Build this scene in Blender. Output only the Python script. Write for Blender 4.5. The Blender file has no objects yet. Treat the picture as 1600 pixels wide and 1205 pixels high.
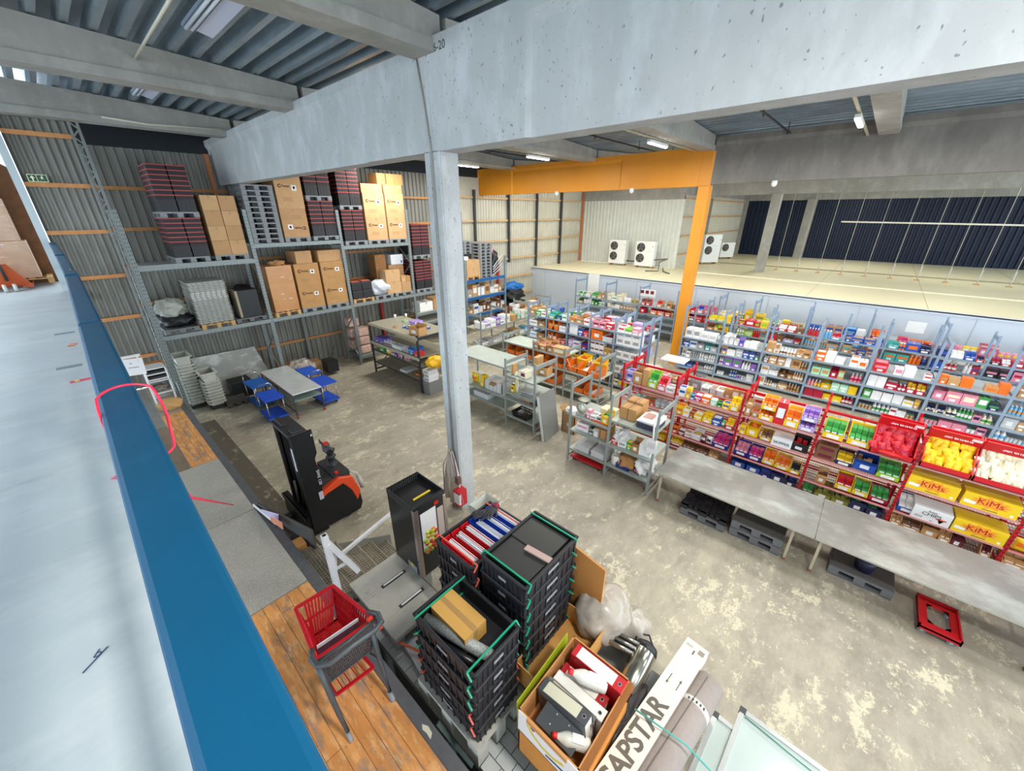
import bpy, math, random
from mathutils import Vector, Matrix, Euler
R = random.Random(7)
scene = bpy.context.scene
COL = scene.collection
PI = math.pi
# ---------------------------------------------------------------- camera, world, exposure
cam_data = bpy.data.cameras.new('camera'); cam = bpy.data.objects.new('camera', cam_data); COL.objects.link(cam)
cam.location = (0, 0, 5.6); cam.rotation_euler = (1.1549, 0.0008, -0.8385)
cam_data.sensor_width = 36; cam_data.lens = 608.3/1600*36; cam_data.clip_start = .02; cam_data.clip_end = 300
scene.camera = cam
scene.view_settings.view_transform = 'Standard'; scene.view_settings.look = 'None'
scene.view_settings.exposure = 1.0; scene.view_settings.gamma = 1.0; scene.view_settings.use_curve_mapping = False
world = bpy.data.worlds.new('daylight'); scene.world = world; world.use_nodes = True
bg = world.node_tree.nodes['Background']; bg.inputs[0].default_value = (.74, .87, 1.0, 1); bg.inputs[1].default_value = 2.3

LAMP_P = 72
def area_light(name, loc, rot, sx, sy, power, color):
    d = bpy.data.lights.new(name, 'AREA'); d.shape = 'RECTANGLE'; d.size = sx; d.size_y = sy
    d.energy = power; d.color = color
    o = bpy.data.objects.new(name, d); o.location = loc; o.rotation_euler = rot; COL.objects.link(o); return o

# ---------------------------------------------------------------- materials
def lin(h):
    h = h.lstrip('#'); v = [int(h[i:i+2], 16)/255 for i in (0, 2, 4)]
    return tuple(c/12.92 if c <= .04045 else ((c+.055)/1.055)**2.4 for c in v)+(1,)
MATS = {}
def M(hexc, rough=.6, metal=0., var=.0, sc=8., bump=0., spec=.5, alpha=1., trans=0., emit=0.):
    key = (hexc, rough, metal, var, sc, bump, spec, alpha, trans, emit)
    if key in MATS: return MATS[key]
    m = bpy.data.materials.new('paint_'+hexc.strip('#')); m.use_nodes = True; nt = m.node_tree
    b = nt.nodes['Principled BSDF']; b.inputs['Roughness'].default_value = rough; b.inputs['Metallic'].default_value = metal
    b.inputs['Base Color'].default_value = lin(hexc)
    b.inputs['Specular IOR Level'].default_value = spec
    if alpha < 1: b.inputs['Alpha'].default_value = alpha
    if trans: b.inputs['Transmission Weight'].default_value = trans
    if emit:
        b.inputs['Emission Color'].default_value = lin(hexc); b.inputs['Emission Strength'].default_value = emit
    if var or bump:
        tc = nt.nodes.new('ShaderNodeTexCoord'); nz = nt.nodes.new('ShaderNodeTexNoise')
        nz.inputs['Scale'].default_value = sc; nz.inputs['Detail'].default_value = 5
        nt.links.new(tc.outputs['Object'], nz.inputs['Vector'])
        if var:
            mp = nt.nodes.new('ShaderNodeMapRange'); mp.inputs[1].default_value = .3; mp.inputs[2].default_value = .7
            mp.inputs[3].default_value = 1-var; mp.inputs[4].default_value = 1+var*.6
            hs = nt.nodes.new('ShaderNodeHueSaturation'); hs.inputs['Color'].default_value = lin(hexc)
            nt.links.new(nz.outputs['Fac'], mp.inputs[0]); nt.links.new(mp.outputs[0], hs.inputs['Value'])
            nt.links.new(hs.outputs[0], b.inputs['Base Color'])
        if bump:
            bp = nt.nodes.new('ShaderNodeBump'); bp.inputs['Strength'].default_value = bump; bp.inputs['Distance'].default_value = .02
            nt.links.new(nz.outputs['Fac'], bp.inputs['Height']); nt.links.new(bp.outputs[0], b.inputs['Normal'])
    MATS[key] = m; return m

def layered(name, base, layers, rough=.7, bump=.15, rscale=6., metal=0., spec=.5, spots=None):
    """layers: (colour, noise scale, threshold, softness, stretch, amount)"""
    m = bpy.data.materials.new(name); m.use_nodes = True; nt = m.node_tree; b = nt.nodes['Principled BSDF']
    b.inputs['Roughness'].default_value = rough; b.inputs['Metallic'].default_value = metal; b.inputs['Specular IOR Level'].default_value = spec
    tc = nt.nodes.new('ShaderNodeTexCoord')
    prev = nt.nodes.new('ShaderNodeRGB'); prev.outputs[0].default_value = lin(base); po = prev.outputs[0]; last = None
    for i, (c, s, th, so, st, am, *rg) in enumerate(layers):
        mp = nt.nodes.new('ShaderNodeMapping'); mp.inputs['Scale'].default_value = st; mp.inputs['Location'].default_value = (i*7.3, i*3.1, i*1.7)
        nz = nt.nodes.new('ShaderNodeTexNoise'); nz.inputs['Scale'].default_value = s; nz.inputs['Detail'].default_value = 8; nz.inputs['Roughness'].default_value = rg[0] if rg else .65
        mr = nt.nodes.new('ShaderNodeMapRange'); mr.inputs[1].default_value = th-so; mr.inputs[2].default_value = th+so; mr.inputs[4].default_value = am
        mx = nt.nodes.new('ShaderNodeMix'); mx.data_type = 'RGBA'
        nt.links.new(tc.outputs['Object'], mp.inputs[0]); nt.links.new(mp.outputs[0], nz.inputs['Vector']); nt.links.new(nz.outputs['Fac'], mr.inputs[0])
        nt.links.new(mr.outputs[0], mx.inputs[0]); nt.links.new(po, mx.inputs[6]); mx.inputs[7].default_value = lin(c)
        po = mx.outputs[2]; last = nz
    nt.links.new(po, b.inputs['Base Color'])
    if bump and last:
        bp = nt.nodes.new('ShaderNodeBump'); bp.inputs['Strength'].default_value = bump; bp.inputs['Distance'].default_value = .01
        nt.links.new(last.outputs['Fac'], bp.inputs['Height']); nt.links.new(bp.outputs[0], b.inputs['Normal'])
    return m

CONC = layered('grey_concrete', '#b4b6b4', [('#979a9a', 1.2, .5, .16, (1, 1, .35), .45), ('#cdd1d4', 2.2, .58, .1, (1, 1, .5), .5), ('#5f6468', 26, .68, .02, (1, 1, .7), .75, .5)], .8, .2)
CONC_W = layered('warm_concrete', '#a5a29a', [('#87847b', 1.5, .5, .14, (1, 1, .4), .6), ('#bab6ab', 3, .6, .1, (1, 1, 1), .5), ('#5e5a50', 30, .72, .02, (1, 1, 1), .7)], .85, .2)
FLOORM = layered('worn_painted_concrete_floor', '#999181', [('#7b7468', .45, .5, .1, (1, 1, 1), .6), ('#b0a896', 2., .5, .12, (.6, 1, 1), .6, .75), ('#c2b9a1', .5, .55, .07, (.6, 1.2, 1), .45, .8), ('#d9d0b4', 1.7, .565, .012, (.8, 1.1, 1), .65, .85), ('#d4cbb0', 6., .6, .012, (.8, 1.1, 1), .7, .85), ('#6b6254', 14, .7, .02, (1, 1, 1), .5)], .55, .2)
MEZZ = layered('pale_blue_grey_painted_floor', '#bac3c5', [('#a3adb0', 1.1, .52, .12, (.6, 1.4, 1), .5, .7), ('#8d979c', 2.5, .62, .02, (.3, 1.6, 1), .6, .85), ('#cdd2d1', 2, .56, .08, (.6, 1.3, 1), .5, .7), ('#727b80', 7, .68, .015, (.3, 1.5, 1), .6, .85)], .5, .25)
WOOD_O = layered('orange_worn_dock_boards', '#eba35c', [('#c98243', 2., .5, .1, (3, .5, 1), .7), ('#8d8276', 3.2, .57, .06, (2.5, .7, 1), .75), ('#f6c48a', 8, .56, .06, (2, .5, 1), .6), ('#5c4a3a', 18, .66, .03, (2, .6, 1), .6)], .6, .3)
STEELP = layered('galvanised_sheet', '#8f8f89', [('#74756f', .9, .5, .12, (1, 1, 1), .6), ('#c3c6c1', 3, .58, .08, (.6, 1.6, 1), .6), ('#7b7772', 9, .68, .03, (1, 1, 1), .4)], .42, .05, metal=.3)
ZINC = M('#8f9597', .42, .7, .12, 6)
DECKM = layered('galvanised_roof_deck', '#a9b6bd', [('#6f7c85', .9, .5, .15, (1, .3, 1), .6), ('#c9d6dd', 2.5, .6, .1, (1, .4, 1), .5)], .34, .0, metal=.5)
CLAD = layered('grey_cladding', '#85847c', [('#6b6a62', .8, .5, .12, (1, 1, .3), .5), ('#a3a49c', 3, .6, .1, (1, 1, .2), .4)], .55, .0, metal=.25)
CLAD_C = M('#c3bfae', .6, .1, .06, 2)
CLAD_W = M('#d2d4ca', .5, .1, .05, 2)
GIRT = M('#b8814c', .6, 0, .12, 10)
GREYP = M('#7e827f', .55, .3, .08, 10)
RACKM = M('#868e8c', .5, .45, .08, 12)
RACKB = M('#8fa0ac', .45, .45, .08, 12)
BLUE = layered('blue_rail_paint', '#045379', [('#034766', 1.2, .5, .15, (1, 1, 1), .5), ('#1f6d92', 4, .64, .06, (1, .6, 1), .35), ('#46545c', 9, .71, .02, (1, .7, 1), .5)], .5, .08, spec=.3)
RAILL = M('#4f8fc4', .45, 0, .1, 5)
ORANGE = layered('orange_painted_concrete', '#e0931a', [('#cf7c1e', .8, .5, .2, (1, 1, 1), .5), ('#e59024', 2.5, .6, .1, (1, 1, .4), .4)], .5, .06)
CARD = M('#b98f63', .75, 0, .07, 5); CARD2 = M('#b58753', .75, 0, .08, 4); CARD3 = M('#c59c6e', .75, 0, .06, 6)
TAPE = M('#a8834f', .35); WHITE = M('#e9e9e6', .5, 0, .04, 6); BLACKP = M('#1c1d1e', .45, 0, .1, 10); DGREY = M('#3a3c3d', .5)
PLG = M('#85888a', .6, 0, .08, 10); PLBK = M('#26272a', .5, 0, .1, 12); WOODP = M('#c49a62', .7, 0, .12, 12)
REDM = M('#b8101f', .4, .1, .05, 8)

# ---------------------------------------------------------------- mesh collector
class MB:
    def __init__(s): s.v = []; s.f = []; s.fm = []; s.mats = []; s.sm = []
    def mi(s, m):
        if m is None: m = s.mats[0] if s.mats else WHITE
        if m not in s.mats: s.mats.append(m)
        return s.mats.index(m)
    def add(s, vs, fs, m=None, smooth=False, T=None):
        b = len(s.v)
        s.v += [tuple(T @ Vector(p)) if T else tuple(p) for p in vs]; i = s.mi(m)
        for f in fs: s.f.append(tuple(b+k for k in f)); s.fm.append(i); s.sm.append(smooth)
        return s
    def box(s, x0, y0, z0, x1, y1, z1, m=None, T=None):
        vs = [(x0, y0, z0), (x1, y0, z0), (x1, y1, z0), (x0, y1, z0), (x0, y0, z1), (x1, y0, z1), (x1, y1, z1), (x0, y1, z1)]
        return s.add(vs, [(0, 3, 2, 1), (4, 5, 6, 7), (0, 1, 5, 4), (1, 2, 6, 5), (2, 3, 7, 6), (3, 0, 4, 7)], m, False, T)
    def quad(s, a, b, c, d, m=None, T=None): return s.add([a, b, c, d], [(0, 1, 2, 3)], m, False, T)
    def plate(s, a, b, c, d, t, m=None, T=None):
        a, b, c, d = map(Vector, (a, b, c, d)); n = (b-a).cross(d-a).normalized()*t
        return s.add([a, b, c, d, a+n, b+n, c+n, d+n], [(0, 3, 2, 1), (4, 5, 6, 7), (0, 1, 5, 4), (1, 2, 6, 5), (2, 3, 7, 6), (3, 0, 4, 7)], m, False, T)
    def bar(s, p, q, w, h, m=None, up=(0, 0, 1), T=None):
        p, q = Vector(p), Vector(q); d = (q-p).normalized(); u = Vector(up)
        if abs(d.dot(u)) > .99: u = Vector((1, 0, 0))
        a = d.cross(u).normalized()*w/2; b = a.cross(d).normalized()*h/2
        vs = [p-a-b, p+a-b, p+a+b, p-a+b, q-a-b, q+a-b, q+a+b, q-a+b]
        return s.add(vs, [(0, 1, 2, 3), (7, 6, 5, 4), (0, 4, 5, 1), (1, 5, 6, 2), (2, 6, 7, 3), (3, 7, 4, 0)], m, False, T)
    def tube(s, pts, r, m=None, seg=8, T=None, closed=False, r1=None):
        pts = [Vector(p) for p in pts]; n = len(pts); vs = []; fs = []
        for i, p in enumerate(pts):
            if closed: d = pts[(i+1) % n]-pts[i-1]
            else: d = pts[min(i+1, n-1)]-pts[max(i-1, 0)]
            d.normalize(); u = Vector((0, 0, 1)) if abs(d.z) < .95 else Vector((1, 0, 0))
            a = d.cross(u).normalized(); b = a.cross(d)
            rr = r if r1 is None else r+(r1-r)*i/(n-1)
            vs += [p+(a*math.cos(t)+b*math.sin(t))*rr for t in [2*PI*k/seg for k in range(seg)]]
        for i in range(n if closed else n-1):
            j = (i+1) % n
            fs += [(i*seg+k, i*seg+(k+1) % seg, j*seg+(k+1) % seg, j*seg+k) for k in range(seg)]
        if not closed: fs += [tuple(range(seg-1, -1, -1)), tuple((n-1)*seg+k for k in range(seg))]
        return s.add(vs, fs, m, True, T)
    def lathe(s, prof, m=None, seg=14, T=None, mats=None):
        vs = []; n = len(prof)
        for r, z in prof: vs += [(r*math.cos(2*PI*k/seg), r*math.sin(2*PI*k/seg), z) for k in range(seg)]
        for i in range(n-1):
            fs = [(i*seg+k, i*seg+(k+1) % seg, (i+1)*seg+(k+1) % seg, (i+1)*seg+k) for k in range(seg)]
            if i == 0: b = len(s.v); s.v += [tuple(T @ Vector(p)) if T else p for p in vs]
            ii = s.mi(mats[i] if mats else m)
            for f in fs: s.f.append(tuple(b+k for k in f)); s.fm.append(ii); s.sm.append(True)
        for e, o in ((0, -1), (n-1, 1)):
            if prof[e][0] > 1e-4:
                f = [e*seg+k for k in range(seg)]
                if o < 0: f.reverse()
                s.f.append(tuple(b+k for k in f)); s.fm.append(s.mi((mats[min(e, n-2)] if mats else m))); s.sm.append(False)
        return s
    def prism(s, prof, y0, y1, m=None, T=None):
        n = len(prof); vs = [(x, y0, z) for x, z in prof]+[(x, y1, z) for x, z in prof]
        fs = [(i, i+n, (i+1) % n+n, (i+1) % n) for i in range(n)]+[tuple(range(n)), tuple(range(2*n-1, n-1, -1))]
        return s.add(vs, fs, m, False, T)
    def mesh(s, name):
        me = bpy.data.meshes.new(name); me.from_pydata(s.v, [], s.f)
        for m in s.mats or [WHITE]: me.materials.append(m)
        me.polygons.foreach_set('material_index', s.fm); me.polygons.foreach_set('use_smooth', s.sm); me.update(); return me
    def build(s, name, parent=None, bevel=0., loc=None, rz=0):
        o = bpy.data.objects.new(name, s.mesh(name)); COL.objects.link(o)
        if parent: o.parent = parent
        if loc: o.location = loc
        if rz: o.rotation_euler.z = rz
        if bevel:
            b = o.modifiers.new('bevel', 'BEVEL'); b.width = bevel; b.segments = 2; b.limit_method = 'ANGLE'; b.angle_limit = .7
        return o
def TR(x=0, y=0, z=0, rx=0, ry=0, rz=0): return Matrix.Translation((x, y, z)) @ Euler((rx, ry, rz)).to_matrix().to_4x4()
def thing(name, label, cat, loc=(0, 0, 0), rz=0, group=None):
    o = bpy.data.objects.new(name, None); COL.objects.link(o); o.empty_display_size = .1
    o.location = loc; o.rotation_euler = (0, 0, rz); return tag(o, label, cat, group)
def tag(o, label, cat, group=None, kind=None):
    o['label'] = label; o['category'] = cat
    if group: o['group'] = group
    if kind: o['kind'] = kind
    return o
ORD = ['lowest', 'second lowest', 'third from bottom', 'fourth from bottom', 'fifth from bottom', 'sixth from bottom', 'seventh from bottom', 'eighth from bottom', 'ninth from bottom', 'tenth from bottom', 'eleventh from bottom', 'twelfth from bottom', 'thirteenth from bottom', 'fourteenth from bottom', 'fifteenth from bottom', 'sixteenth from bottom', 'seventeenth from bottom', 'eighteenth from bottom', 'nineteenth from bottom', 'twentieth from bottom', 'second from top', 'topmost', 'topmost']
def nth(i, n): return 'topmost' if i == n-1 else ('second from top' if i == n-2 and n > 3 else ORD[i])
def struct(o, label=None):
    o['kind'] = 'structure'
    if label: o['label'] = label
    return o
def copy_tree(o, parent=None, loc=None, rz=None, label=None, group=None):
    c = o.copy(); COL.objects.link(c); c.parent = parent
    for ch in o.children: copy_tree(ch, c)
    if loc is not None: c.location = loc
    if rz is not None: c.rotation_euler.z = rz
    if label: c['label'] = label
    if group: c['group'] = group
    return c
def text(body, size, m, parent, loc, rot, ext=.001, name='lettering', shear=0, sx=1.0, bold=.0):
    c = bpy.data.curves.new('t', 'FONT'); c.body = body; c.size = size; c.extrude = ext; c.shear = shear; c.offset = bold
    c.align_x = 'CENTER'; c.align_y = 'CENTER'; c.resolution_u = 3
    t = bpy.data.objects.new('t', c); COL.objects.link(t); bpy.context.view_layer.update()
    me = bpy.data.meshes.new_from_object(t.evaluated_get(bpy.context.evaluated_depsgraph_get()))
    bpy.data.objects.remove(t); me.materials.clear(); me.materials.append(m)
    o = bpy.data.objects.new(name, me); COL.objects.link(o); o.parent = parent; o.location = loc; o.rotation_euler = rot; o.scale = (sx, 1, 1)
    return o
FACEX = (PI/2, 0, -PI/2)   # text readable when looking towards +X
FACEY = (PI/2, 0, 0)       # text readable when looking towards +Y
# ================================================================ BUILDING SHELL
b = MB(); b.box(-9, -12, -.3, 40, 16.4, 0, FLOORM); struct(b.build('floor'), 'worn beige concrete floor with flaking cream paint')
b = MB(); b.box(-9, -10, 3.55, .0, 22, 3.9, MEZZ); struct(b.build('floor_upper'), 'pale blue grey painted upper floor behind the blue rail')
# ribbed sheets
def ribbed(x0, x1, pitch, z0, z1, y, amp, mat, axis='x', smooth=False, sgn=-1, top=None):
    b = MB(); n = int(abs(x1-x0)/pitch); vs = []; fs = []; k = 0; s = 1 if x1 > x0 else -1
    prof = [(0, 0), (.38, 0), (.5, 1), (.88, 1)] if not smooth else [(t/6, .5-.5*math.cos(2*PI*t/6)) for t in range(6)]
    pts = []
    for i in range(n+1):
        for t, a in prof:
            x = x0+s*(i+t)*pitch
            if (x-x1)*s <= 0: pts.append((x, a))
    for x, a in pts:
        for z in (z0, z1):
            vs.append((x, y+sgn*a*amp, z) if axis == 'x' else (y+sgn*a*amp, x, z))
    for i in range(len(pts)-1): fs.append((2*i, 2*i+2, 2*i+3, 2*i+1))
    b.add(vs, fs, mat, smooth); return b
struct(ribbed(1.1, 13.4, .2, 0, 7.25, 16.15, .045, CLAD).build('wall_rear'), 'grey ribbed steel cladding behind the pallet racks')
struct(ribbed(13.4, 25.2, .2, 0, 7.25, 16.15, .045, CLAD_C).build('wall_rear_cream'), 'cream ribbed cladding with timber rails above the cold room')
struct(ribbed(-.02, 1.1, .135, 1.1, 7.95, 14.5, .06, CLAD, smooth=True).build('wall_left'), 'grey corrugated steel wall beside the upper floor')
struct(ribbed(9.15, 16.1, .25, 2.51, 6.35, 25.1, .04, CLAD_W, axis='y').build('wall_right'), 'white ribbed steel panel wall behind the twin fan units')
struct(ribbed(25.1, 38.4, .3, 2.51, 6.6, 9.2, .03, CLAD_C).build('wall_return'), 'cream panel return wall with timber rails')
struct(ribbed(-14, 9.2, .3, 2.4, 6.6, 38.32, .1, M('#14223a', .5, .2, .1, 1), axis='y').build('wall_end'), 'dark navy ribbed end wall')
b = MB(); b.box(38.2, -14, 6.5, 38.7, 9.3, 9, CONC_W); struct(b.build('trim_1'), 'concrete beam over the dark end wall')
b = MB(); b.box(25.4, 9.2, 6.55, 38.7, 9.4, 9, CONC_W); struct(b.build('trim_return'), 'concrete strip above the cream return wall'); b = MB(); b.box(25.1, 9.2, 6.35, 25.4, 16.2, 9, CONC_W); struct(b.build('trim_2'), 'concrete panel above the white ribbed wall')
b = MB(); b.box(.9, 16.2, 7.25, 25.4, 16.5, 9, M('#23262a', .8)); struct(b.build('trim_3'), 'dark upper part of the rear wall')
# wall girts (timber rails) and posts
gi = 0
for (xa, xb, y, zs, m) in [(1.15, 13.3, 16.03, (1.05, 3.12, 4.17, 5.2, 6.25), GIRT), (13.3, 25.1, 16.0, (1.1, 2.15, 3.2, 4.2, 5.25, 6.35), M('#c9a677', .6, 0, .1, 10)), (-.02, 1.05, 14.36, (2.0, 3.1, 4.15, 5.2, 6.2, 7.2), M('#c98a52', .6, 0, .12, 10)), (25.2, 38.3, 9.1, (3.3, 4.35, 5.4, 6.4), M('#d0a070', .6, 0, .1, 10))]:
    for z in zs:
        b = MB(); b.box(xa, y, z-.045, xb, y+.07, z+.045, m); gi += 1; struct(b.build('trim_girt'), 'horizontal wall rail')
for x, z0, z1, m in [(17.5, 3, 6.7, DGREY), (20.0, 2.6, 6.75, DGREY), (22.5, 2.5, 6.85, DGREY), (25.0, 2.5, 6.9, M('#b9744a', .6)), (14.9, 1, 6.7, DGREY), (9.0, 0, 3.4, M('#9c2a24', .5)), (16.55, 0, 3.1, M('#c2392b', .5)), (5.6, 0, 3.0, GREYP), (3.9, 5.8, 7.25, M('#b8744a', .6))]:
    b = MB(); b.box(x-.05, 15.9, z0, x+.05, 16.04, z1, m); struct(b.build('trim_post'), 'slim vertical wall post')
# lattice columns by left wall, steel edge post
def lattice(x, y, z0, z1, w=.14, d=.16, rt=False):
    b = MB()
    for dx in (-w/2, w/2): b.bar((x+dx, y, z0), (x+dx, y, z1), .04, .05, GREYP)
    z = z0+.1; k = 0
    while z < z1-.2:
        b.bar((x-w/2, y, z), (x+w/2, y, z+.16), .015, .03, GREYP); b.bar((x+w/2, y, z+.16), (x-w/2, y, z+.3), .015, .03, GREYP); z += .3
    return struct(b.build('lattice_post'), 'grey lattice steel post at the end of the corrugated wall')
lattice(1.12, 14.3, 1.1, 8.0)
b = MB(); b.box(-.16, 14.3, 3.9, -.03, 14.6, 8, M('#b9c3c6', .5, .3)); struct(b.build('trim_4'), 'pale steel corner post on the upper floor')
b = MB(); b.box(38.0, 8.9, 2.5, 38.5, 9.35, 9, CONC_W); struct(b.build('trim_corner'), 'concrete corner where cream return wall meets the dark end wall')
lattice(29.2, 8.95, 2.5, 6.5, .3)
# concrete frame: grid lines along Y at x = 4, 15.4, 26.8, 38.2
def main_beam(x, y0, y1, m, lab, z0=6.4, z1=7.62, blocks=()):
    b = MB(); t = .36
    b.box(x+.05, y0, z0, x+t, y1, z1, m); b.box(x, y0, z1-.14, x+.05, y1, z1, m)
    b.prism([(x, z1-.14), (x+.05, z1-.14), (x+.05, z1-.24)], y0, y1, m)
    for ya, yb in blocks:
        b.box(x, ya, z0, x+.05, yb, z1-.14, m)
        for yc, s in ((ya, -1), (yb, 1)):
            b.add([(x, yc, z0), (x+.05, yc+s*.06, z0), (x+.05, yc, z0), (x, yc, z1-.14), (x+.05, yc+s*.06, z1-.14), (x+.05, yc, z1-.14)], [(0, 1, 4, 3), (0, 2, 1), (3, 4, 5)], m)
    return struct(b.build('concrete_beam'), lab)
main_beam(4.0, 5.12, 17.2, CONC, 'long grey concrete beam left of the near column', blocks=[(5.12, 6.9)])
main_beam(4.0, -9, 5.09, CONC, 'long grey concrete beam right of the near column', z1=7.66, blocks=[(3.4, 5.09)])
main_beam(15.4, 4.95, 17.2, ORANGE, 'orange painted concrete beam', z0=6.45, blocks=[(4.95, 5.28), (5.3, 8.2), (13.9, 17.2)])
main_beam(15.4, -9, 4.93, layered('weathered_dark_concrete', '#84807a', [('#615d58', 1.2, .5, .14, (1, 1, .4), .6), ('#9b978e', 2.5, .6, .1, (1, 1, .5), .5), ('#4c4945', 30, .7, .02, (1, 1, 1), .6)], .85, .2), 'grey concrete beam right of the orange beam', z0=6.5, z1=7.85)
main_beam(26.8, -12, 16.2, CONC_W, 'far pale concrete beam', z0=6.55, z1=7.85)
def column(x, y, m, lab, w=.36, d=.33, z0=0, z1=6.42, groove=True):
    b = MB()
    if groove:
        b.box(x+.03, y, z0, x+w, y+d, z1, m); b.box(x, y, z0, x+.03, y+d*.42, z1, m); b.box(x, y+d*.58, z0, x+.03, y+d, z1, m)
    else: b.box(x, y, z0, x+w, y+d, z1, m)
    return struct(b.build('concrete_column', bevel=.012), lab)
column(4.0, 4.98, CONC, 'tall grey concrete column in the middle of the hall')
column(15.4, 4.9, ORANGE, 'orange painted column', z1=6.47, groove=False, w=.4, d=.36)
column(26.8, 4.75, CONC_W, 'pale concrete column standing through the cold room roof', z0=2.505, z1=6.6, groove=False, w=.5, d=.45)
column(38.0, 4.4, CONC_W, 'farthest concrete column in front of the dark wall', z0=2.505, z1=6.6, groove=False, w=.4, d=.6)
text('16-20', .13, M('#3c4247', .8), None, (3.998, 4.86, 7.53), FACEX, name='beam_stencil')
o = bpy.data.objects['beam_stencil']; tag(o, 'small stencilled number 16-20 on the concrete beam', 'stencil')
# cable conduit down the column
b = MB(); b.tube([(3.985, 5.32, 7.6), (3.98, 5.2, 7.0), (3.985, 5.12, 6.4), (3.985, 5.11, 3), (3.985, 5.11, 1.4)], .011, M('#8f8c84', .5), 6)
tag(b.build('cable_conduit'), 'thin grey cable running down beam and column face', 'cable')
GR = [-7.2, 4.2, 15.6, 27.0, 38.4]
def zc(x):
    d = min(abs(x-g) for g in GR); return 7.9+.05*d
# secondary beams along X, sitting on the main beams
for k in range(-4, 3):
    y = 5.14+4.47*k
    for a, c in zip(GR[:-1], GR[1:]):
        b = MB(); x0, x1 = a+.05, c-.05; xm = (a+c)/2; m = CONC_W if a > 4 else layered('beam_shade_concrete', '#a9a89f', [('#8b8a82', 1.5, .5, .14, (1, 1, .5), .5)], .85, .1) if False else CONC_W
        for w, za, top in ((.17, 7.5, None),):
            b.prism([(x0, 7.52), (x1, 7.52), (x1, zc(x1)), (xm, zc(xm)), (x0, zc(x0))], y-w, y+w, m)
        b.box(x0, y-.21, 7.49, x1, y+.21, 7.63, m)
        struct(b.build('concrete_crossbeam'), 'concrete roof crossbeam')
# roof deck
b = MB(); pit = .3; x = -8.0; pts = []  # rib profile
while x < 38.6:
    for t, a in ((0, 0), (.3, 0), (.36, .17), (.94, .17)): pts.append((x+t*pit, a))
    x += pit
vs = []; fs = []
for x, a in pts:
    for y in (-14, 17.2): vs.append((x, y, zc(x)+.02+a))
for i in range(len(pts)-1): fs.append((2*i, 2*i+1, 2*i+3, 2*i+2))
b.add(vs, fs, DECKM); b.box(-8, -14, 8.7, 38.7, 17.2, 8.8, M('#222426', .8))
struct(b.build('ceiling'), 'ribbed galvanised steel roof deck')
# sprinkler pipes along X below deck and along Y
for y, z in ((2.9, 7.75), (7.4, 7.75), (11.9, 7.75)):
    b = MB(); b.tube([(4.4, y, z), (25.5, y, z)], .025, M('#3a3d40', .4, .6), 6)
    for x in range(6, 25, 3): b.tube([(x, y, z), (x, y, z+.3)], .012, M('#3a3d40', .4, .6), 6); b.tube([(x, y, z), (x, y, z-.08)], .02, M('#3a3d40', .4, .6), 6)
    tag(b.build('sprinkler_pipe'), ['dark sprinkler pipe under deck near the right edge', 'dark sprinkler pipe under the deck behind the near column', 'dark sprinkler pipe under the deck over the pallet racks'][[2.9, 7.4, 11.9].index(y)], 'pipe')
# strip lamps with area lights; upper floor and dock sets are added fill
LAMPW = M('#ffffff', .4, emit=14); CABT = M('#c9c3a4', .5, .3)
n = 0
for li, (y, z) in enumerate(((-3.4, 7.42), (1.1, 7.42), (5.55, 7.42), (9.9, 7.42), (13.6, 7.42))):
    tr = MB(); tr.bar((5, y, z+.09), (25, y, z+.09), .05, .03, CABT)
    tag(tr.build('lamp_rail'), ['pale lamp rail under the deck at the far right', 'pale lamp rail nearest the right edge of the big beam', 'pale lamp rail above the orange beam', 'pale lamp rail left of the orange beam top', 'pale lamp rail closest to the rear wall'][li], 'rail')
    for x in (8.7, 12.4, 17.5, 21.5):
        b = MB(); b.box(x-.62, y-.05, z-.03, x+.62, y+.05, z+.035, WHITE)
        t = thing('strip_lamp', 'lit white strip lamp, %s on %s' % ({8.7: 'nearest', 12.4: 'second', 17.5: 'third', 21.5: 'farthest'}[x], ['the far right lamp rail', 'the rail at right of the big beam', 'the rail above the orange beam', 'the rail left of the orange beam', 'the rail closest to rear wall'][li]), 'lamp', group='strip lamps under the roof deck')
        b.build('lamp_housing', t); d = MB(); d.box(x-.58, y-.04, z-.055, x+.58, y+.04, z-.03, LAMPW); d.build('lit_tube', t)
        area_light('strip_light', (x, y, z-.09), (0, 0, 0), 1.2, .3, LAMP_P*(1 if x < 15 else .7 if x < 20 else .45), (1, .97, .9)); n += 1
for x, y in ((30, 4), (30, -3), (34, 2)):
    area_light('strip_light', (x, y, 7.4), (0, 0, 0), 1.2, .4, LAMP_P*.8, (1, .97, .88))
    b = MB(); b.box(x-.6, y-.06, 7.44, x+.6, y+.06, 7.52, WHITE); b.box(x-.01, y-.01, 7.5, x+.01, y+.01, zc(x)+.03, WHITE); b.box(x-.58, y-.04, 7.42, x+.58, y+.04, 7.44, LAMPW)
    tag(b.build('strip_lamp'), 'lit white strip lamp over the cold room roof', 'lamp', 'strip lamps over the cold room')
for k, (x, y) in enumerate(((-3, -3), (-3, 3), (-3, 9), (-3, 14.5), (-3, 18.5))):  # invented lamps, added to brighten the upper floor and rail
    b = MB(); b.box(x-.06, y-.6, 7.5, x+.06, y+.6, 7.58, WHITE); b.box(x-.01, y-.01, 7.5, x+.01, y+.01, zc(x)+.03, WHITE); b.box(x-.04, y-.58, 7.48, x+.04, y+.58, 7.5, LAMPW); tag(b.build('strip_lamp'), ['rearmost behind the viewer', 'second', 'third', 'fourth', 'farthest'][k]+' added lit strip lamp over the upper floor', 'lamp', 'added strip lamps over the upper floor')
    area_light('strip_light', (x, y, 7.45), (0, 0, 0), .5, 1.2, 26, (.85, .93, 1))
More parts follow.
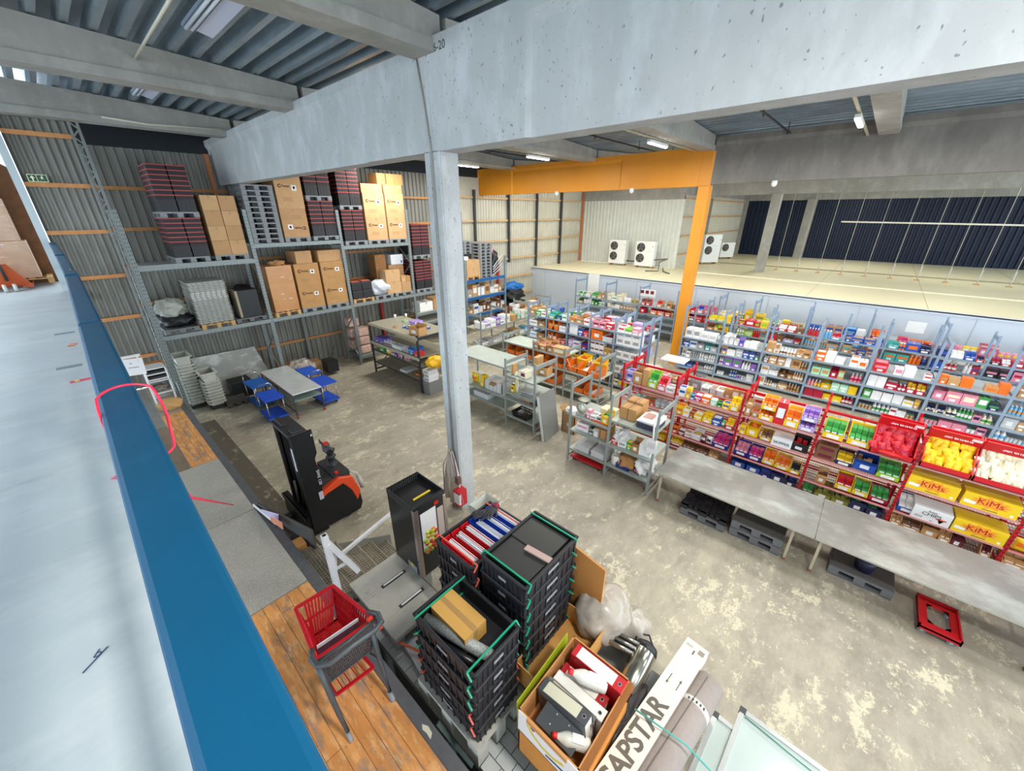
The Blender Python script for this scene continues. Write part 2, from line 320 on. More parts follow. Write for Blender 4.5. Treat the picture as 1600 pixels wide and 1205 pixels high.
for x, y, pw in ((1.6, -1.6, 150), (1.6, -5.5, 70), (6.5, -2.0, 35), (6.5, -6, 30)):  # unseen lamps added behind the camera to lift the dock and crates
    b = MB(); b.box(x-.06, y-.6, 7.5, x+.06, y+.6, 7.58, WHITE); b.box(x-.01, y-.01, 7.5, x+.01, y+.01, zc(x)+.03, WHITE); b.box(x-.04, y-.58, 7.48, x+.04, y+.58, 7.5, LAMPW); tag(b.build('strip_lamp'), 'added lit strip lamp over the loading dock', 'lamp', 'added strip lamps over the loading dock')
    area_light('strip_light', (x, y, 7.45), (0, 0, 0), .5, 1.2, pw, (1, .97, .92))
# unlit twin tube battens at left under deck
for i, y in enumerate((6.9, 11.6)):
    x = 2.15; t = thing('batten_light', ['switched off twin tube batten with white reflector, top edge of photo', 'switched off twin tube batten seen between two concrete crossbeams'][i], 'lamp', (0, 0, .03))
    b = MB(); b.box(x-.12, y-.85, 7.86, x+.12, y+.85, 7.9, M('#8d98a8', .5)); b.build('housing', t)
    b = MB(); b.plate((x+.02, y-.8, 7.84), (x+.2, y-.8, 7.8), (x+.2, y+.8, 7.8), (x+.02, y+.8, 7.84), .01, M('#c9cfe2', .3)); b.build('reflector', t)
    for dx in (-.1, -.03): b = MB(); b.tube([(x+dx, y-.78, 7.83), (x+dx, y+.78, 7.83)], .02, M('#dfe3ea', .3), 8); b.build('tube', t)
b = MB(); b.tube([(1.7, 5.5, 7.8), (1.72, 9.4, 7.8)], .02, M('#d6d0ba', .5), 6); tag(b.build('cable_conduit'), 'cream conduit beside the near batten light', 'cable')
b = MB(); b.tube([(1.6, 13.86, 7.6), (2.4, 13.85, 7.56), (3.9, 13.86, 7.65)], .02, M('#d6d0ba', .5), 6); tag(b.build('cable_conduit'), 'cream conduit sagging below the second crossbeam', 'cable')
# small round sensors below beams
for x, y, z, l in ((15.38, 11.2, 6.38, 'small white dome sensor under the orange beam, left'), (15.38, 7.7, 6.38, 'small white dome sensor under the orange beam, right'), (15.38, 3.0, 6.42, 'small white dome sensor under the grey beam')):
    b = MB(); b.lathe([(.001, -.08), (.06, -.05), (.08, 0), (.08, .1)], WHITE, 10, TR(x, y, z)); tag(b.build('dome_sensor'), l, 'sensor')

# ================================================================ COLD ROOM
CREAM = M('#e6ddb9', .5, 0, .03, .6); COLDW = M('#c6cfd8', .4, .1, .04, .5)
cr = thing('cold_room', 'long pale blue grey panelled cold room with cream roof', 'cold room')
b = MB(); b.box(19.75, -14, 0, 38.2, 16.1, 2.46, COLDW); b.box(19.72, -14, 2.40, 19.78, 16.1, 2.52, COLDW)
for y in range(-12, 16, 3): b.box(19.735, y-.008, 0, 19.76, y+.008, 2.42, M('#a9b5c1', .4))
cb = b.build('wall_panel', cr)
b = MB(); b.box(19.72, -14, 2.46, 38.2, 16.1, 2.5, CREAM)
for y in (12.6, 9, 5.4, 1.8, -1.8, -5.4): b.box(19.8, y-.01, 2.5, 38, y+.01, 2.506, M('#bfb48c', .6))
b.build('roof_panel', cr)
b = MB(); b.box(24.2, -14, 2.5, 24.28, 8, 2.54, M('#efe8cc', .5)); b.box(30, -14, 2.5, 30.06, 8, 2.56, M('#9d967c', .5)); b.build('roof_strip', cr)
for i in range(11):
    y = 4.4-i*1.02; b = MB(); b.tube([(28.6, y, 2.5), (28.6, y, 6.6)], .012, M('#cfc9b4', .5), 5); b.box(28.5, y-.1, 2.5, 28.7, y+.1, 2.54, M('#c99a63', .6))
    b.tube([(28.6, y, 2.6), (28.6, y-.02, 3.2)], .03, M('#c8c6bb', .4), 6)
    tag(b.build('hanger_rod'), '%s thin pale rod between roof and cold room top' % ['leftmost', 'second', 'third', 'fourth', 'fifth', 'sixth', 'seventh', 'eighth', 'ninth', 'tenth', 'rightmost'][i], 'rod', 'hanger rods over the cold room')
b = MB(); b.bar((28.57, 2.0, 5.19), (28.57, -7.5, 5.08), .07, .07, M('#e9e3cf', .4)); tag(b.build('white_conduit_pipe'), 'long thin white pipe crossing in front of dark end wall', 'pipe')
# refrigeration units
def fan_unit(x, y, w, h, fans, label, rz=0):
    t = thing('condenser_unit', label, 'fan unit', (x, y, 2.5), rz, None)
    b = MB(); b.box(0, -w/2, .12, .42, w/2, h, M('#e4e6e2', .4, 0, .03, 5)); b.build('casing', t, .015)
    b = MB(); b.box(.02, -w/2+.05, 0, .4, -w/2+.15, .12, M('#b08a5a', .7)); b.box(.02, w/2-.15, 0, .4, w/2-.05, .12, M('#b08a5a', .7)); b.build('timber_foot', t)
    for i in range(fans):
        z = h-.35-i*.62; yy = w/2-.34
        f = MB(); f.lathe([(.0, 0), (.26, 0), (.26, .02), (.0, .02)], M('#2c2d2e', .5), 18, TR(-.02, yy, z, 0, PI/2, 0)); fo = f.build('fan_guard', t)
        f = MB()
        for r_ in (.08, .14, .2, .25): f.tube([(-.035, yy+r_*math.cos(a*PI/9), z+r_*math.sin(a*PI/9)) for a in range(18)], .005, M('#8f8c86', .4, .5), 4, closed=True)
        for a in range(5): f.plate((-.03, yy, z), (-.03, yy+.22*math.cos(a*1.256), z+.22*math.sin(a*1.256)), (-.045, yy+.22*math.cos(a*1.256+.5), z+.22*math.sin(a*1.256+.5)), (-.03, yy+.01, z), .004, M('#6c625a', .4))
        f.build('fan_blade', fo)
    b = MB(); b.box(-.005, -w/2+.03, h*.62, 0, .02, h*.625, M('#b9bbb6', .5)); b.box(-.01, -w/2+.1, h*.8, 0, -w/2+.13, h*.84, DGREY); b.build('service_panel', t)
fan_unit(24.3, 12.7, 1.15, 1.55, 2, 'white twin fan cooling unit on cold room roof, left one')
fan_unit(24.1, 10.75, 1.2, 1.55, 2, 'white twin fan cooling unit on cold room roof, right one')
fan_unit(28.9, 8.3, 1.2, 1.85, 2, 'white twin fan cooling unit half hidden behind orange column', .9)
fan_unit(33.2, 8.45, 1.1, 1.15, 1, 'low white single fan unit behind the orange column', .9)
b = MB(); b.tube([(24.3, 10.2, 3.0), (24.4, 9.4, 3.1), (23.0, 9.3, 3.05), (23.0, 9.3, 2.55), (22.6, 9.9, 2.55)], .04, M('#6f6a63', .5), 6); b.tube([(24.4, 9.6, 2.55), (23, 9, 2.55), (22.4, 8.4, 2.55)], .03, M('#4c4a47', .5), 6); b.tube([(24.6, 12.1, 2.8), (24.6, 11.3, 2.8)], .04, M('#4c4a47', .5), 6)
tag(b.build('refrigerant_pipes'), 'bundle of dark pipes running beside the twin fan units', 'pipe')

# ================================================================ DOCK + UPPER FLOOR RAIL
b = MB(); b.box(-9, -10, 0, 1.0, 14.5, 1.08, CONC); struct(b.build('dock_platform'), 'raised loading dock')
b = MB(); b.box(.93, -10, .98, 1.06, 14.3, 1.1, M('#77777a', .5, .5, .12, 12)); struct(b.build('dock_edge_angle'), 'grey steel edge of the loading dock')
b = MB(); b.box(-.6, -3, 1.08, .93, 4.52, 1.1, WOOD_O)
for i in range(1, 12): b.box(-.6+i*.14-.002, -3, 1.1, -.6+i*.14+.002, 4.52, 1.1012, M('#6e4a2a', .8))
for i in range(30):
    yy = -3+i*.26; xx = -.6+(i*5 % 11)*.14; b.box(xx, yy-.002, 1.1, xx+.14, yy+.002, 1.1012, M('#6e4a2a', .8))
struct(b.build('dock_boards'), 'orange worn wooden boards of the near loading dock')
b = MB(); b.box(.5, 8.8, 1.08, .93, 11.9, 1.1, WOOD_O)
for i in range(1, 4): b.box(.5+i*.11-.002, 8.8, 1.1, .5+i*.11+.002, 11.9, 1.1012, M('#6e4a2a', .8))
struct(b.build('dock_boards_far'), 'orange worn boards at the far end of the dock')
b = MB(); b.box(-.6, 8.8, 1.08, .5, 11.2, 1.098, layered('brown_boards', '#8b7862', [('#6d5c4a', 3, .5, .1, (2, .5, 1), .6)], .7, .2)); struct(b.build('dock_boards_brown'), 'dull brown boards beside the blue rail')
CHK = layered('chequered_steel_plate', '#b9b4a9', [('#a09b91', 1.3, .5, .12, (1, 1, 1), .5), ('#d0cbbf', 45, .55, .05, (2, .6, 1), .7)], .5, .4, metal=.15)
for i, (ya, yb) in enumerate(((4.54, 6.6), (6.62, 8.78))):
    b = MB(); b.box(-.6, ya, 1.08, .93, yb, 1.105, CHK); struct(b.build('dock_steel_plate'), 'chequered steel plate on the dock')
b = MB(); b.box(-.6, 11.2, 1.08, .5, 14.3, 1.1, M('#8b8a84', .6, .1, .1, 6)); b.box(.5, 11.9, 1.08, .93, 14.3, 1.1, M('#a79b8d', .6, .1, .12, 6)); struct(b.build('dock_plate_grey'), 'grey plates at the end of the dock')
# floor strips beside the dock; the near black one paints the gap's shade
b = MB(); b.box(1.0, -6, 0.002, 1.42, 4.2, .006, M('#151412', .9)); b.box(1.06, 5.3, .002, 1.66, 13.4, .006, layered('dark_worn_strip', '#5c564a', [('#9b947e', 5, .6, .03, (1, .5, 1), .7)], .8, .1)); struct(b.build('floor_strip'), 'dark worn floor strip and painted gap shade along the dock')
# blue rail
rt = thing('blue_guard_rail', 'long blue painted guard rail along edge of the upper floor', 'rail', (0, 0, 3.9))
def rx(y): return -.007+.010*(y-2) if y < 6.4 else .037-.004*(y-6.4)
b = MB()
for (ya, yb, dz) in ((-3, 3.38, 0), (3.5, 6.35, -.01), (6.5, 9.6, .0), (9.75, 12, .01), (12.1, 13.3, 0), (13.4, 14.2, .01)):
    w = .055
    b.add([(rx(ya)-w, ya, 1.0+dz), (rx(ya)+w, ya, 1.0+dz), (rx(yb)+w, yb, 1.0+dz), (rx(yb)-w, yb, 1.0+dz), (rx(ya)-w, ya, 1.1+dz), (rx(ya)+w, ya, 1.1+dz), (rx(yb)+w, yb, 1.1+dz), (rx(yb)-w, yb, 1.1+dz)],
          [(0, 3, 2, 1), (4, 5, 6, 7), (0, 1, 5, 4), (1, 2, 6, 5), (2, 3, 7, 6), (3, 0, 4, 7)], BLUE)
b.build('top_rail', rt, .013)
for y in (3.44, 6.42, 9.68, 12.05, 13.35):
    b = MB(); b.box(rx(y)-.05, y-.05, 0, rx(y)+.05, y+.05, 1.085, M('#123f5c', .5)); b.build('post', rt)
b = MB()
for z in (.2, .55): b.bar((0, -3, z), (.0, 14.2, z), .04, .07, BLUE)
b.build('mid_rail', rt)
for y, l in ((7.0, 'far'), (6.9, 'x'),)[:1]:
    pass
TAPR = M('#e0365a', .5); TAPY = M('#f2d426', .5)
for i, (x, y, w, r_) in enumerate(((-.33, 6.25, .2, .05), (-.26, 8.1, .14, 1.3), (-.2, 3.55, .3, .7))):
    b = MB(); T = TR(x, y, 3.902, 0, 0, r_); b.box(0, -.035, 0, w, .035, .004, TAPR if i < 2 else M('#d8647a', .5), T)
    if i < 2: b.box(.04, -.035, .004, .075, .035, .0045, TAPY, T)
    tag(b.build('floor_tape'), ['red and yellow tape mark on the upper floor', 'small red tape mark at the rail foot, farther one', 'faded red strip of tape lying near the hose'][i], 'tape')
b = MB(); b.tube([(0.012+.078*math.cos(a*PI/14), 1.74+.16*math.sin(a*PI/14), 4.98+.055*max(-1, min(1, 2.5*math.sin(a*PI/14)))-(.06 if 16 < a < 26 else 0)) for a in range(28)], .0045, M('#e2314f', .35), 8, closed=True)
tag(b.build('red_hose_loop'), 'red plastic hose looped over the blue rail', 'hose')
b = MB(); b.tube([(.0, 1.95, 4.7), (.08, 2.15, 4.35), (.32, 3.1, 3.6)], .01, M('#e2314f', .35), 8, r1=.004)
tag(b.build('red_strap_end'), 'loose red strap hanging past the rail over the dock', 'strap')
b = MB(); b.tube([(-.14, 2.75, 4.0), (-.13, 2.4, 4.0), (-.1, 2.2, 4.0), (-.06, 1.95, 4.0)], .008, M('#e3cf8f', .5), 6)
tag(b.build('hanging_rope'), 'thin yellow cord hanging behind the blue rail', 'cord')
b = MB(); b.box(.045, 7.0, 4.96, .085, 7.12, 5.0, M('#e6324a', .5)); b.box(.045, 7.0, 4.96, .055, 7.12, 5.002, TAPY); tag(b.build('red_reflector'), 'red and yellow reflector on the side of the blue rail', 'reflector')
for i, (x, y) in enumerate(((-.42, 6.95), (-.4, 9.1))):
    b = MB(); b.box(x, y-.05, 3.9, x+.22, y+.05, 3.905, M('#7d8790', .6)); tag(b.build('floor_patch'), ['grey steel patch on upper floor, nearer one', 'grey steel patch on upper floor, farther one'][i], 'patch')
text('b', .055, M('#3d4a68', .6), None, (-.39, 2.0, 3.902), (0, 0, -.6), name='floor_mark'); tag(bpy.data.objects['floor_mark'], 'handwritten blue letter b on the upper floor', 'marking')
b = MB(); b.bar((-.44, 1.94, 3.902), (-.36, 2.01, 3.902), .006, .002, M('#3d4a68', .6)); tag(b.build('floor_mark_line'), 'handwritten blue stroke under the letter b', 'marking')
# upper floor background: wall of the next hall
b = MB(); b.box(-9, 20.4, 3.9, -.2, 20.6, 8, M('#cfdbe2', .6)); struct(b.build('wall_upper_hall'), 'pale wall of the bright next hall')
# ================================================================ PALLET RACKS ALONG THE REAR WALL (front plane y = 14.4)
def post_mb(x, y, z1, w=.1, d=.08, m=RACKM):
    b = MB(); b.box(x-w/2, y, 0, x+w/2, y+d, z1, m)
    dk = DGREY; z = .1
    while z < z1-.1:
        b.box(x-.03, y-.002, z, x-.015, y, z+.035, dk); b.box(x+.015, y-.002, z, x+.03, y, z+.035, dk); z += .1
    return b
def rack(name, label, xs, y, dep, tops, levels, beamm=RACKM, bh=.12, m=RACKM):
    t = thing(name, label, 'pallet rack')
    for x, z1 in zip(xs, tops):
        post_mb(x, y, z1, m=m).build('upright', t); post_mb(x, y+dep-.08, z1, m=m).build('upright', t)
        b = MB(); z = .3; k = 0
        while z < z1-.9:
            a, c = (y+.05, y+dep-.05) if k % 2 == 0 else (y+dep-.05, y+.05)
            b.bar((x, a, z), (x, c, z+.85), .03, .03, m); z += .85; k += 1
        b.build('brace', t)
    for i, lv in enumerate(levels):
        for z in lv:
            for yy in (y, y+dep-.05):
                b = MB(); b.box(xs[i]+.05, yy, z, xs[i+1]-.05, yy+.05, z+bh, beamm); b.build('beam', t)
    return t
RX = (1.27, 4.1, 6.93, 9.76, 12.6)
rack('pallet_rack', 'tall grey pallet rack along the rear wall', RX, 14.4, 1.15, (5.7, 5.72, 5.72, 5.74, 5.7),
     ((2.30, 4.20), (2.30, 4.63), (2.33, 4.42), (2.33, 1.45, .98)))
rack('blue_beam_rack', 'pallet rack with blue beams behind the concrete column', (12.72, 15.5), 14.4, 1.15, (3.6, 3.62), ((2.5, 1.66, .8),), M('#1c5fa0', .45, .2), .14, m=RACKB)
# decks on top of beams where shown
b = MB(); b.box(1.35, 14.42, 4.32, 4.0, 15.5, 4.335, M('#9a9d99', .5, .4)); tag(b.build('shelf_deck'), 'grey sheet decking on the upper level of the leftmost rack bay', 'shelf deck')
for z, l in ((1.57, 'upper'), (1.10, 'lower')):
    b = MB(); b.box(9.82, 14.42, z, 12.5, 15.5, z+.015, M('#b8b9b0', .5, .2)); tag(b.build('shelf_deck'), 'pale steel shelf behind the concrete column, '+l+' one', 'shelf deck')

# ---- pallets (shared meshes)
def pallet_mesh(m, w=.8, d=1.2, h=.15, kind='plastic'):
    b = MB()
    if kind == 'wood':
        for i in range(5): x = i*(w-.1)/4; b.box(x, 0, h-.022, x+.1, d, h, m)
        for i in range(3): y = i*(d-.1)/2; b.box(0, y, h-.044, w, y+.1, h-.022, m)
        for x in (0, w/2-.05, w-.1):
            b.box(x, 0, 0, x+.1, d, .022, m)
            for y in (0, d/2-.07, d-.145): b.box(x, y, .022, x+.1, y+.145, h-.044, m)
    else:
        b.box(0, 0, h-.04, w, d, h, m)
        for x in (0, w/2-.07, w-.13):
            for y in (0, d/2-.07, d-.14): b.box(x, y, 0, x+.13, y+.14, h-.04, m)
        for x in (0, w/2-.07, w-.13): b.box(x, 0, 0, x+.13, d, .02, m)
    return b.mesh('pallet')
PM = {}
def pallet(x, y, z, label, m=PLG, w=.8, d=1.2, kind='plastic', h=.15, group=None, rz=0):
    k = (m.name, w, d, kind, h)
    if k not in PM: PM[k] = pallet_mesh(m, w, d, h, kind)
    o = bpy.data.objects.new('pallet', PM[k]); COL.objects.link(o); o.location = (x, y, z); o.rotation_euler.z = rz
    return tag(o, label, 'pallet', group)
# ---- cardboard box things
def logo(b, x0, x1, z0, z1, y, flip=False):
    dk = M('#4a3520', .8); w = x1-x0; h = z1-z0
    f = (lambda a: x0+w*a) if not flip else (lambda a: x1-w*a)
    def r(a0, a1, c0, c1, m):
        xa, xb = sorted((f(a0), f(a1))); za, zb = (z0+h*c0, z0+h*c1) if not flip else (z1-h*c1, z1-h*c0); b.box(xa, y-.002, za, xb, y, zb, m)
    r(.62, .8, .55, .72, WHITE); r(.67, .75, .6, .68, DGREY)
    for i in range(3): r(.2, .58, .33-i*.05, .345-i*.05, M('#9a7548', .8))
def carton(x0, x1, y0, y1, z0, z1, label, m=CARD, mark=None, wrap=False, group=None, flaps=False):
    b = MB(); b.box(x0, y0, z0, x1, y1, z1, m); xm = (x0+x1)/2
    b.box(xm-.025, y0+.001, z1, xm+.025, y1, z1+.0015, TAPE); b.box(xm-.025, y0-.0015, z1-.1, xm+.025, y0, z1, TAPE)
    b.box(x0-.001, y0-.001, z1-.0035, x1+.001, y1+.001, z1-.001, M('#8a6238', .8))
    txt = None
    if mark: logo(b, x0, x1, z0, z1, y0, mark == 'flip')
    o = b.build('cardboard_box', bevel=.006); tag(o, label, 'box', group)
    if mark:
        w = x1-x0; fl = mark == 'flip'
        tt = text('Framat', .085, M('#3a2a18', .8), o, (x0+w*(.4 if not fl else .6), y0-.003, z0+(z1-z0)*(.68 if not fl else .32)), (PI/2, PI if fl else 0, 0), bold=.002)
        tt2 = text('C', .13, M('#2a2018', .8), o, (x0+w*(.17 if not fl else .83), y0-.003, z0+(z1-z0)*(.68 if not fl else .32)), (PI/2, PI if fl else 0, 0), bold=.006, name='logo')
    return o
# ---- lidded black/red crates stacked in columns: each crate a thing
def crate_mesh(w, d, h, body, lid, tall=False):
    b = MB(); t = .01
    b.box(.01, .01, 0, w-.01, d-.01, h-.026, body); b.box(0, 0, h-.026, w, d, h, lid); b.box(.03, .03, h-.001, w-.03, d-.03, h+.004, body)
    for i in range(3): x = w*(.2+.25*i); b.box(x, .004, .02, x+.02, .01, h-.04, body)
    return b.mesh('crate')
BLKC = M('#1f1d20', .5, 0, .1, 10); REDL = M('#a8423f', .5, 0, .05, 10); DRED = M('#2b1a1e', .6, 0, .1, 8)
CM = {}
def crate_stack(x0, x1, z0, z1, where, ncol=2, tallbase=True, y=14.45):
    w = (x1-x0)/ncol; zb = z0
    def put(xa, z, h, body, lid, lab):
        k = (round(w, 3), round(h, 3), body.name, lid.name)
        if k not in CM: CM[k] = crate_mesh(w-.01, 1.1, h, body, lid)
        o = bpy.data.objects.new('storage_crate', CM[k]); COL.objects.link(o); o.location = (xa, y, z); tag(o, lab, 'crate', 'red rimmed crates on the pallet racks')
    if tallbase:
        for c in range(ncol): put(x0+c*w, zb, .3, BLKC, BLKC, '%s black crate at foot of %s' % (['left', 'right'][c], where))
        zb += .3
    n = max(1, round((z1-zb)/.125)); h = (z1-zb)/n
    for c in range(ncol):
        for i in range(n): put(x0+c*w, zb+i*h, h, DRED, REDL, 'red rimmed crate, %s%s, in %s' % (nth(i, n), ['', ['left', 'right'][c]+' column'][ncol > 1] and ', '+['left', 'right'][c]+' column', where))
PZ = .15
# bay 1 level 2
z = 4.335
pallet(2.15, 14.42, z, 'grey pallet under the leftmost red rimmed crate stacks'); pallet(3.08, 14.42, z, 'grey pallet under the eight small cardboard boxes', w=.86)
crate_stack(2.16, 3.0, z+PZ, 5.5, 'leftmost lower block')
pallet(2.16, 14.45, 5.5, 'grey pallet sandwiched between the leftmost crate blocks', w=.84)
crate_stack(2.16, 3.0, 5.65, 6.78, 'leftmost upper block')
rows = ['bottom', 'second', 'third', 'top']
for i in range(4):
    for c in range(2):
        carton(3.1+c*.43+i*.004, 3.52+c*.43, 14.45, 15.4, z+PZ+i*.4, z+PZ+(i+1)*.4-.004, 'small plain cardboard box in %s row, %s column, on the upper rack' % (rows[i], ['left', 'right'][c]), CARD3 if (i+c) % 2 else CARD)
# bay 2 level 2
z = 4.75
for i in range(11): pallet(4.17, 14.42, z+i*.15, nth(i, 11)+' grey pallet in the stack of empty pallets, upper rack', w=.86, group='empty pallets stacked on the upper rack')
pallet(5.09, 14.42, z, 'grey pallet under the tall pair of printed cartons'); pallet(5.99, 14.42, z, 'grey pallet under the middle crate block, upper rack', w=.88)
carton(5.1, 5.9, 14.45, 15.5, z+PZ, 5.75, 'large printed carton turned upside down beside empty pallet stack', CARD, 'flip')
carton(5.11, 5.91, 14.45, 15.5, 5.75, 6.7, 'large printed carton on the upside down carton', CARD3, 'up')
carton(5.12, 5.92, 14.45, 15.5, 6.7, 7.1, 'flat carton at the very top, touching the beam edge', CARD3)
crate_stack(6.01, 6.87, z+PZ, 6.0, 'lower block right of tallest carton')
pallet(6.0, 14.45, 6.0, 'grey pallet between crate blocks right of the printed cartons', w=.86)
crate_stack(6.01, 6.87, 6.15, 7.0, 'upper block right of tallest carton')
# bay 3 level 2
z = 4.54
pallet(7.08, 14.42, z, 'grey pallet under the crate block left of four cartons', w=.86); pallet(7.98, 14.42, z, 'grey pallet under left pair of tall cartons', w=.86); pallet(8.88, 14.42, z, 'grey pallet under right pair of tall cartons', w=.84)
crate_stack(7.1, 7.92, z+PZ, 5.72, 'lower block left of four cartons')
pallet(7.1, 14.45, 5.72, 'grey pallet between the crate blocks left of four cartons', w=.82)
crate_stack(7.1, 7.92, 5.87, 7.05, 'upper block left of four cartons')
for c, (xa, xb, nm) in enumerate(((8.0, 8.84, 'left'), (8.9, 9.7, 'right'))):
    carton(xa, xb, 14.45, 15.5, z+PZ, 5.45, 'lower printed carton of the %s pair near the column' % nm, CARD3, 'up')
    carton(xa, xb, 14.45, 15.5, 5.45, 6.3, 'upper printed carton of the %s pair near the column' % nm, CARD3, 'up')
    carton(xa-.02, xb-.02, 14.45, 15.5, 6.3, 6.6, 'lid carton on the %s pair near the column' % nm, CARD)
for i, xa in enumerate((8.75, 9.14, 9.5)):
    carton(xa, xa+.35, 14.6, 15.2, 6.61, 6.98, 'small carton on top of the tall cartons, %s of three' % ['left', 'middle', 'right'][i], CARD2)
# bay 4
z = 2.45
pallet(9.93, 14.42, z, 'grey pallet under crates just left of the column'); crate_stack(9.95, 10.8, z+PZ, 3.75, 'lower block beside the column')
pallet(9.94, 14.45, 3.85, 'grey pallet between crate blocks just left of the column', w=.84); crate_stack(9.95, 10.8, 4.0, 5.2, 'upper block beside the column')
carton(10.0, 10.7, 14.45, 15, 1.6, 2.0, 'white carton with open side just left of the column', WHITE)
carton(10.75, 11.3, 14.45, 15, 1.6, 2.1, 'brown carton beside white carton behind the column', CARD2)
# bay 1 level 1
z = 2.42
def rag(name, label, cat, c, s, m, seed, n=2.4, amp=.28, seg=(32, 18), flat=9.):
    r = random.Random(seed); b = MB(); U, V = seg; vs = []; fs = []
    ph = [(r.uniform(0, 6.3), r.uniform(0, 6.3), r.randint(2, 7), r.randint(2, 6), r.uniform(.4, 1)) for _ in range(9)]
    for j in range(V+1):
        v = PI*j/V
        for i in range(U):
            u = 2*PI*i/U
            k = 1+amp*sum(a*math.sin(p*u+x)*math.sin(q*v+y) for x, y, p, q, a in ph)/4*math.sin(v)+(.02+amp*.3)*(abs(math.sin(4*u+3*math.sin(3*v+ph[0][0])))+abs(math.sin(7*v+2*math.sin(2*u+ph[1][0])))-1.1)*math.sin(v)
            X, Y, Z = math.sin(v)*math.cos(u)*k, math.sin(v)*math.sin(u)*k, math.cos(v)*k
            if Z < -flat: Z = -flat
            vs.append((c[0]+X*s[0], c[1]+Y*s[1], c[2]+Z*s[2]))
    for j in range(V):
        for i in range(U): fs.append((j*U+i, (j+1)*U+i, (j+1)*U+(i+1) % U, j*U+(i+1) % U))
    b.add(vs, fs, m, True); return tag(b.build(name), label, cat)
pallet(1.38, 14.42, z, 'dark grey pallet under the crumpled pale plastic', M('#6c6f70', .6)); pallet(2.24, 14.42, z, 'light wooden pallet under the stack of grey tray covers', WOODP, kind='wood', w=.86)
pallet(3.14, 14.42, z, 'dark grey pallet under the black display cabinet', M('#5f6163', .6), w=.86)
rag('black_sack', 'black sack lying under crumpled pale plastic', 'sack', (1.8, 14.9, 2.74), (.42, .4, .2), M('#15171b', .5), 3, flat=.8)
rag('crumpled_plastic', 'crumpled pale grey plastic bundle on the lower rack', 'plastic bundle', (1.75, 14.85, 3.1), (.34, .3, .28), M('#a9aba0', .45, 0, .15, 8), 5, amp=.5)
TRAYM = M('#a5a79f', .5, .1, .12, 10); TRAYL = M('#cfcfc8', .5, 0, .06, 10)
for i in range(22):
    b = MB(); dx = R.uniform(-.012, .012); zz = z+.16+i*.055; b.box(2.24+dx, 14.45, zz, 3.08+dx, 15.4, zz+.04, TRAYL if 12 < i < 17 else TRAYM); b.box(2.2+dx, 14.43, zz+.034, 3.12+dx, 15.42, zz+.05, TRAYM)
    for q in range(6): b.box(2.3+dx+q*.13, 14.44, zz+.005, 2.34+dx+q*.13, 14.46, zz+.03, M('#7f817a', .5))
    tag(b.build('plastic_tray'), nth(i, 22)+(' grey tray cover in tall stack, left rack' if not 12 < i < 17 else ' paler tray cover in the tall stack, left rack'), 'tray', 'stacked grey tray covers')
t = thing('display_cabinet', 'black display cabinet with beige edge standing on rack', 'cabinet', (3.3, 14.5, z+.15))
b = MB(); b.box(.06, 0, 0, .62, .6, .84, BLACKP); b.build('body', t, .01); b = MB(); b.box(0, -.02, .02, .06, .55, .84, M('#9c8f78', .5)); b.build('side_panel', t)
rag('black_sack', 'dark bag behind the black display cabinet', 'sack', (3.7, 15.25, 3.05), (.36, .2, .45), M('#101114', .6), 8, flat=.9)
# bay 2 level 1
b = MB(); b.box(4.3, 14.45, z+.16, 5.08, 15.5, 4.05, layered('wrapped_cardboard', '#bd8450', [('#c99865', 1.5, .5, .1, (1, 1, 2), .5), ('#efe1d0', 3.5, .64, .02, (.5, 1, 3), .8)], .25, .2)); o = b.build('shrink_wrapped_box', bevel=.01); tag(o, 'tall shrink wrapped brown carton on wooden pallet, second bay', 'box')
pallet(4.28, 14.42, z, 'light wooden pallet under the shrink wrapped carton', WOODP, kind='wood')
rag('crumpled_paper', 'crumpled brown paper on top of the shrink wrapped carton', 'paper', (4.75, 14.7, 4.11), (.22, .2, .1), CARD2, 11, amp=.6)
pallet(5.15, 14.42, z, 'grey pallet under middle printed carton pair, lower rack'); pallet(6.03, 14.42, z, 'grey pallet under right printed carton pair, lower rack')
for xa, nm in ((5.16, 'middle'), (6.04, 'right')):
    carton(xa, xa+.8, 14.45, 15.5, z+PZ, 3.3, 'lower printed carton of the %s pair, lower rack' % nm, CARD2, 'up')
    carton(xa, xa+.8, 14.45, 15.5, 3.3, 4.05, 'upper printed carton of the %s pair, lower rack' % nm, CARD2, 'up')
carton(5.3, 5.82, 14.5, 15.3, 4.055, 4.45, 'small plain carton on the middle printed cartons', CARD); carton(6.05, 6.85, 14.5, 15.45, 4.055, 4.43, 'wide plain carton on the right printed cartons', CARD)
# bay 3 level 1
z = 2.45
pallet(7.03, 14.42, z, 'light wooden pallet under four black boxes', WOODP, kind='wood', w=.86); pallet(7.95, 14.42, z, 'grey pallet under the white bundle'); pallet(8.86, 14.42, z, 'grey pallet under the carton pile beside the rack post', w=.85)
for i in range(2):
    for c in range(2):
        b = MB(); xa = 7.05+c*.42; za = z+.16+i*.31; b.box(xa, 14.45, za, xa+.4, 15.2, za+.3, BLKC); b.box(xa-.004, 14.446, za+.24, xa+.404, 15.2, za+.27, M('#2e2f33', .4))
        if i == 1: b.box(xa+.03, 14.5, za+.3, xa+.37, 15.1, za+.325, M('#b5573f', .6))
        tag(b.build('black_box', bevel=.005), 'black plastic box, %s %s of four on the wooden pallet' % (['lower', 'upper'][i], ['left', 'right'][c]), 'box')
rag('white_sheet_bundle', 'bundle of white sheeting on the lower rack', 'bundle', (8.33, 14.75, 2.88), (.44, .35, .3), M('#cfd3da', .5, 0, .08, 6), 17, amp=.45)
carton(8.43, 8.9, 14.95, 15.5, 2.62, 4.1, 'dark stained carton column behind the pale cartons', M('#94683e', .8, 0, .1, 4))
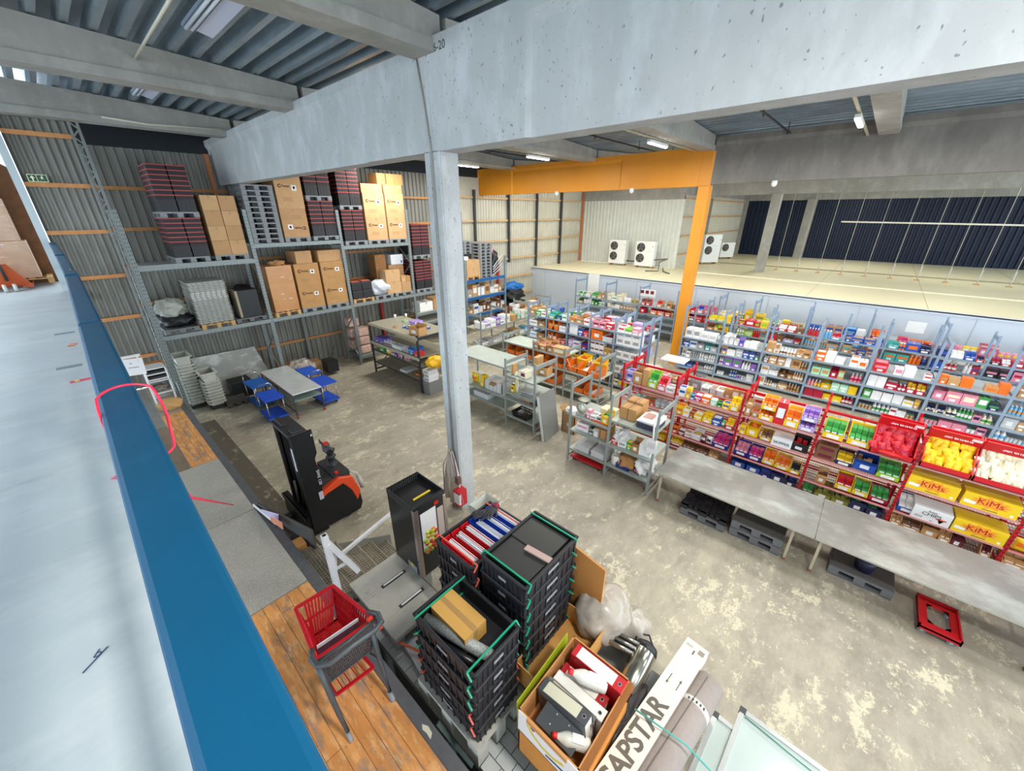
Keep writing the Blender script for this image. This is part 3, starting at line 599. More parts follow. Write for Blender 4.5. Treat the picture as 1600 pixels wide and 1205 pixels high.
carton(8.53, 9.2, 14.45, 14.92, 2.6, 3.05, 'pale carton at left foot of the pile', CARD3); carton(8.52, 9.18, 14.45, 14.92, 3.055, 3.52, 'pale carton standing on the left one of the pile', CARD3)
carton(9.22, 9.66, 14.45, 14.9, 2.6, 3.0, 'pale carton at right foot of the pile by the post', CARD); carton(9.24, 9.45, 14.47, 14.9, 3.005, 3.25, 'narrow carton in the middle of the pile', CARD3); carton(9.47, 9.67, 14.47, 14.9, 3.005, 3.22, 'little carton beside the narrow one', CARD2)
carton(9.0, 9.7, 14.95, 15.4, 2.6, 3.65, 'carton with paper label behind the pile', CARD)
b = MB(); b.box(9.15, 14.95, 3.66, 9.72, 15.35, 4.05, M('#e7e9ec', .4)); b.box(9.6, 14.945, 3.7, 9.68, 14.95, 3.8, M('#3c74b8', .5)); tag(b.build('white_bag', bevel=.05), 'white plastic pack on top of the cartons', 'pack')
# pink chequered bales under rack bay 3
for i, (xa, za, yy) in enumerate(((7.1, .35, 14.6), (7.1, .72, 14.6), (7.1, 1.08, 14.6), (6.99, .5, 15.1), (7.02, .95, 15.1), (7.0, 1.4, 15.1))):
    b = MB(); b.box(xa, yy, za, xa+.44, yy+.42, za+.34, M('#d9b3a4', .7, 0, .2, 14)); tag(b.build('pink_bale', bevel=.06), ['pink patterned bale, front lowest', 'pink patterned bale, front middle', 'pink patterned bale, front top', 'pink patterned bale at back, lowest', 'pink patterned bale at back, middle', 'pink patterned bale at back, top'][i], 'bale')
b = MB(); b.box(6.99, 14.45, .22, 7.8, 15.5, .34, RACKM); tag(b.build('low_shelf'), 'low grey shelf carrying the pink bales', 'shelf')
# blue rack load
pallet(12.8, 14.42, 2.65, 'wooden pallet under taped cartons, blue beam rack', WOODP, kind='wood', w=.9)
carton(12.85, 13.72, 14.45, 15.4, 2.8, 3.2, 'lower taped carton on the blue beam rack', CARD3); carton(12.85, 13.7, 14.45, 15.4, 3.2, 3.55, 'upper taped carton on the blue beam rack', CARD3)
b = MB(); b.box(12.85, 14.6, 3.56, 13.1, 14.8, 3.72, WHITE); tag(b.build('white_box'), 'small white box on the taped cartons', 'box')
for i in range(11): pallet(13.72, 14.42, 2.65+i*.15, nth(i, 11)+' grey pallet in the stack on the blue beam rack', group='pallets on the blue beam rack')
for i in range(4): pallet(12.82, 14.9, 3.8+i*.15, nth(i, 4)+' grey pallet behind the taped cartons by the column', group='pallets behind taped cartons')
rag('bin_bag', 'black bin bag and tubes on the blue beam rack', 'bag', (14.95, 14.9, 3.3), (.38, .4, .62), M('#1b1c1f', .35), 21, amp=.4, flat=.98)
b = MB(); [b.bar((14.6, 14.42, 2.75+i*.12), (15.35, 14.5, 3.05+i*.2), .04, .03, M('#c7ccce', .4)) for i in range(4)]; tag(b.build('pale_tubes'), 'pale plastic tubes leaning on the black bin bag', 'tubes')
rag('pink_cloth', 'pink cloth on top of the black bin bag', 'cloth', (14.6, 14.6, 3.9), (.15, .12, .15), M('#d98fc0', .6), 4)
rag('blue_bags', 'bright blue bags on floor by the cold room corner', 'bags', (16.9, 15.2, 1.75), (.6, .4, .3), M('#0d6bb8', .35, 0, .1, 5), 31, amp=.5)
b = MB(); b.box(16.2, 14.8, 0, 17.6, 15.7, .98, M('#2a2d30', .6)); tag(b.build('pallet_box'), 'dark pallet box under the black bags by the cold room', 'box')
rag('black_bags', 'black bags under the bright blue bags', 'bags', (16.9, 15.2, 1.35), (.75, .5, .45), M('#14171a', .5), 33, amp=.4)
# ================================================================ GROUND IN FRONT OF THE RACKS
t = thing('steel_sheet', 'large grey steel sheet leaning against the rear wall', 'sheet')
b = MB(); b.plate((1.85, 15.55, 0), (4.0, 15.55, 0), (3.75, 15.9, 1.22), (1.88, 15.9, 1.25), .02, STEELP); b.build('sheet', t)
for (xa, ya, n, lab, colr) in ((1.36, 14.62, 14, 'taller', '#c4c4ba'), (1.76, 14.1, 9, 'shorter', '#c8c8bd')):
    for i in range(n):
        z = .12+i*.1; b = MB(); w, d = .42, .7
        P = lambda k, zz: [(xa+k, ya+k, zz), (xa+w-k, ya+k, zz), (xa+w-k, ya+d-k, zz), (xa+k, ya+d-k, zz)]
        lo, hi = P(.06, z), P(.035, z+.26 if i == n-1 else z+.095)
        b.add(lo+hi, [(0, 1, 5, 4), (1, 2, 6, 5), (2, 3, 7, 6), (3, 0, 4, 7), (0, 3, 2, 1)], M(colr, .5, 0, .06, 8))
        lo2, hi2 = P(.07, z+.01), P(.045, hi[0][2]-.005)
        b.add(lo2+hi2, [(4, 5, 1, 0), (5, 6, 2, 1), (6, 7, 3, 2), (7, 4, 0, 3), (0, 1, 2, 3)], M('#a9a99f', .6))
        for q in range(4):
            hh = P(.008, hi[0][2]); a, c = hh[q], hh[(q+1) % 4]; b.bar(a, c, .06, .03, M(colr, .5, 0, .06, 8))
        tag(b.build('plastic_tub'), '%s grey white nested tub in the %s tub stack' % (nth(i, n), lab), 'tub', 'nested tubs in the %s stack' % lab)
    b = MB(); b.box(xa, ya, .05, xa+.42, ya+.7, .11, BLACKP)
    for dx in (.05, .37):
        for dy in (.06, .64): b.lathe([(.04, -.015), (.04, .015)], BLACKP, 8, TR(xa+dx, ya+dy, .04, 0, PI/2, 0))
    tag(b.build('dolly'), 'black dolly under the %s stack of tubs' % lab, 'dolly')
# blue two-tier carts
def cart(x, y, rz, label, c1='#1f4fc0', m=None):
    t = thing('platform_cart', label, 'cart', (x, y, 0), rz)
    bm = M(c1, .4, 0, .06, 6); ch = M('#c7cacb', .25, .9)
    for z, nm in ((.12, 'lower_deck'), (.7, 'upper_deck')):
        b = MB(); b.box(-.26, -.4, z, .26, .4, z+.05, bm); b.box(-.24, -.38, z+.05, .24, .38, z+.052, bm); b.build(nm, t, .015)
    for s in (-1, 1):
        b = MB(); b.tube([(s*.22, -.36, .15), (s*.22, -.36, .7)], .014, ch, 8); b.build('leg', t); b = MB(); b.tube([(s*.22, .36, .15), (s*.22, .36, .7)], .014, ch, 8); b.build('leg', t)
    b = MB(); b.tube([(-.22, .38, .7), (-.22, .41, .88), (-.16, .42, .95), (.16, .42, .95), (.22, .41, .88), (.22, .38, .7)], .014, ch, 8); b.build('handle', t)
    for sx in (-.18, .18):
        for sy in (-.3, .3):
            b = MB(); b.lathe([(.05, -.015), (.05, .015)], DGREY, 10, TR(sx, sy, .05, 0, PI/2, 0)); b.box(sx-.02, sy-.02, .05, sx+.02, sy+.02, .12, ZINC); b.build('castor', t)
cart(2.92, 12.2, 0, 'blue two tier cart nearest the camera, left of the table trolley'); cart(2.98, 13.5, .05, 'darker blue two tier cart left of the table trolley, rear', '#1a5cae')
cart(4.45, 12.15, .05, 'blue two tier cart at right of the table trolley, front'); cart(4.5, 13.35, 0, 'blue two tier cart at right of the table trolley, rear', '#2a5cc8')
t = thing('table_trolley', 'long metal topped trolley table between the blue carts', 'trolley', (3.75, 12.9, 0))
b = MB(); b.box(-.42, -1.35, .76, .42, 1.35, .8, M('#dfe3e2', .3, .35, .12, 3)); b.build('tabletop', t, .008); b = MB(); b.box(-.4, -1.33, .55, .4, 1.33, .57, M('#93a9a0', .5, .3)); b.build('shelf', t)
b = MB(); b.box(-.43, -1.36, .74, -.41, 1.36, .77, M('#a0483a', .5)); b.build('edge_strip', t)
for sx in (-.4, .4):
    for sy in (-1.3, 0, 1.3):
        b = MB(); b.bar((sx, sy, .1), (sx, sy, .76), .035, .035, M('#4a4d50', .4, .5)); l = b.build('leg', t); b = MB(); b.lathe([(.05, -.02), (.05, .02)], M('#b8402a', .5), 10, TR(sx, sy, .05, 0, PI/2, 0)); b.build('castor', l)
for sx in (-.4, .4): b = MB(); b.bar((sx, -1.3, .2), (sx, 1.3, .2), .025, .025, M('#4a4d50', .4, .5)); b.build('stretcher', t)
rag('plastic_film_heap', 'heap of clear plastic film behind the table trolley', 'film', (4.75, 14.75, .35), (.5, .3, .38), M('#b3a79c', .35, 0, .25, 7), 41, amp=.6, flat=.95)
carton(4.2, 4.7, 15.1, 15.5, 0, .5, 'brown carton behind the heap of plastic film', M('#9c5f38', .8)); carton(5.2, 5.55, 14.9, 15.3, 0, .45, 'tan carton at right of the plastic film heap', CARD)
b = MB(); b.box(5.5, 14.2, .1, 5.9, 14.7, .55, BLACKP); b.tube([(5.6, 14.2, .5), (6.0, 14.5, 1.0)], .02, BLACKP, 6); tag(b.build('floor_cleaner'), 'black machine with raised handle behind the blue carts', 'machine')
b = MB(); b.box(2.5, 14.5, .0, 3.1, 15.1, .55, BLACKP); tag(b.build('black_crate', bevel=.01), 'black box behind the darker blue cart', 'box')
pallet(2.15, 13.9, 0, 'dark worn pallet on the floor beside the steel sheet', M('#54514b', .7), w=.6, d=.9)
# ================================================================ DOCK FURNITURE
t = thing('pigeonhole_shelf', 'white narrow shelf unit with black trays on the dock', 'shelf unit', (.55, 12.7, 1.1))
b = MB()
b.box(0, 0, 0, .03, .5, .95, WHITE); b.box(.4, 0, 0, .43, .5, .95, WHITE); b.box(0, .48, 0, .43, .5, .95, WHITE)
for z in (.02, .3, .62): b.box(0, 0, z, .43, .5, z+.02, WHITE)
b.build('carcass', t)
for i in range(5): b = MB(); b.box(.03, .02, .66+i*.07, .4, .48, .69+i*.07, BLACKP if i % 2 else M('#d5d8d6', .5)); b.build('tray', t)
rag('small_clutter', 'small grey and white things lying in the white shelf unit', 'things', (.75, 12.9, 1.5), (.15, .15, .08), M('#8b8178', .6), 51, amp=.6)
rag('paper_sack_open', 'open crumpled brown paper box in front of the white shelf unit', 'box', (.77, 12.3, 1.2), (.24, .2, .17), M('#c59a63', .8, 0, .12, 8), 52, amp=.35, flat=.6)
t = thing('notice_stand', 'stand with white information sheet beside the blue rail', 'sign', (.24, 12.4, 1.1))
b = MB(); T = TR(0, 0, 1.2, -.5, .08, 0); b.box(.0, -.01, -.2, .36, .01, .2, M('#f1f1f3', .4), T); b.box(.08, -.015, -.02, .26, -.01, -.005, M('#7d8696', .5), T); b.box(.12, -.015, .08, .16, -.01, .1, M('#7d8696', .5), T); b.build('sheet', t); b = MB(); b.box(.0, .05, 1.4, .36, .09, 1.46, M('#dfe3e6', .4, .2)); b.build('top_rail', t); b = MB(); b.bar((.3, .06, 0), (.3, .06, 1.45), .03, .03, WHITE); b.build('post', t)
b = MB(); b.prism([(.5, 1.98), (.6, 2.02), (1.0, 2.02), (1.04, 1.98)], 13.2, 13.6, M('#b9733a', .6)); tag(b.build('wooden_shelf_board'), 'small wooden board shelf on corrugated wall', 'shelf')
# exit sign
t = thing('exit_sign', 'green and cream arrow and running figure exit sign on the corrugated wall', 'sign', (.07, 14.3, 6.25))
b = MB(); b.box(0, 0, 0, .3, .02, .15, M('#e8e8bc', .5)); b.box(.012, -.003, .012, .135, 0, .138, M('#17492e', .5)); b.box(.145, -.003, .012, .288, 0, .138, M('#17492e', .5))
AR = M('#ece9c0', .5); b.box(.062, -.005, .02, .085, -.003, .08, AR); b.add([(.035, -.005, .075), (.112, -.005, .075), (.0735, -.005, .125)], [(0, 1, 2)], AR)
b.box(.2, -.005, .06, .23, -.003, .1, AR); b.bar((.2, -.004, .1), (.175, -.004, .075), .01, .002, AR); b.bar((.23, -.004, .095), (.26, -.004, .08), .01, .002, AR); b.bar((.205, -.004, .06), (.18, -.004, .025), .012, .002, AR); b.bar((.225, -.004, .06), (.25, -.004, .03), .012, .002, AR); b.box(.215, -.005, .105, .235, -.003, .125, AR); b.build('sign_face', t)
# upper floor load: pallet jack and wrapped cartons
pallet(-1.55, 15.75, 3.97, 'wooden pallet carrying wrapped cartons on the upper floor', WOODP, kind='wood', w=1.3, d=.9)
WR = layered('wrapped_cartons', '#c29a7a', [('#d8b294', 1.5, .5, .1, (1, 1, 2), .5), ('#f2e6dc', 4, .64, .03, (.6, 1, 3), .8)], .25, .2)
for i, (x0, x1, z0, z1, l) in enumerate(((-1.55, -.42, 4.12, 5.0, 'lowest'), (-1.6, -.5, 5.0, 5.95, 'middle'), (-1.65, -.56, 5.95, 6.7, 'top'))):
    b = MB(); b.box(x0, 15.8, z0, x1, 16.6, z1, WR); tag(b.build('cardboard_box', bevel=.015), l+' wrapped brown carton of stack on the upper floor', 'box')
b = MB(); b.prism([(-.75, 3.9), (-.1, 3.9), (-.1, 6.6), (-.55, 6.95), (-1.8, 6.95), (-1.8, 6.7), (-.75, 6.6)], 16.65, 16.8, M('#8a5f3c', .6, 0, .2, 6)); tag(b.build('timber_partition'), 'brown wooden panel behind the wrapped cartons', 'panel')
t = thing('pallet_jack', 'orange hand pallet jack under the wrapped cartons', 'pallet jack', (-.98, 15.3, 3.9))
JO = M('#c4531f', .4, .1, .08, 6)
for dx in (-.35, .2): b = MB(); b.box(dx, 0, .06, dx+.16, 1.2, .12, JO); b.build('fork', t)
b = MB(); b.add([(-.35, 0, .1), (.36, 0, .1), (.1, -.1, .62), (-.1, -.1, .62), (-.35, .1, .1), (.36, .1, .1), (.1, 0, .62), (-.1, 0, .62)], [(0, 1, 2, 3), (5, 4, 7, 6), (1, 5, 6, 2), (4, 0, 3, 7), (3, 2, 6, 7)], JO); b.build('frame', t)
b = MB(); b.tube([(0, -.1, .25), (0, -.35, 1.25)], .03, DGREY, 8); b.tube([(-.1, -.37, 1.2), (-.12, -.4, 1.35), (.12, -.4, 1.35), (.1, -.37, 1.2)], .018, DGREY, 8); b.build('handle', t)
for dx in (-.08, .08): b = MB(); b.lathe([(.09, -.03), (.09, .03)], M('#d9d6cc', .5), 12, TR(dx, -.15, .09, 0, PI/2, 0)); b.build('wheel', t)

# ================================================================ STAIRS AND WHITE RAILINGS
t = thing('grating_stairs', 'short steel grating stairs down from the loading dock', 'stairs')
GRT = M('#a69c8a', .5, .4, .1, 8)
for i in range(5):
    x = 1.08+i*.27; z = 1.0-i*.185; b = MB()
    b.box(x, 4.05, z-.04, x+.25, 4.075, z, GRT); b.box(x, 5.2, z-.04, x+.25, 5.225, z, GRT); b.box(x, 4.05, z-.04, x+.025, 5.22, z, GRT); b.box(x+.225, 4.05, z-.04, x+.25, 5.22, z, GRT)
    for k in range(1, 26): b.box(x, 4.05+k*.045, z-.02, x+.25, 4.062+k*.045, z-.002, GRT)
    for k in range(1, 6): b.box(x+k*.04, 4.05, z-.02, x+.01+k*.04, 5.22, z-.001, GRT)
    b.build('tread', t)
for y in (4.03, 5.225): b = MB(); b.plate((1.06, y, .75), (2.5, y, -.0), (2.5, y, .3), (1.06, y, 1.06), .02, M('#8d8a80', .5, .3)); b.build('stringer', t)
b = MB(); b.box(1.06, 5.23, .9, 1.2, 5.42, 1.1, M('#c58a4b', .6)); tag(b.build('timber_block', bevel=.01), 'orange brown timber block beside the top stair tread', 'timber')
t = thing('stair_railing', 'white painted steel railing frame at the dock stairs', 'railing')
WP = M('#e3e6ea', .35, .1, .05, 6)
b = MB(); b.bar((1.15, 4.13, 1.0), (1.15, 4.13, 2.0), .07, .07, WP); b.box(1.13, 4.11, 1.99, 1.17, 4.15, 2.003, BLACKP); b.build('post', t)
b = MB(); b.bar((1.17, 4.12, 1.86), (1.43, 4.08, 1.2), .07, .06, WP); b.build('brace', t)
b = MB(); b.bar((1.2, 4.3, 1.05), (1.22, 4.14, 1.7), .04, .04, WP); b.build('stay', t)
b = MB(); b.bar((1.2, 4.18, 1.35), (1.38, 4.1, 1.42), .03, .03, WP); b.build('clip', t)
b = MB(); b.bar((1.33, 4.38, 1.32), (3.0, 5.1, .95), .045, .045, WP); b.build('handrail', t)
# folded grey board with stickers at the dock edge
t = thing('sticker_board', 'dark grey folded board with stickers leaning at the dock edge', 'board')
b = MB(); b.plate((.98, 6.6, 1.1), (1.28, 5.1, .9), (1.3, 5.1, 1.35), (1.0, 6.6, 1.2), .03, M('#4c4a48', .6, .1, .1, 8)); b.build('board', t)
b = MB(); b.plate((.93, 6.65, 1.14), (1.02, 5.9, 1.14), (1.03, 5.9, 1.18), (.94, 6.65, 1.18), .01, WHITE); b.build('white_edge', t)
b = MB(); b.plate((.985, 6.3, 1.2), (1.1, 5.9, 1.14), (1.13, 5.9, 1.28), (1.0, 6.3, 1.23), .008, M('#c9b9d8', .5), TR(-.035, 0, .02)); b.plate((1.02, 5.95, 1.2), (1.09, 5.65, 1.16), (1.1, 5.65, 1.3), (1.04, 5.95, 1.26), .008, M('#d98a68', .5), TR(-.04, 0, .02)); b.build('sticker', t)
rag('bottle_heap', 'green and blue litter lying in the gap beside the stairs', 'litter', (1.22, 5.75, .35), (.2, .35, .2), M('#6f7a4c', .5, 0, .3, 12), 61, amp=.5); rag('blue_rag', 'small blue rag in the gap beside the stairs', 'rag', (1.35, 5.35, .55), (.09, .1, .07), M('#2a86bd', .5), 62, amp=.5)

# ================================================================ STACKER TRUCK
t = thing('stacker_truck', 'black and orange pedestrian stacker truck below the dock', 'forklift')
BK = M('#1b1b1d', .38, .3, .1, 8); BK2 = M('#2c2c2e', .5, 0, .1, 10); OR = M('#e0491c', .35, 0, .05, 5)
for y in (6.53, 7.22):
    b = MB(); b.box(1.66, y-.045, .04, 1.92, y-.02, 2.2, BK); b.box(1.66, y+.02, .04, 1.92, y+.045, 2.2, BK); b.box(1.7, y-.045, .04, 1.73, y+.045, 2.2, BK); b.box(1.8, y-.02, .04, 1.83, y+.05, 2.2, BK); b.box(1.87, y-.05, .04, 1.93, y+.05, 2.2, BK)
    b.build('mast_rail', t, .004)
b = MB(); b.box(1.64, 6.47, 2.17, 1.95, 7.28, 2.22, BK2); b.box(1.72, 6.5, 2.2, 1.9, 6.66, 2.25, BK2); b.box(1.7, 6.9, 2.2, 1.8, 7.26, 2.26, BK2); b.build('mast_crossbar', t, .006)
b = MB(); b.add([(1.93, 6.47, 1.5), (1.93, 6.47, 2.2), (2.02, 6.47, 2.2), (2.02, 6.47, 1.72), (1.95, 6.47, 1.6), (1.93, 6.5, 1.5), (1.93, 6.5, 2.2), (2.02, 6.5, 2.2), (2.02, 6.5, 1.72), (1.95, 6.5, 1.6)], [(0, 4, 3, 2, 1), (5, 6, 7, 8, 9), (2, 3, 8, 7), (3, 4, 9, 8), (1, 2, 7, 6)], BK); b.build('side_guard', t)
b = MB(); b.box(1.66, 6.44, .15, 1.96, 6.47, 2.2, BK); b.build('mast_side', t)
b = MB(); b.tube([(1.78, 6.75, .2), (1.78, 6.75, 2.1)], .035, M('#8a8478', .3, .8), 10); b.tube([(1.8, 6.98, .2), (1.8, 6.98, 1.4)], .03, BK2, 8); b.build('lift_cylinder', t)
b = MB(); b.tube([(1.72, 6.85, 1.7), (1.74, 6.84, .9), (1.7, 6.9, .4)], .018, M('#111', .4) if False else BK2, 6); b.tube([(1.7, 7.05, 1.0), (1.68, 7.05, .3)], .02, M('#6f6a60', .5, .6), 6); b.build('hose', t)
b = MB(); b.box(1.58, 6.5, .06, 1.68, 7.6, .5, BK); b.box(1.56, 6.5, .42, 1.6, 7.6, .5, BK2); b.build('carriage', t)
for y in (6.6, 7.3): b = MB(); b.box(.98+.12, y, .04, 1.6, y+.14, .1, BK2); b.build('fork', t)
b = MB()
b.prism([(1.95, .05), (2.62, .05), (2.68, .2), (2.66, .5), (2.5, .78), (2.3, .92), (1.95, .8)], 6.52, 7.35, BK); b.build('body', t, .03)
b = MB(); b.prism([(1.96, .74), (2.06, .78), (2.36, .84), (2.5, .6), (2.58, .3), (2.67, .5), (2.56, .9), (2.3, 1.0), (1.96, .86)], 6.51, 7.36, OR); b.build('orange_cover', t, .015)
b = MB(); b.box(1.96, 6.62, .84, 2.3, 7.25, 1.0, BK2); b.box(2.02, 6.75, 1.0, 2.22, 6.85, 1.012, BLACKP); b.box(2.02, 6.95, 1.0, 2.22, 7.05, 1.012, BLACKP); b.box(2.24, 6.58, .9, 2.55, 7.3, 1.03, BK2); b.build('battery_lid', t, .015)
b = MB(); b.box(2.3, 6.62, 1.02, 2.36, 6.68, 1.06, M('#d8281e', .4)); b.build('emergency_stop', t)
b = MB(); b.tube([(2.55, 6.62, .98), (2.68, 6.58, .88), (2.73, 6.56, .6)], .025, M('#b9b7b0', .4), 8); b.tube([(2.7, 6.56, .78), (2.74, 6.56, .52)], .045, M('#b9b7b0', .4), 8); b.build('side_arm', t)
b = MB(); b.lathe([(.1, .96), (.09, 1.02), (.065, 1.05), (.06, 1.16), (.09, 1.2), (.05, 1.24)], BK2, 12, TR(2.42, 7.0, .02) @ Matrix.Diagonal((1.1, 1.1, 1.0, 1))); b.lathe([(.07, 1.1), (.05, 1.2), (.07, 1.3), (.1, 1.36), (.03, 1.42)], BK2, 12, TR(2.42, 7.0, 0)); b.build('tiller_column', t)
b = MB()
for s in (-1, 1): b.tube([(2.4, 7.0+s*.03, 1.38), (2.42, 7.0+s*.13, 1.36), (2.4, 7.0+s*.22, 1.42), (2.34, 7.0+s*.21, 1.54), (2.32, 7.0+s*.11, 1.52), (2.34, 7.0+s*.04, 1.48)], .014, BK2, 6)
b.box(2.31, 6.95, 1.36, 2.43, 7.05, 1.52, M('#55575a', .5)); b.build('tiller_handle', t)
b = MB(); b.box(2.33, 6.95, 1.52, 2.42, 7.05, 1.545, M('#d8281e', .4)); b.build('red_button', t)
b = MB(); b.lathe([(.11, -.04), (.11, .04)], DGREY, 14, TR(2.35, 6.6, .11, PI/2, 0, 0)); b.build('wheel', t)
text('16', .07, M('#e9e9e9', .5), t, (1.98, 6.466, 2.1), FACEY); text('SWE 120', .07, M('#d5d5d5', .5), t, (1.95, 6.438, 1.25), (PI/2, PI/2, 0), sx=1.2)
b = MB(); b.box(1.88, 6.436, .78, 1.955, 6.44, .95, M('#b9b3bd', .5)); b.box(1.655, 6.5, 1.5, 1.66, 6.56, 1.95, M('#dcdce2', .5)); b.build('sticker', t)

# ================================================================ RAISED PALLET PLATFORM WITH LOOSE GOODS
BLOCK = M('#c3c7c5', .7, 0, .06, 12); t = thing('paved_platform', 'grey block topped platform between the loading dock and the goods', 'platform')
b = MB(); b.box(1.2, .25, .78, 3.1, 2.75, .86, M('#7f8280', .7)); b.box(1.2, 2.75, .78, 2.1, 4.02, .86, M('#7f8280', .7)); b.build('deck', t)
b = MB()
for i in range(5):
    for j in range(26):
        x = 1.2+i*.13; y = .3+j*.172+(.086 if i % 2 else 0)
        if x+.12 < 2.1 and y+.165 < 4.0: b.box(x, y, .86, x+.122, y+.164, .885, BLOCK)
b.build('block_paving', t)
for y in (.4, 1.2, 2.0, 3.2, 3.9): b = MB(); b.bar((1.25, y, 0), (1.25, y, .8), .06, .06, M('#6f746f', .5, .4)); b.build('leg', t)
b = MB(); b.bar((1.12, 2.0, 1.0), (1.24, 1.65, .55), .05, .02, M('#6f7f78', .5, .3)); tag(b.build('steel_strap'), 'grey green steel strap hanging in the gap beside the dock', 'strap')
# grey plastic pallet with two slots
def slab(): pass
t = thing('slotted_pallet', 'grey plastic pallet box lid with two handle slots', 'pallet', (1.28, 2.98, .89))
SP = layered('dusty_grey_plastic', '#b3b0a6', [('#c4c0b4', 2, .5, .1, (1, 1, 1), .6), ('#8f8b80', 6, .62, .05, (1, 1, 1), .5)], .7, .15)
b = MB(); W, D = .72, 1.12
for x0, y0, x1, y1 in ((0, 0, W, .3), (0, .34, W, .72), (0, .76, W, D), (0, .3, .28, .34), (.62, .3, W, .34), (0, .72, .28, .76), (.62, .72, W, .76)): b.box(x0, y0, .1, x1, y1, .17, SP)
b.build('deck', t, .01); b = MB()
for x in (0, .3, .6):
    for y in (0, .48, .98): b.box(x, y, 0, x+.12, y+.14, .1, SP)
b.build('foot', t)
for yy in (.3, .72): b = MB(); b.box(.27, yy, .165, .63, yy+.045, .18, DGREY); b.box(.3, yy+.01, .16, .6, yy+.035, .183, WHITE); b.build('slot_trim', t)
# display cooler
t = thing('display_cooler', 'black and silver display cooler with apple picture on its front', 'cooler', (2.0, 3.45, 1.06))
def cooler():
    w, d, h = .5, .62, 1.18
    b = MB(); b.box(0, .06, 0, w, d, h-.08, M('#2b2b2d', .3, .4, .05, 2)); b.build('body', t, .008)
    b = MB(); b.box(0, .06, h-.08, .012, d, h, BLACKP); b.box(w-.012, .06, h-.08, w, d, h, BLACKP); b.box(0, d-.012, h-.08, w, d, h, BLACKP)
    for k in range(14): b.box(.03+k*.032, d-.05, h-.075, .038+k*.032, d-.045, h, M('#4d4f50', .5))
    b.box(.02, d-.05, h-.01, w-.02, d-.04, h, BLACKP); b.build('top_rim', t)
    b = MB(); b.box(.0, 0, -.02, w, .055, h, M('#2a2b2d', .3, .3)); b.box(-.003, -.004, -.02, .06, .058, h-.05, M('#b9aaa6', .2, .8)); b.box(w-.05, -.004, .1, w+.003, .05, h-.05, M('#b9aaa6', .2, .8)); dr = b.build('door', t, .005)
    b = MB(); b.box(.08, -.008, .42, w-.18, -.002, h-.14, M('#e9e9ea', .3)); b.box(w-.16, -.008, .3, w-.06, -.002, h-.2, M('#c9b8ae', .25, .2)); b.box(w-.2, -.012, h-.12, w-.13, -.004, h-.07, M('#b8241c', .4)); pc = b.build('poster', dr)
    rr = random.Random(4); cs = [M(c, .35) for c in ('#d94a22', '#b9c43a', '#e8742c', '#d6d455', '#8fae2f', '#c9361f')]
    b = MB()
    for i in range(34):
        x = .1+rr.random()*(w-.3); z = .36+rr.random()*.36; b.lathe([(.001, -.012), (.03, -.004), (.034, .004), (.001, .012)], cs[i % 6], 8, TR(x, -.012-rr.random()*.008, z, PI/2, 0, 0))
    b.build('apple_picture', dr)
    b = MB(); b.bar((.1, .14, h+.01), (.36, .14, h+.01), .02, .015, M('#e4c21a', .4)); b.build('yellow_strip', t)
    b = MB(); b.box(-.002, .1, .0, .0, .3, .12, M('#a7a9ab', .4, .5)); b.lathe([(.03, -.003), (.03, .003)], M('#e0c427', .4), 10, TR(-.003, .2, .1, 0, PI/2, 0)); b.build('base_plate', t)
cooler()
# hanging apron with strap on the column
def apron():
    t = thing('hanging_apron', 'cream apron with purple straps hanging on the concrete column', 'apron')
    b = MB(); n = 12; vs = []
    for j, z in enumerate((1.4, 1.2, .9, .5, .15)):
        for i in range(n+1):
            u = i/n; wd = (.06, .12, .2, .24, .22)[j]; vs.append((3.93+.035*math.sin(u*20+j), 5.15-wd+u*wd*2-.0, z+.03*math.sin(u*9)))
    fs = [(j*(n+1)+i, j*(n+1)+i+1, (j+1)*(n+1)+i+1, (j+1)*(n+1)+i) for j in range(4) for i in range(n)]
    b.add(vs, fs, M('#cfc4b4', .8, 0, .08, 8), True); o = b.build('cloth', t); s = o.modifiers.new('thickness', 'SOLIDIFY'); s.thickness = .02
    b = MB(); b.tube([(3.94, 5.12, 1.42), (3.92, 5.0, 1.1), (3.92, 4.95, .6), (3.9, 4.96, .2)], .015, M('#7a5a72', .7), 6); b.tube([(3.95, 5.2, 1.4), (3.9, 5.36, 1.0), (3.9, 5.4, .3)], .01, M('#8d7f9c', .7), 6); b.build('strap', t)
    b = MB(); b.box(3.88, 4.9, .75, 3.96, 5.0, .9, M('#6b4a44', .6)); b.build('buckle', t)
apron()
b = MB(); b.box(3.8, 4.8, .3, 4.0, 4.98, .65, M('#c01f2c', .5)); b.box(3.795, 4.79, .36, 3.84, 4.96, .6, WHITE); b.tube([(3.83, 4.78, .65), (3.88, 4.78, .4), (3.83, 4.78, .3)], .006, M('#d9a4c0', .5), 5); tag(b.build('red_hanging_pack', bevel=.02), 'red and white hanging pack at the foot of column', 'pack')
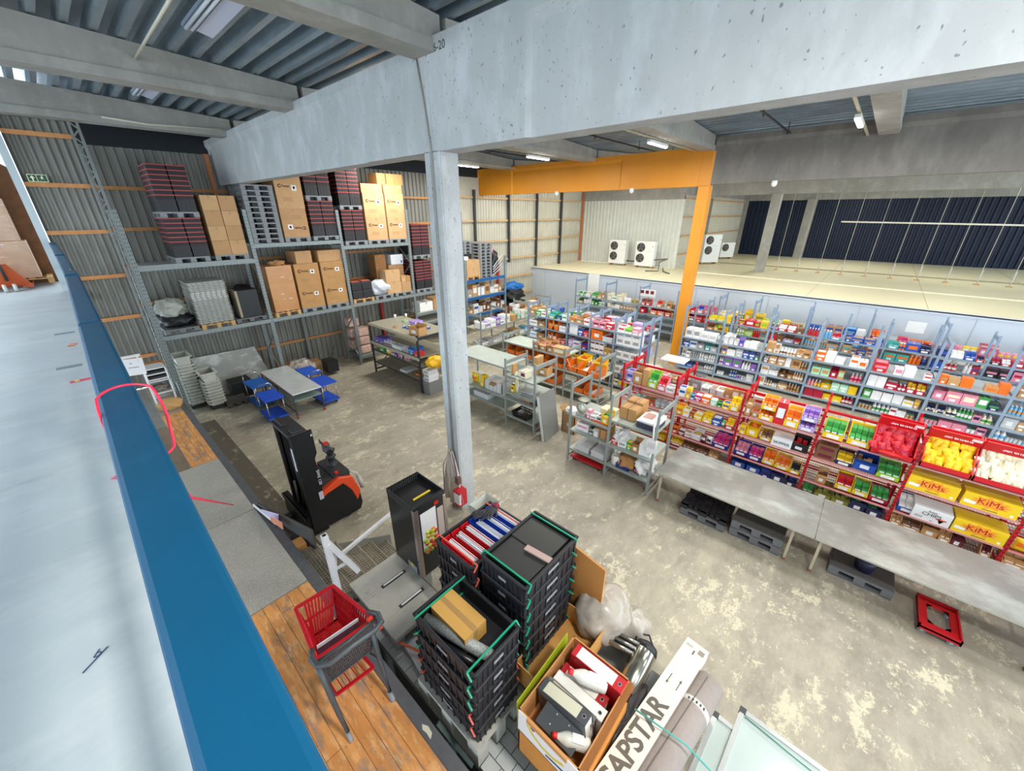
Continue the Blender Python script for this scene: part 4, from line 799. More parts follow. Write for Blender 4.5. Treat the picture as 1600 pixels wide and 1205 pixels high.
# white bin
t = thing('waste_bin', 'white translucent square bin with yellow waste beside the column', 'bin', (3.78, 4.05, 0))
b = MB()
lo = [(-.15, -.13, .0), (.15, -.13, .0), (.15, .13, .0), (-.15, .13, .0)]; hi = [(-.22, -.18, .85), (.22, -.18, .85), (.22, .2, .85), (-.22, .2, .85)]
b.add(lo+hi, [(0, 1, 5, 4), (1, 2, 6, 5), (2, 3, 7, 6), (3, 0, 4, 7), (0, 3, 2, 1)], M('#d8dcd8', .4)); hi2 = [(x*.93, y*.93, z-.002) for x, y, z in hi]
b.add(hi2+[(x*.9, y*.9, .45) for x, y, z in hi2], [(4, 5, 1, 0), (5, 6, 2, 1), (6, 7, 3, 2), (7, 4, 0, 3), (4, 7, 6, 5)], M('#cfd3ce', .5)); b.build('bin_body', t)
rag('yellow_waste', 'yellow and white waste inside the white square bin', 'waste', (3.78, 4.06, .6), (.15, .13, .12), M('#d9c389', .6, 0, .3, 14), 71, amp=.5)

# bale arm crates: body, bars, rim
def bale_crate(x, y, w, d, h, z, label, arm='#1fa37a', group=None, name='tote_crate', empty=True, rz=0, rim='#26262a'):
    t = thing(name, label, 'crate', (x, y, z), rz, group); bm = M(rim, .5, 0, .12, 9); am = M(arm, .4)
    b = MB(); k = .022
    b.box(k, k, 0, w-k, d-k, .012, bm)
    for (a0, a1) in (((k, k), (w-k, k)), ((w-k, k), (w-k, d-k)), ((w-k, d-k), (k, d-k)), ((k, d-k), (k, k))):
        ox = 1 if a0[0] > w/2 else -1; ox1 = 1 if a1[0] > w/2 else -1; oy = 1 if a0[1] > d/2 else -1; oy1 = 1 if a1[1] > d/2 else -1
        p0 = (a0[0], a0[1], 0); p1 = (a1[0], a1[1], 0); q1 = (a1[0]+ox1*k*.75, a1[1]+oy1*k*.75, h); q0 = (a0[0]+ox*k*.75, a0[1]+oy*k*.75, h)
        b.plate(p0, p1, q1, q0, -.012, bm)
    for q in range(9):
        f = (q+.7)/9.4
        b.box(w*f, .003, .02, w*f+.012, .022, h-.03, bm); b.box(.003, d*f, .02, .022, d*f+.012, h-.03, bm)
    b.box(w*.4, .001, h*.45, w*.6, .006, h*.6, M('#8d9093', .5)); b.box(.001, d*.42, h*.45, .006, d*.58, h*.6, M('#8d9093', .5))
    b.build('body', t)
    b = MB()
    for x0, y0, x1, y1 in ((0, 0, w, .03), (0, d-.03, w, d), (0, 0, .03, d), (w-.03, 0, w, d)):
        b.box(x0, y0, h-.03, x1, y1, h, bm)
    b.build('rim', t, .006)
    for e in ((.07, 1), (w-.07, -1)) if w > d else ((.07, 1), (d-.07, -1)):
        b = MB(); p = e[0]; s = e[1]
        if w > d: pts = [(p-s*.05, -.012, h-.05), (p, -.012, h+.01), (p, d+.012, h+.01), (p-s*.05, d+.012, h-.05)]
        else: pts = [(-.012, p-s*.05, h-.05), (-.012, p, h+.01), (w+.012, p, h+.01), (w+.012, p-s*.05, h-.05)]
        for a, c in zip(pts[:-1], pts[1:]): b.bar(a, c, .014, .012, am)
        b.build('bale_arm', t)
    return t
hc = .2
posn = ['at the bottom of', 'second from bottom in', 'third from bottom in', 'fourth from bottom in', 'fifth from bottom in', 'sixth from bottom in', 'second from top in', 'at the top of']
ARM = '#1f9f78'
def crate_col(x, y, w, d, ztop, n, who, arms, skiptop=0):
    for i in range(n):
        z = ztop-(i+1)*hc-(.0 if i == 0 else 0); pos = 'at the top of' if i == 0 else ('second from top in' if i == 1 else ('third from top in' if i == 2 else ('at the bottom of' if i == n-1 else ['fourth', 'fifth', 'sixth'][i-3]+' from top in')))
        jx = R.uniform(-.008, .008)
        bale_crate(x+jx, y+R.uniform(-.008, .008), w, d, hc+.01, z, 'black crate with %s bars, %s the %s' % ({'#1f9f78': 'green', '#d8604c': 'red', '#2358b8': 'blue'}[arms[i]], pos, who), arms[i])
G_, R_, B_ = '#1f9f78', '#d8604c', '#2358b8'
crate_col(1.2, 1.5, .575, .84, 2.19, 5, 'near left stack', [G_, G_, G_, R_, R_])
crate_col(1.93, 1.58, .88, .6, 2.45, 7, 'tallest stack', [G_]*7)
crate_col(1.84, 2.2, .86, .6, 2.3, 6, 'stack with coloured file boxes', [R_, R_, G_, G_, G_, R_])
pallet(1.18, 1.48, .89, 'grey pallet under the near left crate stack', SP, w=.62, d=.9, h=.3); pallet(1.9, 1.52, .89, 'grey pallet under the two taller crate stacks', SP, w=.95, d=1.3, h=.16)
pallet(1.85, .3, .87, 'pale grey pallet under the banana boxes', M('#b5b3a8', .7, 0, .08, 8), w=.8, d=1.1, h=.25)
# contents: top of near crate
o = carton(1.36, 1.62, 1.78, 2.26, 2.02, 2.2, 'yellow brown flat carton inside the near left crate', M('#c99a4e', .6, 0, .05, 4)); 
t = thing('mesh_roll', 'silver wire mesh roll lying in the near left crate', 'roll'); b = MB(); b.tube([(1.29, 2.26, 2.1), (1.46, 1.56, 2.1)], .055, layered('wire_mesh', '#a6aaa8', [('#6f7472', 90, .52, .06, (1, 1, 1), .8)], .45, .4, metal=.15), 14); b.build('roll', t)
b = MB(); b.tube([(1.24, 2.1, 2.05), (1.36, 1.58, 2.05)], .035, M('#1c1e22', .3), 8); tag(b.build('black_film_roll'), 'black film roll beside the wire mesh roll', 'roll')
# files sticking out at lower crates
for i, (z, c) in enumerate(((1.85, '#b9bdd0'), (1.62, '#c9ced4'), (1.45, '#2742a8'), (1.3, '#cfd5dd'))):
    b = MB(); b.box(1.25, 1.56, z-.1, 1.7, 2.26, z-.02, M(c, .5, 0, .15, 10)); tag(b.build('file_bundle'), ['pale lilac papers showing in the second near crate', 'white papers showing in the third near crate', 'blue folder showing above the red barred near crate', 'white folder in the lowest near crate'][i], 'papers')
for i, (z, c, l) in enumerate(((2.2, '#1a5cb8', 'bright blue folder under the tallest crate stack top'), (2.0, '#b01f30', 'dark red folder in the tall crate stack'), (1.78, '#3a3d42', 'dark folders low in the tall crate stack'), (1.4, '#2a4fa8', 'blue folder low in the tall crate stack'))):
    b = MB(); b.box(1.99, 1.64, z-.12, 2.74, 2.12, z-.012, M(c, .5)); tag(b.build('folder_pile'), l, 'folder')
# flat black folders on tallest crate
for i, (x0, y0, r_) in enumerate(((2.02, 1.63, .0), (2.36, 1.64, .0))):
    b = MB(); T = TR(x0, y0, 2.37+i*.012, 0, 0, r_); b.box(0, 0, 0, .36, .5, .06, M('#323231', .4, 0, .05, 4), T); tag(b.build('ring_binder', bevel=.006), ['black flat binder at left on top of the tallest crate', 'black flat binder at right on top of the tallest crate'][i], 'binder')
b = MB(); T = TR(2.32, 1.6, 2.44, 0, 0, .1); b.box(0, 0, 0, .07, .3, .02, M('#b59a94', .7), T); tag(b.build('paper_strip'), 'strip of pinkish torn paper on the tallest crate', 'paper')
# suspension file boxes red and blue with white papers
for i in range(6):
    c = '#c8141e' if i < 3 else '#173fae'; nm = 'red' if i < 3 else 'blue'
    x = 1.88+i*.135; t = thing('magazine_file', ['leftmost', 'second', 'third', 'fourth', 'fifth', 'rightmost'][i]+' %s magazine file with white papers in the binder crate' % nm, 'file box', (x, 2.24, 2.12))
    mm = M(c, .4); b = MB(); b.box(0, 0, 0, .008, .5, .17, mm); b.box(.11, 0, 0, .118, .5, .17, mm); b.box(0, .49, 0, .118, .5, .2, mm); b.box(0, 0, 0, .118, .5, .008, mm); b.build('holder', t)
    b = MB(); [b.box(.014+k*.013, .01+R.random()*.02, .01, .022+k*.013, .4+R.random()*.05, .19+R.random()*.015, M('#dfe2e6', .6) if k % 5 else mm) for k in range(7)]; b.build('papers', t)
# gloves
t = thing('work_glove', 'dark grey work glove lying on the binder crate edge', 'glove', (2.45, 2.66, 2.36), 2.6)
def glove(t):
    GM = M('#3b3b3d', .8, 0, .15, 14); b = MB(); b.lathe([(.001, -.07), (.05, -.06), (.06, 0), (.05, .05), (.001, .06)], GM, 10, TR(0, 0, 0, 0, PI/2, 0) @ Matrix.Diagonal((.45, 1, 1, 1)))
    for k in range(4): b.tube([(.04, -.045+k*.03, 0), (.09, -.05+k*.034, .01), (.12+.01*(k in (1, 2)), -.052+k*.036, -.012)], .013, GM, 7, r1=.01)
    b.tube([(-.02, .05, 0), (.02, .085, 0), (.055, .1, -.01)], .014, GM, 7, r1=.011); b.build('hand_part', t); b = MB(); b.tube([(-.06, 0, 0), (-.11, 0, 0)], .045, M('#8f2430', .7), 10); b.build('cuff', t)
glove(t)
copy_tree(t, None, (2.53, 2.6, 2.385), 3.3, 'second dark work glove lying on top of the first')
b = MB(); b.plate((2.83, 1.25, .9), (2.95, 2.35, .9), (2.98, 2.35, 2.2), (2.86, 1.25, 2.15), .02, M('#c98a48', .7, 0, .06, 4)); tag(b.build('cardboard_sheet'), 'orange brown cardboard sheet standing right of the crate stacks', 'cardboard')
# banana boxes
def tray_box(x, y, w, d, h, z, label, m=CARD, t_=.012, name='banana_box', flange=True):
    t = thing(name, label, 'box', (x, y, z)); b = MB()
    b.box(0, 0, 0, w, d, .01, m)
    for x0, y0, x1, y1 in ((0, 0, w, t_), (0, d-t_, w, d), (0, 0, t_, d), (w-t_, 0, w, d)): b.box(x0, y0, 0, x1, y1, h, m)
    b.build('box_body', t); return t
t = tray_box(1.46, .64, .84, .6, .3, 1.45, 'open banana box with binders and bottles, white end panel', M('#c98f56', .7, 0, .06, 4))
b = MB(); b.box(-.006, .0, .02, 0, .6, .3, M('#efeff0', .5)); YB = M('#e6cf3a', .5)
pts = [(.1, .22), (.16, .15), (.26, .11), (.38, .12), (.47, .17)]
for (a, c), (e, f) in zip(pts[:-1], pts[1:]): b.bar((-.007, .6-a, c), (-.007, .6-e, f), .002, .03, YB)
b.lathe([(.025, -.002), (.025, .002)], M('#3a3b62', .5), 10, TR(-.008, .44, .24, 0, PI/2, 0)); b.bar((-.008, .3, .06), (-.008, .1, .09), .002, .02, M('#3a3b62', .5)); b.box(-.009, .03, .02, -.006, .13, .08, M('#3c8fd0', .5)); b.build('printed_end', t)
b = MB(); b.box(-.02, .1, .27, .0, .5, .32, M('#c98f56', .7)); b.add([(0, 0, .3), (.84, 0, .3), (.8, -.06, .33), (.04, -.06, .33)], [(0, 1, 2, 3), (3, 2, 1, 0)], M('#c98f56', .7)); b.build('flap', t)
t = tray_box(1.46, .62, .84, .62, .32, 1.12, 'brown banana box bottom with orange print under the open one', M('#d08a3c', .7, 0, .08, 4))
tray_box(1.85, 1.12, .9, .5, .28, 1.2, 'second open banana box behind the open box with binders', M('#c8924c', .7, 0, .06, 4))
b = MB(); b.plate((1.5, 1.28, 1.3), (2.3, 1.3, 1.3), (2.3, 1.32, 1.72), (1.5, 1.3, 1.72), .006, M('#b7c92f', .5)); tag(b.build('lime_sheet'), 'lime green card edge behind the open banana box', 'card')
# binders in box: T transforms
def binder(name, label, c, T, w=.08, d=.3, l=.34, spine='#e8e6dc'):
    w *= 1.25; l *= 1.15
    t = thing(name, label, 'binder'); cm = M(c, .45, 0, .05, 3); t.matrix_world = T
    b = MB(); b.box(0, 0, 0, l, w, .006, cm); b.box(0, 0, .006, .006, w, d, cm) if False else None
    b.box(0, 0, 0, l, .006, d, cm); b.box(0, w-.006, 0, l, w, d, cm); b.box(0, 0, d-.006, l, w, d, cm); b.build('cover', t, .002)
    b = MB(); b.box(.02, .01, .01, l-.01, w-.01, d-.02, M('#dcdad2', .7)); b.build('pages', t)
    b = MB(); b.box(.05, .012, d, l-.09, w-.012, d+.002, M(spine, .6)); b.lathe([(.018, 0), (.018, .003)], M('#d8d8d8', .3, .8), 12, TR(l-.045, w/2, d)); b.lathe([(.013, .003), (.013, .004)], BLACKP, 12, TR(l-.045, w/2, d)); b.build('spine_label', t); return t
binder('ring_binder', 'red lever arch binder standing at far side of the banana box', '#c01c26', TR(2.12, 1.16, 1.5, 0, 0, -PI/2+.0), .11, .28, .45)
binder('ring_binder', 'second red binder lying deeper in the banana box', '#b01822', TR(1.98, 1.18, 1.47, 0, 0, -PI/2), .09, .2, .4)
binder('ring_binder', 'white binder with red mark beside the grey binders', '#e4e2dc', TR(1.86, 1.18, 1.47, 0, .0, -PI/2), .09, .24, .44)
binder('ring_binder', 'narrow grey lever arch binder in the banana box', '#6d6a66', TR(1.77, 1.2, 1.48, 0, .0, -PI/2), .07, .26, .42, '#b7ab98')
binder('ring_binder', 'wide grey lever arch binder nearest the viewer', '#4e5052', TR(1.68, 1.17, 1.5, 0, -.15, -PI/2), .1, .28, .42, '#cfcdb6')
b = MB(); T = TR(1.52, .74, 1.66, 0, -.25, 0); b.box(0, 0, 0, .2, .36, .03, M('#505356', .4, 0, .05, 3), T)
for dx, dy in ((.05, .1), (.06, .25), (.15, .12), (.15, .24)): b.lathe([(.006, .03), (.006, .033)], M('#e8e8e8', .3), 8, T @ TR(dx, dy, 0))
tag(b.build('grey_folder', bevel=.004), 'flat dark grey folder cover with four white rivets', 'folder')
def bottle_lying(p, q, r, label, c='#dddbd0'):
    t = thing('plastic_bottle', label, 'bottle'); p, q = Vector(p), Vector(q); d = q-p; L = d.length; T = Matrix.Translation(p) @ d.to_track_quat('Z', 'Y').to_matrix().to_4x4()
    b = MB(); b.lathe([(.001, 0), (r*.95, .005), (r, .03), (r, L*.6), (r*.85, L*.7), (r*.4, L*.86), (r*.35, L*.9)], M(c, .3, 0, .05, 8), 14, T); b.box(-r*.6, r*.7, L*.2, r*.6, r*1.005, L*.5, M('#efeee8', .5), T); b.build('bottle_body', t)
    b = MB(); b.lathe([(r*.42, L*.88), (r*.42, L), (.001, L)], M('#d21f22', .4), 12, T); b.build('cap', t)
bottle_lying((2.12, .78, 1.72), (1.96, 1.08, 1.82), .062, 'white plastic bottle with red cap lying on the binders'); bottle_lying((1.68, .67, 1.66), (1.52, .93, 1.72), .055, 'second white bottle with red cap at near corner of banana box')
# bag of rings under plastic, urn, long carton, carpet
rag('plastic_bag', 'translucent plastic bag over round metal trays', 'bag', (2.98, 1.28, 1.38), (.33, .3, .32), layered('translucent_bag', '#a9a093', [('#cfc9bf', 4, .55, .06, (1, 1, 1), .6), ('#81786c', 3, .6, .08, (1, 1, 1), .5)], .3, .4), 81, amp=.14, seg=(36, 20))
rag('plastic_bag', 'limp end of plastic bag hanging toward the steel urn', 'bag', (3.2, 1.02, 1.1), (.22, .24, .28), layered('translucent_bag', '#a9a093', [('#c2bbb0', 4, .55, .06, (1, 1, 1), .6)], .3, .4), 82, amp=.3, seg=(28, 16))
for i in range(3):
    b = MB(); b.lathe([(.2, 0), (.23, .04), (.21, .05), (.19, .01), (.001, .008)], M('#8d8982', .25, .85), 22, TR(2.86+i*.07, .98-i*.02, 1.15, 0, 1.0, .2)); tag(b.build('metal_tray_ring'), ['round steel ring tray nearest the banana box', 'middle round steel ring tray under the bag', 'rearmost round steel ring tray under the bag'][i], 'tray')
t = thing('steel_urn', 'stainless steel urn with black lid lying against long carton', 'urn'); p, q = Vector((2.5, .72, 1.14)), Vector((3.08, .74, 1.24)); d = q-p; T = Matrix.Translation(p) @ d.to_track_quat('Z', 'Y').to_matrix().to_4x4(); L = d.length
b = MB(); b.lathe([(.105, 0), (.125, .02), (.125, L*.8), (.12, L*.82)], M('#b3b0a4', .18, .95), 24, T); b.build('barrel', t); b = MB(); b.lathe([(.122, L*.8), (.122, L*.88), (.11, L*.95), (.06, L*1.0), (.001, L*1.0)], BLACKP, 20, T); b.build('lid', t)
b = MB(); b.lathe([(.001, .001), (.1, -.005), (.105, .0)], M('#3d3128', .5), 20, T); b.build('base', t); b = MB(); b.tube([T @ Vector((.1, 0, L*.85)), T @ Vector((.15, 0, L*1.05)), T @ Vector((.03, 0, L*1.15)), T @ Vector((-.05, 0, L*1.0))], .012, BLACKP, 6); b.build('handle', t)
t = thing('long_carton', 'long cream carton with bold grey lettering leaning in front', 'box')
P0, P1 = Vector((3.42, .44, 1.28)), Vector((1.55, .62, 1.35)); dr = (P1-P0).normalized(); wv = Vector((-dr.y, dr.x, 0)).normalized(); wv = wv if wv.y < 0 else -wv; up = dr.cross(wv); up = up if up.z > 0 else -up; LC = M('#ded5ca', .6, 0, .03, 4)
def lc(u, v, w): return P0+dr*u+wv*v+up*w
Lg = (P1-P0).length; b = MB(); b.add([lc(0, 0, -.14), lc(Lg, 0, -.14), lc(Lg, .23, -.14), lc(0, .23, -.14), lc(0, 0, 0), lc(Lg, 0, 0), lc(Lg, .23, 0), lc(0, .23, 0)], [(0, 1, 2, 3), (4, 5, 6, 7), (0, 4, 5, 1), (1, 5, 6, 2), (2, 6, 7, 3), (3, 7, 4, 0)], LC); b.build('carton_body', t, .003)
TG = M('#5d5850', .6)
for u, v in ((.55, .06), (.58, .16)):
    s_ = 1 if v < .1 else -1; b = MB(); b.add([lc(u-.05, v, .002), lc(u+.05, v, .002), lc(u+.05, v+.008, .002), lc(u-.05, v+.008, .002)], [(0, 1, 2, 3)], TG); b.add([lc(u+s_*.05, v-.01, .002), lc(u+s_*.05, v+.018, .002), lc(u+s_*.085, v+.004, .002)], [(0, 1, 2)], TG); b.build('printed_arrow', t)
for ua, ub, va, vb, mm in ((.06, .09, .02, .09, M('#b7aea3', .6)), (.1, .16, .11, .125, TG), (.05, .11, .15, .21, M('#8f877c', .6))):
    b = MB(); b.add([lc(ua, va, .002), lc(ub, va, .002), lc(ub, vb, .002), lc(ua, vb, .002)], [(0, 1, 2, 3)], mm); b.build('printed_mark', t)
lo = text('CAPSTAR', .235, TG, t, (0, 0, 0), (0, 0, 0), name='lettering', bold=.006, sx=1.0)
# reading direction from near end (P1) to far end (P0): x axis = -dr
xa = -dr; za = up; ya = za.cross(xa); Mx = Matrix((xa, ya, za)).transposed().to_4x4(); Mx.translation = lc(1.3, .115, .002); lo.matrix_world = Mx; lo.scale = (.98, 1, 1)
t = thing('carpet_roll', 'rolled grey carpet lying beside the long carton', 'carpet')
p, q = Vector((3.2, .12, 1.1)), Vector((1.55, .3, 1.16)); b = MB(); CPM = M('#9a8f88', .9, 0, .06, 20, .2); b.tube([p, p.lerp(q, .5), q], .145, CPM, 22); b.build('roll', t)
b = MB(); b.tube([p.lerp(q, .02)+Vector((0, .02, .143)), p.lerp(q, .98)+Vector((0, .05, .14))], .006, M('#6d645f', .9), 5); b.build('flap_edge', t)
b = MB(); b.tube([p.lerp(q, .2), p.lerp(q, .235)], .1475, M('#d8d5cf', .4), 22)
b.build('paper_band', t); b = MB()
for k in range(5): a = 1.0+k*.25; cpt = p.lerp(q, .217); b.box(cpt.x-.012, cpt.y-.149*math.cos(a)-.008, cpt.z+.149*math.sin(a)-.006, cpt.x+.01, cpt.y-.149*math.cos(a)+.008, cpt.z+.149*math.sin(a)+.006, DGREY)
b.build('band_print', t)
b = MB(); b.tube([(2.3, .55, 1.42), (2.38, .1, 1.36), (2.45, -.3, 1.1), (2.7, -1.2, .9)], .009, M('#4fa79a', .5), 6); tag(b.build('teal_strap'), 'thin teal strap running over the carton and carpet', 'strap')
rag('black_clutter', 'dark cables and plastic between banana box and long carton', 'clutter', (2.2, .6, 1.1), (.42, .14, .18), M('#2a2628', .5, 0, .3, 12), 91, amp=.5)
# glazed panels at bottom edge
GLA = M('#c3d0cb', .12, .1, .04, 3); ALU = M('#d2d6d4', .25, .7)
for i, (x0, y0, l) in enumerate(((3.15, -.02, 'left glazed panel with aluminium frame at the bottom edge'), (3.36, -.22, 'right glazed panel with aluminium frame at the bottom edge'))):
    t = thing('glazed_panel', l, 'panel'); b = MB(); dx, dy = .1, -1.3
    A, B_2, C_, D_ = Vector((x0, y0, .8+.03*i)), Vector((x0-.05+.0, y0+dy, .8+.03*i)), Vector((x0-1.3, y0+dy+.05, .8)), Vector((x0-1.25, y0+.05, .8))
    b.plate(A, B_2, C_, D_, .006, GLA); b.build('glass', t)
    for a, c in ((A, B_2), (A, D_)): b = MB(); b.bar(a, c, .045, .04, ALU); f_ = b.build('frame_bar', t)
    b = MB(); b.box(A.x-.03, A.y-.03, A.z-.02, A.x+.03, A.y+.03, A.z+.025, DGREY); b.build('corner_cap', t)
b = MB(); b.tube([(3.3, -.25, .86), (3.25, -.7, .86), (3.2, -1.3, .86)], .006, M('#2d7f72', .5), 6); tag(b.build('green_strap'), 'dark green strap across the glazed panels', 'strap')
b = MB(); b.bar((1.42, 2.75, .95), (1.5, 2.3, 1.05), .03, .006, M('#e0693a', .5)); b.bar((1.3, 3.0, 1.0), (1.42, 2.75, .95), .03, .006, M('#e0693a', .5)); tag(b.build('orange_strap'), 'orange strap lying between slotted pallet and crates', 'strap')
b = MB(); b.plate((1.36, 2.98, .9), (1.3, 2.55, .9), (1.5, 2.4, .9), (1.6, 2.9, .9), .02, M('#d2d6d8', .5)); tag(b.build('white_board'), 'white boards lying on the block paving', 'board')

# ================================================================ SHOPPING CART
t = thing('shopping_cart', 'red plastic shopping cart with grey handle on the orange boards', 'shopping cart')
CR = M('#c01624', .35, 0, .05, 5); CG = M('#4e5356', .45, .2, .08, 8)
def lattice_panel(b, a, c, d, e, nu, nv, m, fr=.012, dg=0, wd=.009):
    a, c, d, e = map(Vector, (a, c, d, e)); P = lambda u, v: a*(1-u)*(1-v)+c*u*(1-v)+d*u*v+e*(1-u)*v
    for s, q in ((a, c), (c, d), (d, e), (e, a)): b.bar(s, q, fr*2, fr*1.4, m)
    for i in range(1, nu): u = i/nu; b.bar(P(max(0, u-dg), 0), P(min(1, u+dg), 1), wd, wd*.8, m)
    for j in range(1, nv): v = j/nv; b.bar(P(0, v), P(1, v), wd*1.3, wd*.8, m)
zt, zb = 2.0, 1.62
F = [(.53, 3.4, zt-.02), (.9, 3.38, zt-.02), (.96, 2.62, zt+.1), (.44, 2.66, zt+.1)]   # rim
Bt = [(.58, 3.28, zb), (.84, 3.27, zb), (.88, 2.72, zb+.02), (.52, 2.74, zb+.02)]
b = MB(); lattice_panel(b, Bt[0], Bt[1], F[1], F[0], 11, 2, CR, dg=.14, wd=.018); b.build('front_panel', t)
b = MB(); lattice_panel(b, Bt[1], Bt[2], F[2], F[1], 18, 4, CR, wd=.018); b.build('side_panel', t); b = MB(); lattice_panel(b, Bt[3], Bt[0], F[0], F[3], 18, 4, CR, wd=.018); b.build('side_panel', t)
b = MB(); lattice_panel(b, Bt[0], Bt[1], Bt[2], Bt[3], 13, 18, CR, wd=.013); b.bar((.71, 3.28, zb+.005), (.70, 2.73, zb+.02), .03, .012, CR); b.build('basket_floor', t)
b = MB()
for p, q in zip(F, F[1:]+F[:1]): b.bar(p, q, .035, .02, CR)
b.build('rim', t, .005)
b = MB(); lattice_panel(b, (.5, 2.72, zb+.02), (.9, 2.7, zb+.02), (.93, 2.6, zt+.1), (.46, 2.63, zt+.1), 16, 9, CG, dg=.15, wd=.011); b.build('seat_flap', t)
b = MB(); b.plate((.5, 2.83, zt+.0), (.88, 2.8, zt+.0), (.88, 2.78, zt+.06), (.5, 2.81, zt+.06), .01, M('#d8d6d8', .4)); b.plate((.5, 2.815, zt-.1), (.88, 2.785, zt-.1), (.88, 2.8, zt+.0), (.5, 2.83, zt+.0), .008, M('#4a2430', .5, 0, .4, 40)); b.build('advert_strip', t)
b = MB(); b.tube([(.45, 2.78, zt+.08), (.41, 2.66, zt+.14), (.42, 2.56, zt+.15), (.5, 2.5, zt+.16), (.7, 2.49, zt+.17), (.9, 2.47, zt+.17), (.98, 2.5, zt+.16), (1.0, 2.6, zt+.15), (.97, 2.74, zt+.08)], .026, CG, 10); b.tube([(.44, 2.62, zt+.12), (.7, 2.58, zt+.13), (.97, 2.6, zt+.12)], .014, CG, 8); b.build('handle', t)
b = MB(); b.box(.9, 2.6, zt+.14, .95, 2.63, zt+.16, M('#e2402c', .4)); b.box(.96, 2.52, zt+.05, .99, 2.55, zt+.12, M('#e2402c', .4)); b.build('coin_lock', t)
b = MB(); b.bar((.5, 2.66, 1.5), (.86, 2.62, 1.5), .03, .02, CR); b.bar((.5, 2.66, 1.5), (.52, 3.2, 1.42), .03, .02, CR); b.bar((.86, 2.62, 1.5), (.84, 3.2, 1.42), .03, .02, CR); lattice_panel(b, (.52, 3.2, 1.42), (.84, 3.2, 1.42), (.86, 2.62, 1.5), (.5, 2.66, 1.5), 5, 3, CR); b.build('lower_rack', t)
for x, s in ((.44, -1), (.94, 1)):
    b = MB(); b.tube([(x, 2.68, zt+.08), (x-s*.01, 2.62, 1.7), (x-s*.02, 2.54, 1.4), (x-s*.03, 2.47, 1.22)], .028, CG, 8, r1=.02); lg = b.build('leg', t); b = MB(); b.lathe([(.055, -.016), (.055, .016)], M('#8f9396', .5), 12, TR(x-s*.03, 2.46, 1.158, 0, PI/2, 0)); b.build('castor', lg)
    b = MB(); b.tube([(x-s*.03, 2.6, 1.6), (x-s*.08, 3.15, 1.4), (x-s*.08, 3.22, 1.2)], .018, CG, 8); lg = b.build('leg', t); b = MB(); b.lathe([(.05, -.015), (.05, .015)], M('#8f9396', .5), 12, TR(x-s*.08, 3.24, 1.152, 0, PI/2, 0)); b.build('castor', lg)
b = MB(); b.add([(.97, 1.9, 1.102), (1.01, 1.93, 1.102), (1.02, 2.0, 1.102), (.99, 2.06, 1.102), (.965, 2.02, 1.102), (.975, 1.97, 1.102)], [(0, 1, 2, 3, 4, 5)], M('#dcd6c0', .6)); tag(b.build('paper_scrap'), 'torn white sticker scrap on the dock edge', 'scrap')
# ================================================================ LIGHT SHELVING ROWS (run along Y; front plane x)
SHM = M('#9aa3a0', .45, .4, .08, 10); SHB = M('#8fa3b8', .45, .35, .08, 10); SURF = M('#a9b2ab', .45, .25, .08, 3); SURFB = M('#a9b3b6', .45, .25, .06, 3)
def shelving(name, label, xf, dep, ys, tops, levels, m=SHM, surf=SURF, th=.035, topbar=True, wire=False, cat='shelving', pw=.05):
    t = thing(name, label, cat)
    for y, z1 in zip(ys, tops):
        for x in (xf, xf+dep-.04): b = MB(); b.box(x, y-pw/2, 0, x+.04, y+pw/2, z1, m); b.build('upright', t)
        if topbar: b = MB(); b.bar((xf+.02, y, z1-.12), (xf+dep-.02, y, z1-.12), .03, .1, m); b.build('end_bar', t); b = MB(); b.bar((xf+.02, y, .12), (xf+dep-.02, y, .12), .02, .05, m); b.build('end_bar', t)
    for i, lv in enumerate(levels):
        ya, yb = max(ys[i], ys[i+1])-.025, min(ys[i], ys[i+1])+.025
        for z in lv:
            b = MB()
            if wire:
                b.box(xf, yb, z-th, xf+.03, ya, z, m); b.box(xf+dep-.03, yb, z-th, xf+dep, ya, z, m)
                n = int((ya-yb)/.04)
                for k in range(n+1): b.bar((xf, yb+k*(ya-yb)/n, z-.008), (xf+dep, yb+k*(ya-yb)/n, z-.008), .006, .006, M('#7d1a20', .5))
                for k in range(1, 5): b.bar((xf+dep*k/5, yb, z-.012), (xf+dep*k/5, ya, z-.012), .008, .008, M('#7d1a20', .5))
                b.box(xf-.012, yb, z-.03, xf, ya, z+.005, M('#c98f8f', .4))
            else:
                b.box(xf, yb, z-th, xf+dep, ya, z, surf); b.box(xf-.004, yb, z-th-.01, xf, ya, z, m)
            b.build('shelf', t)
    return t
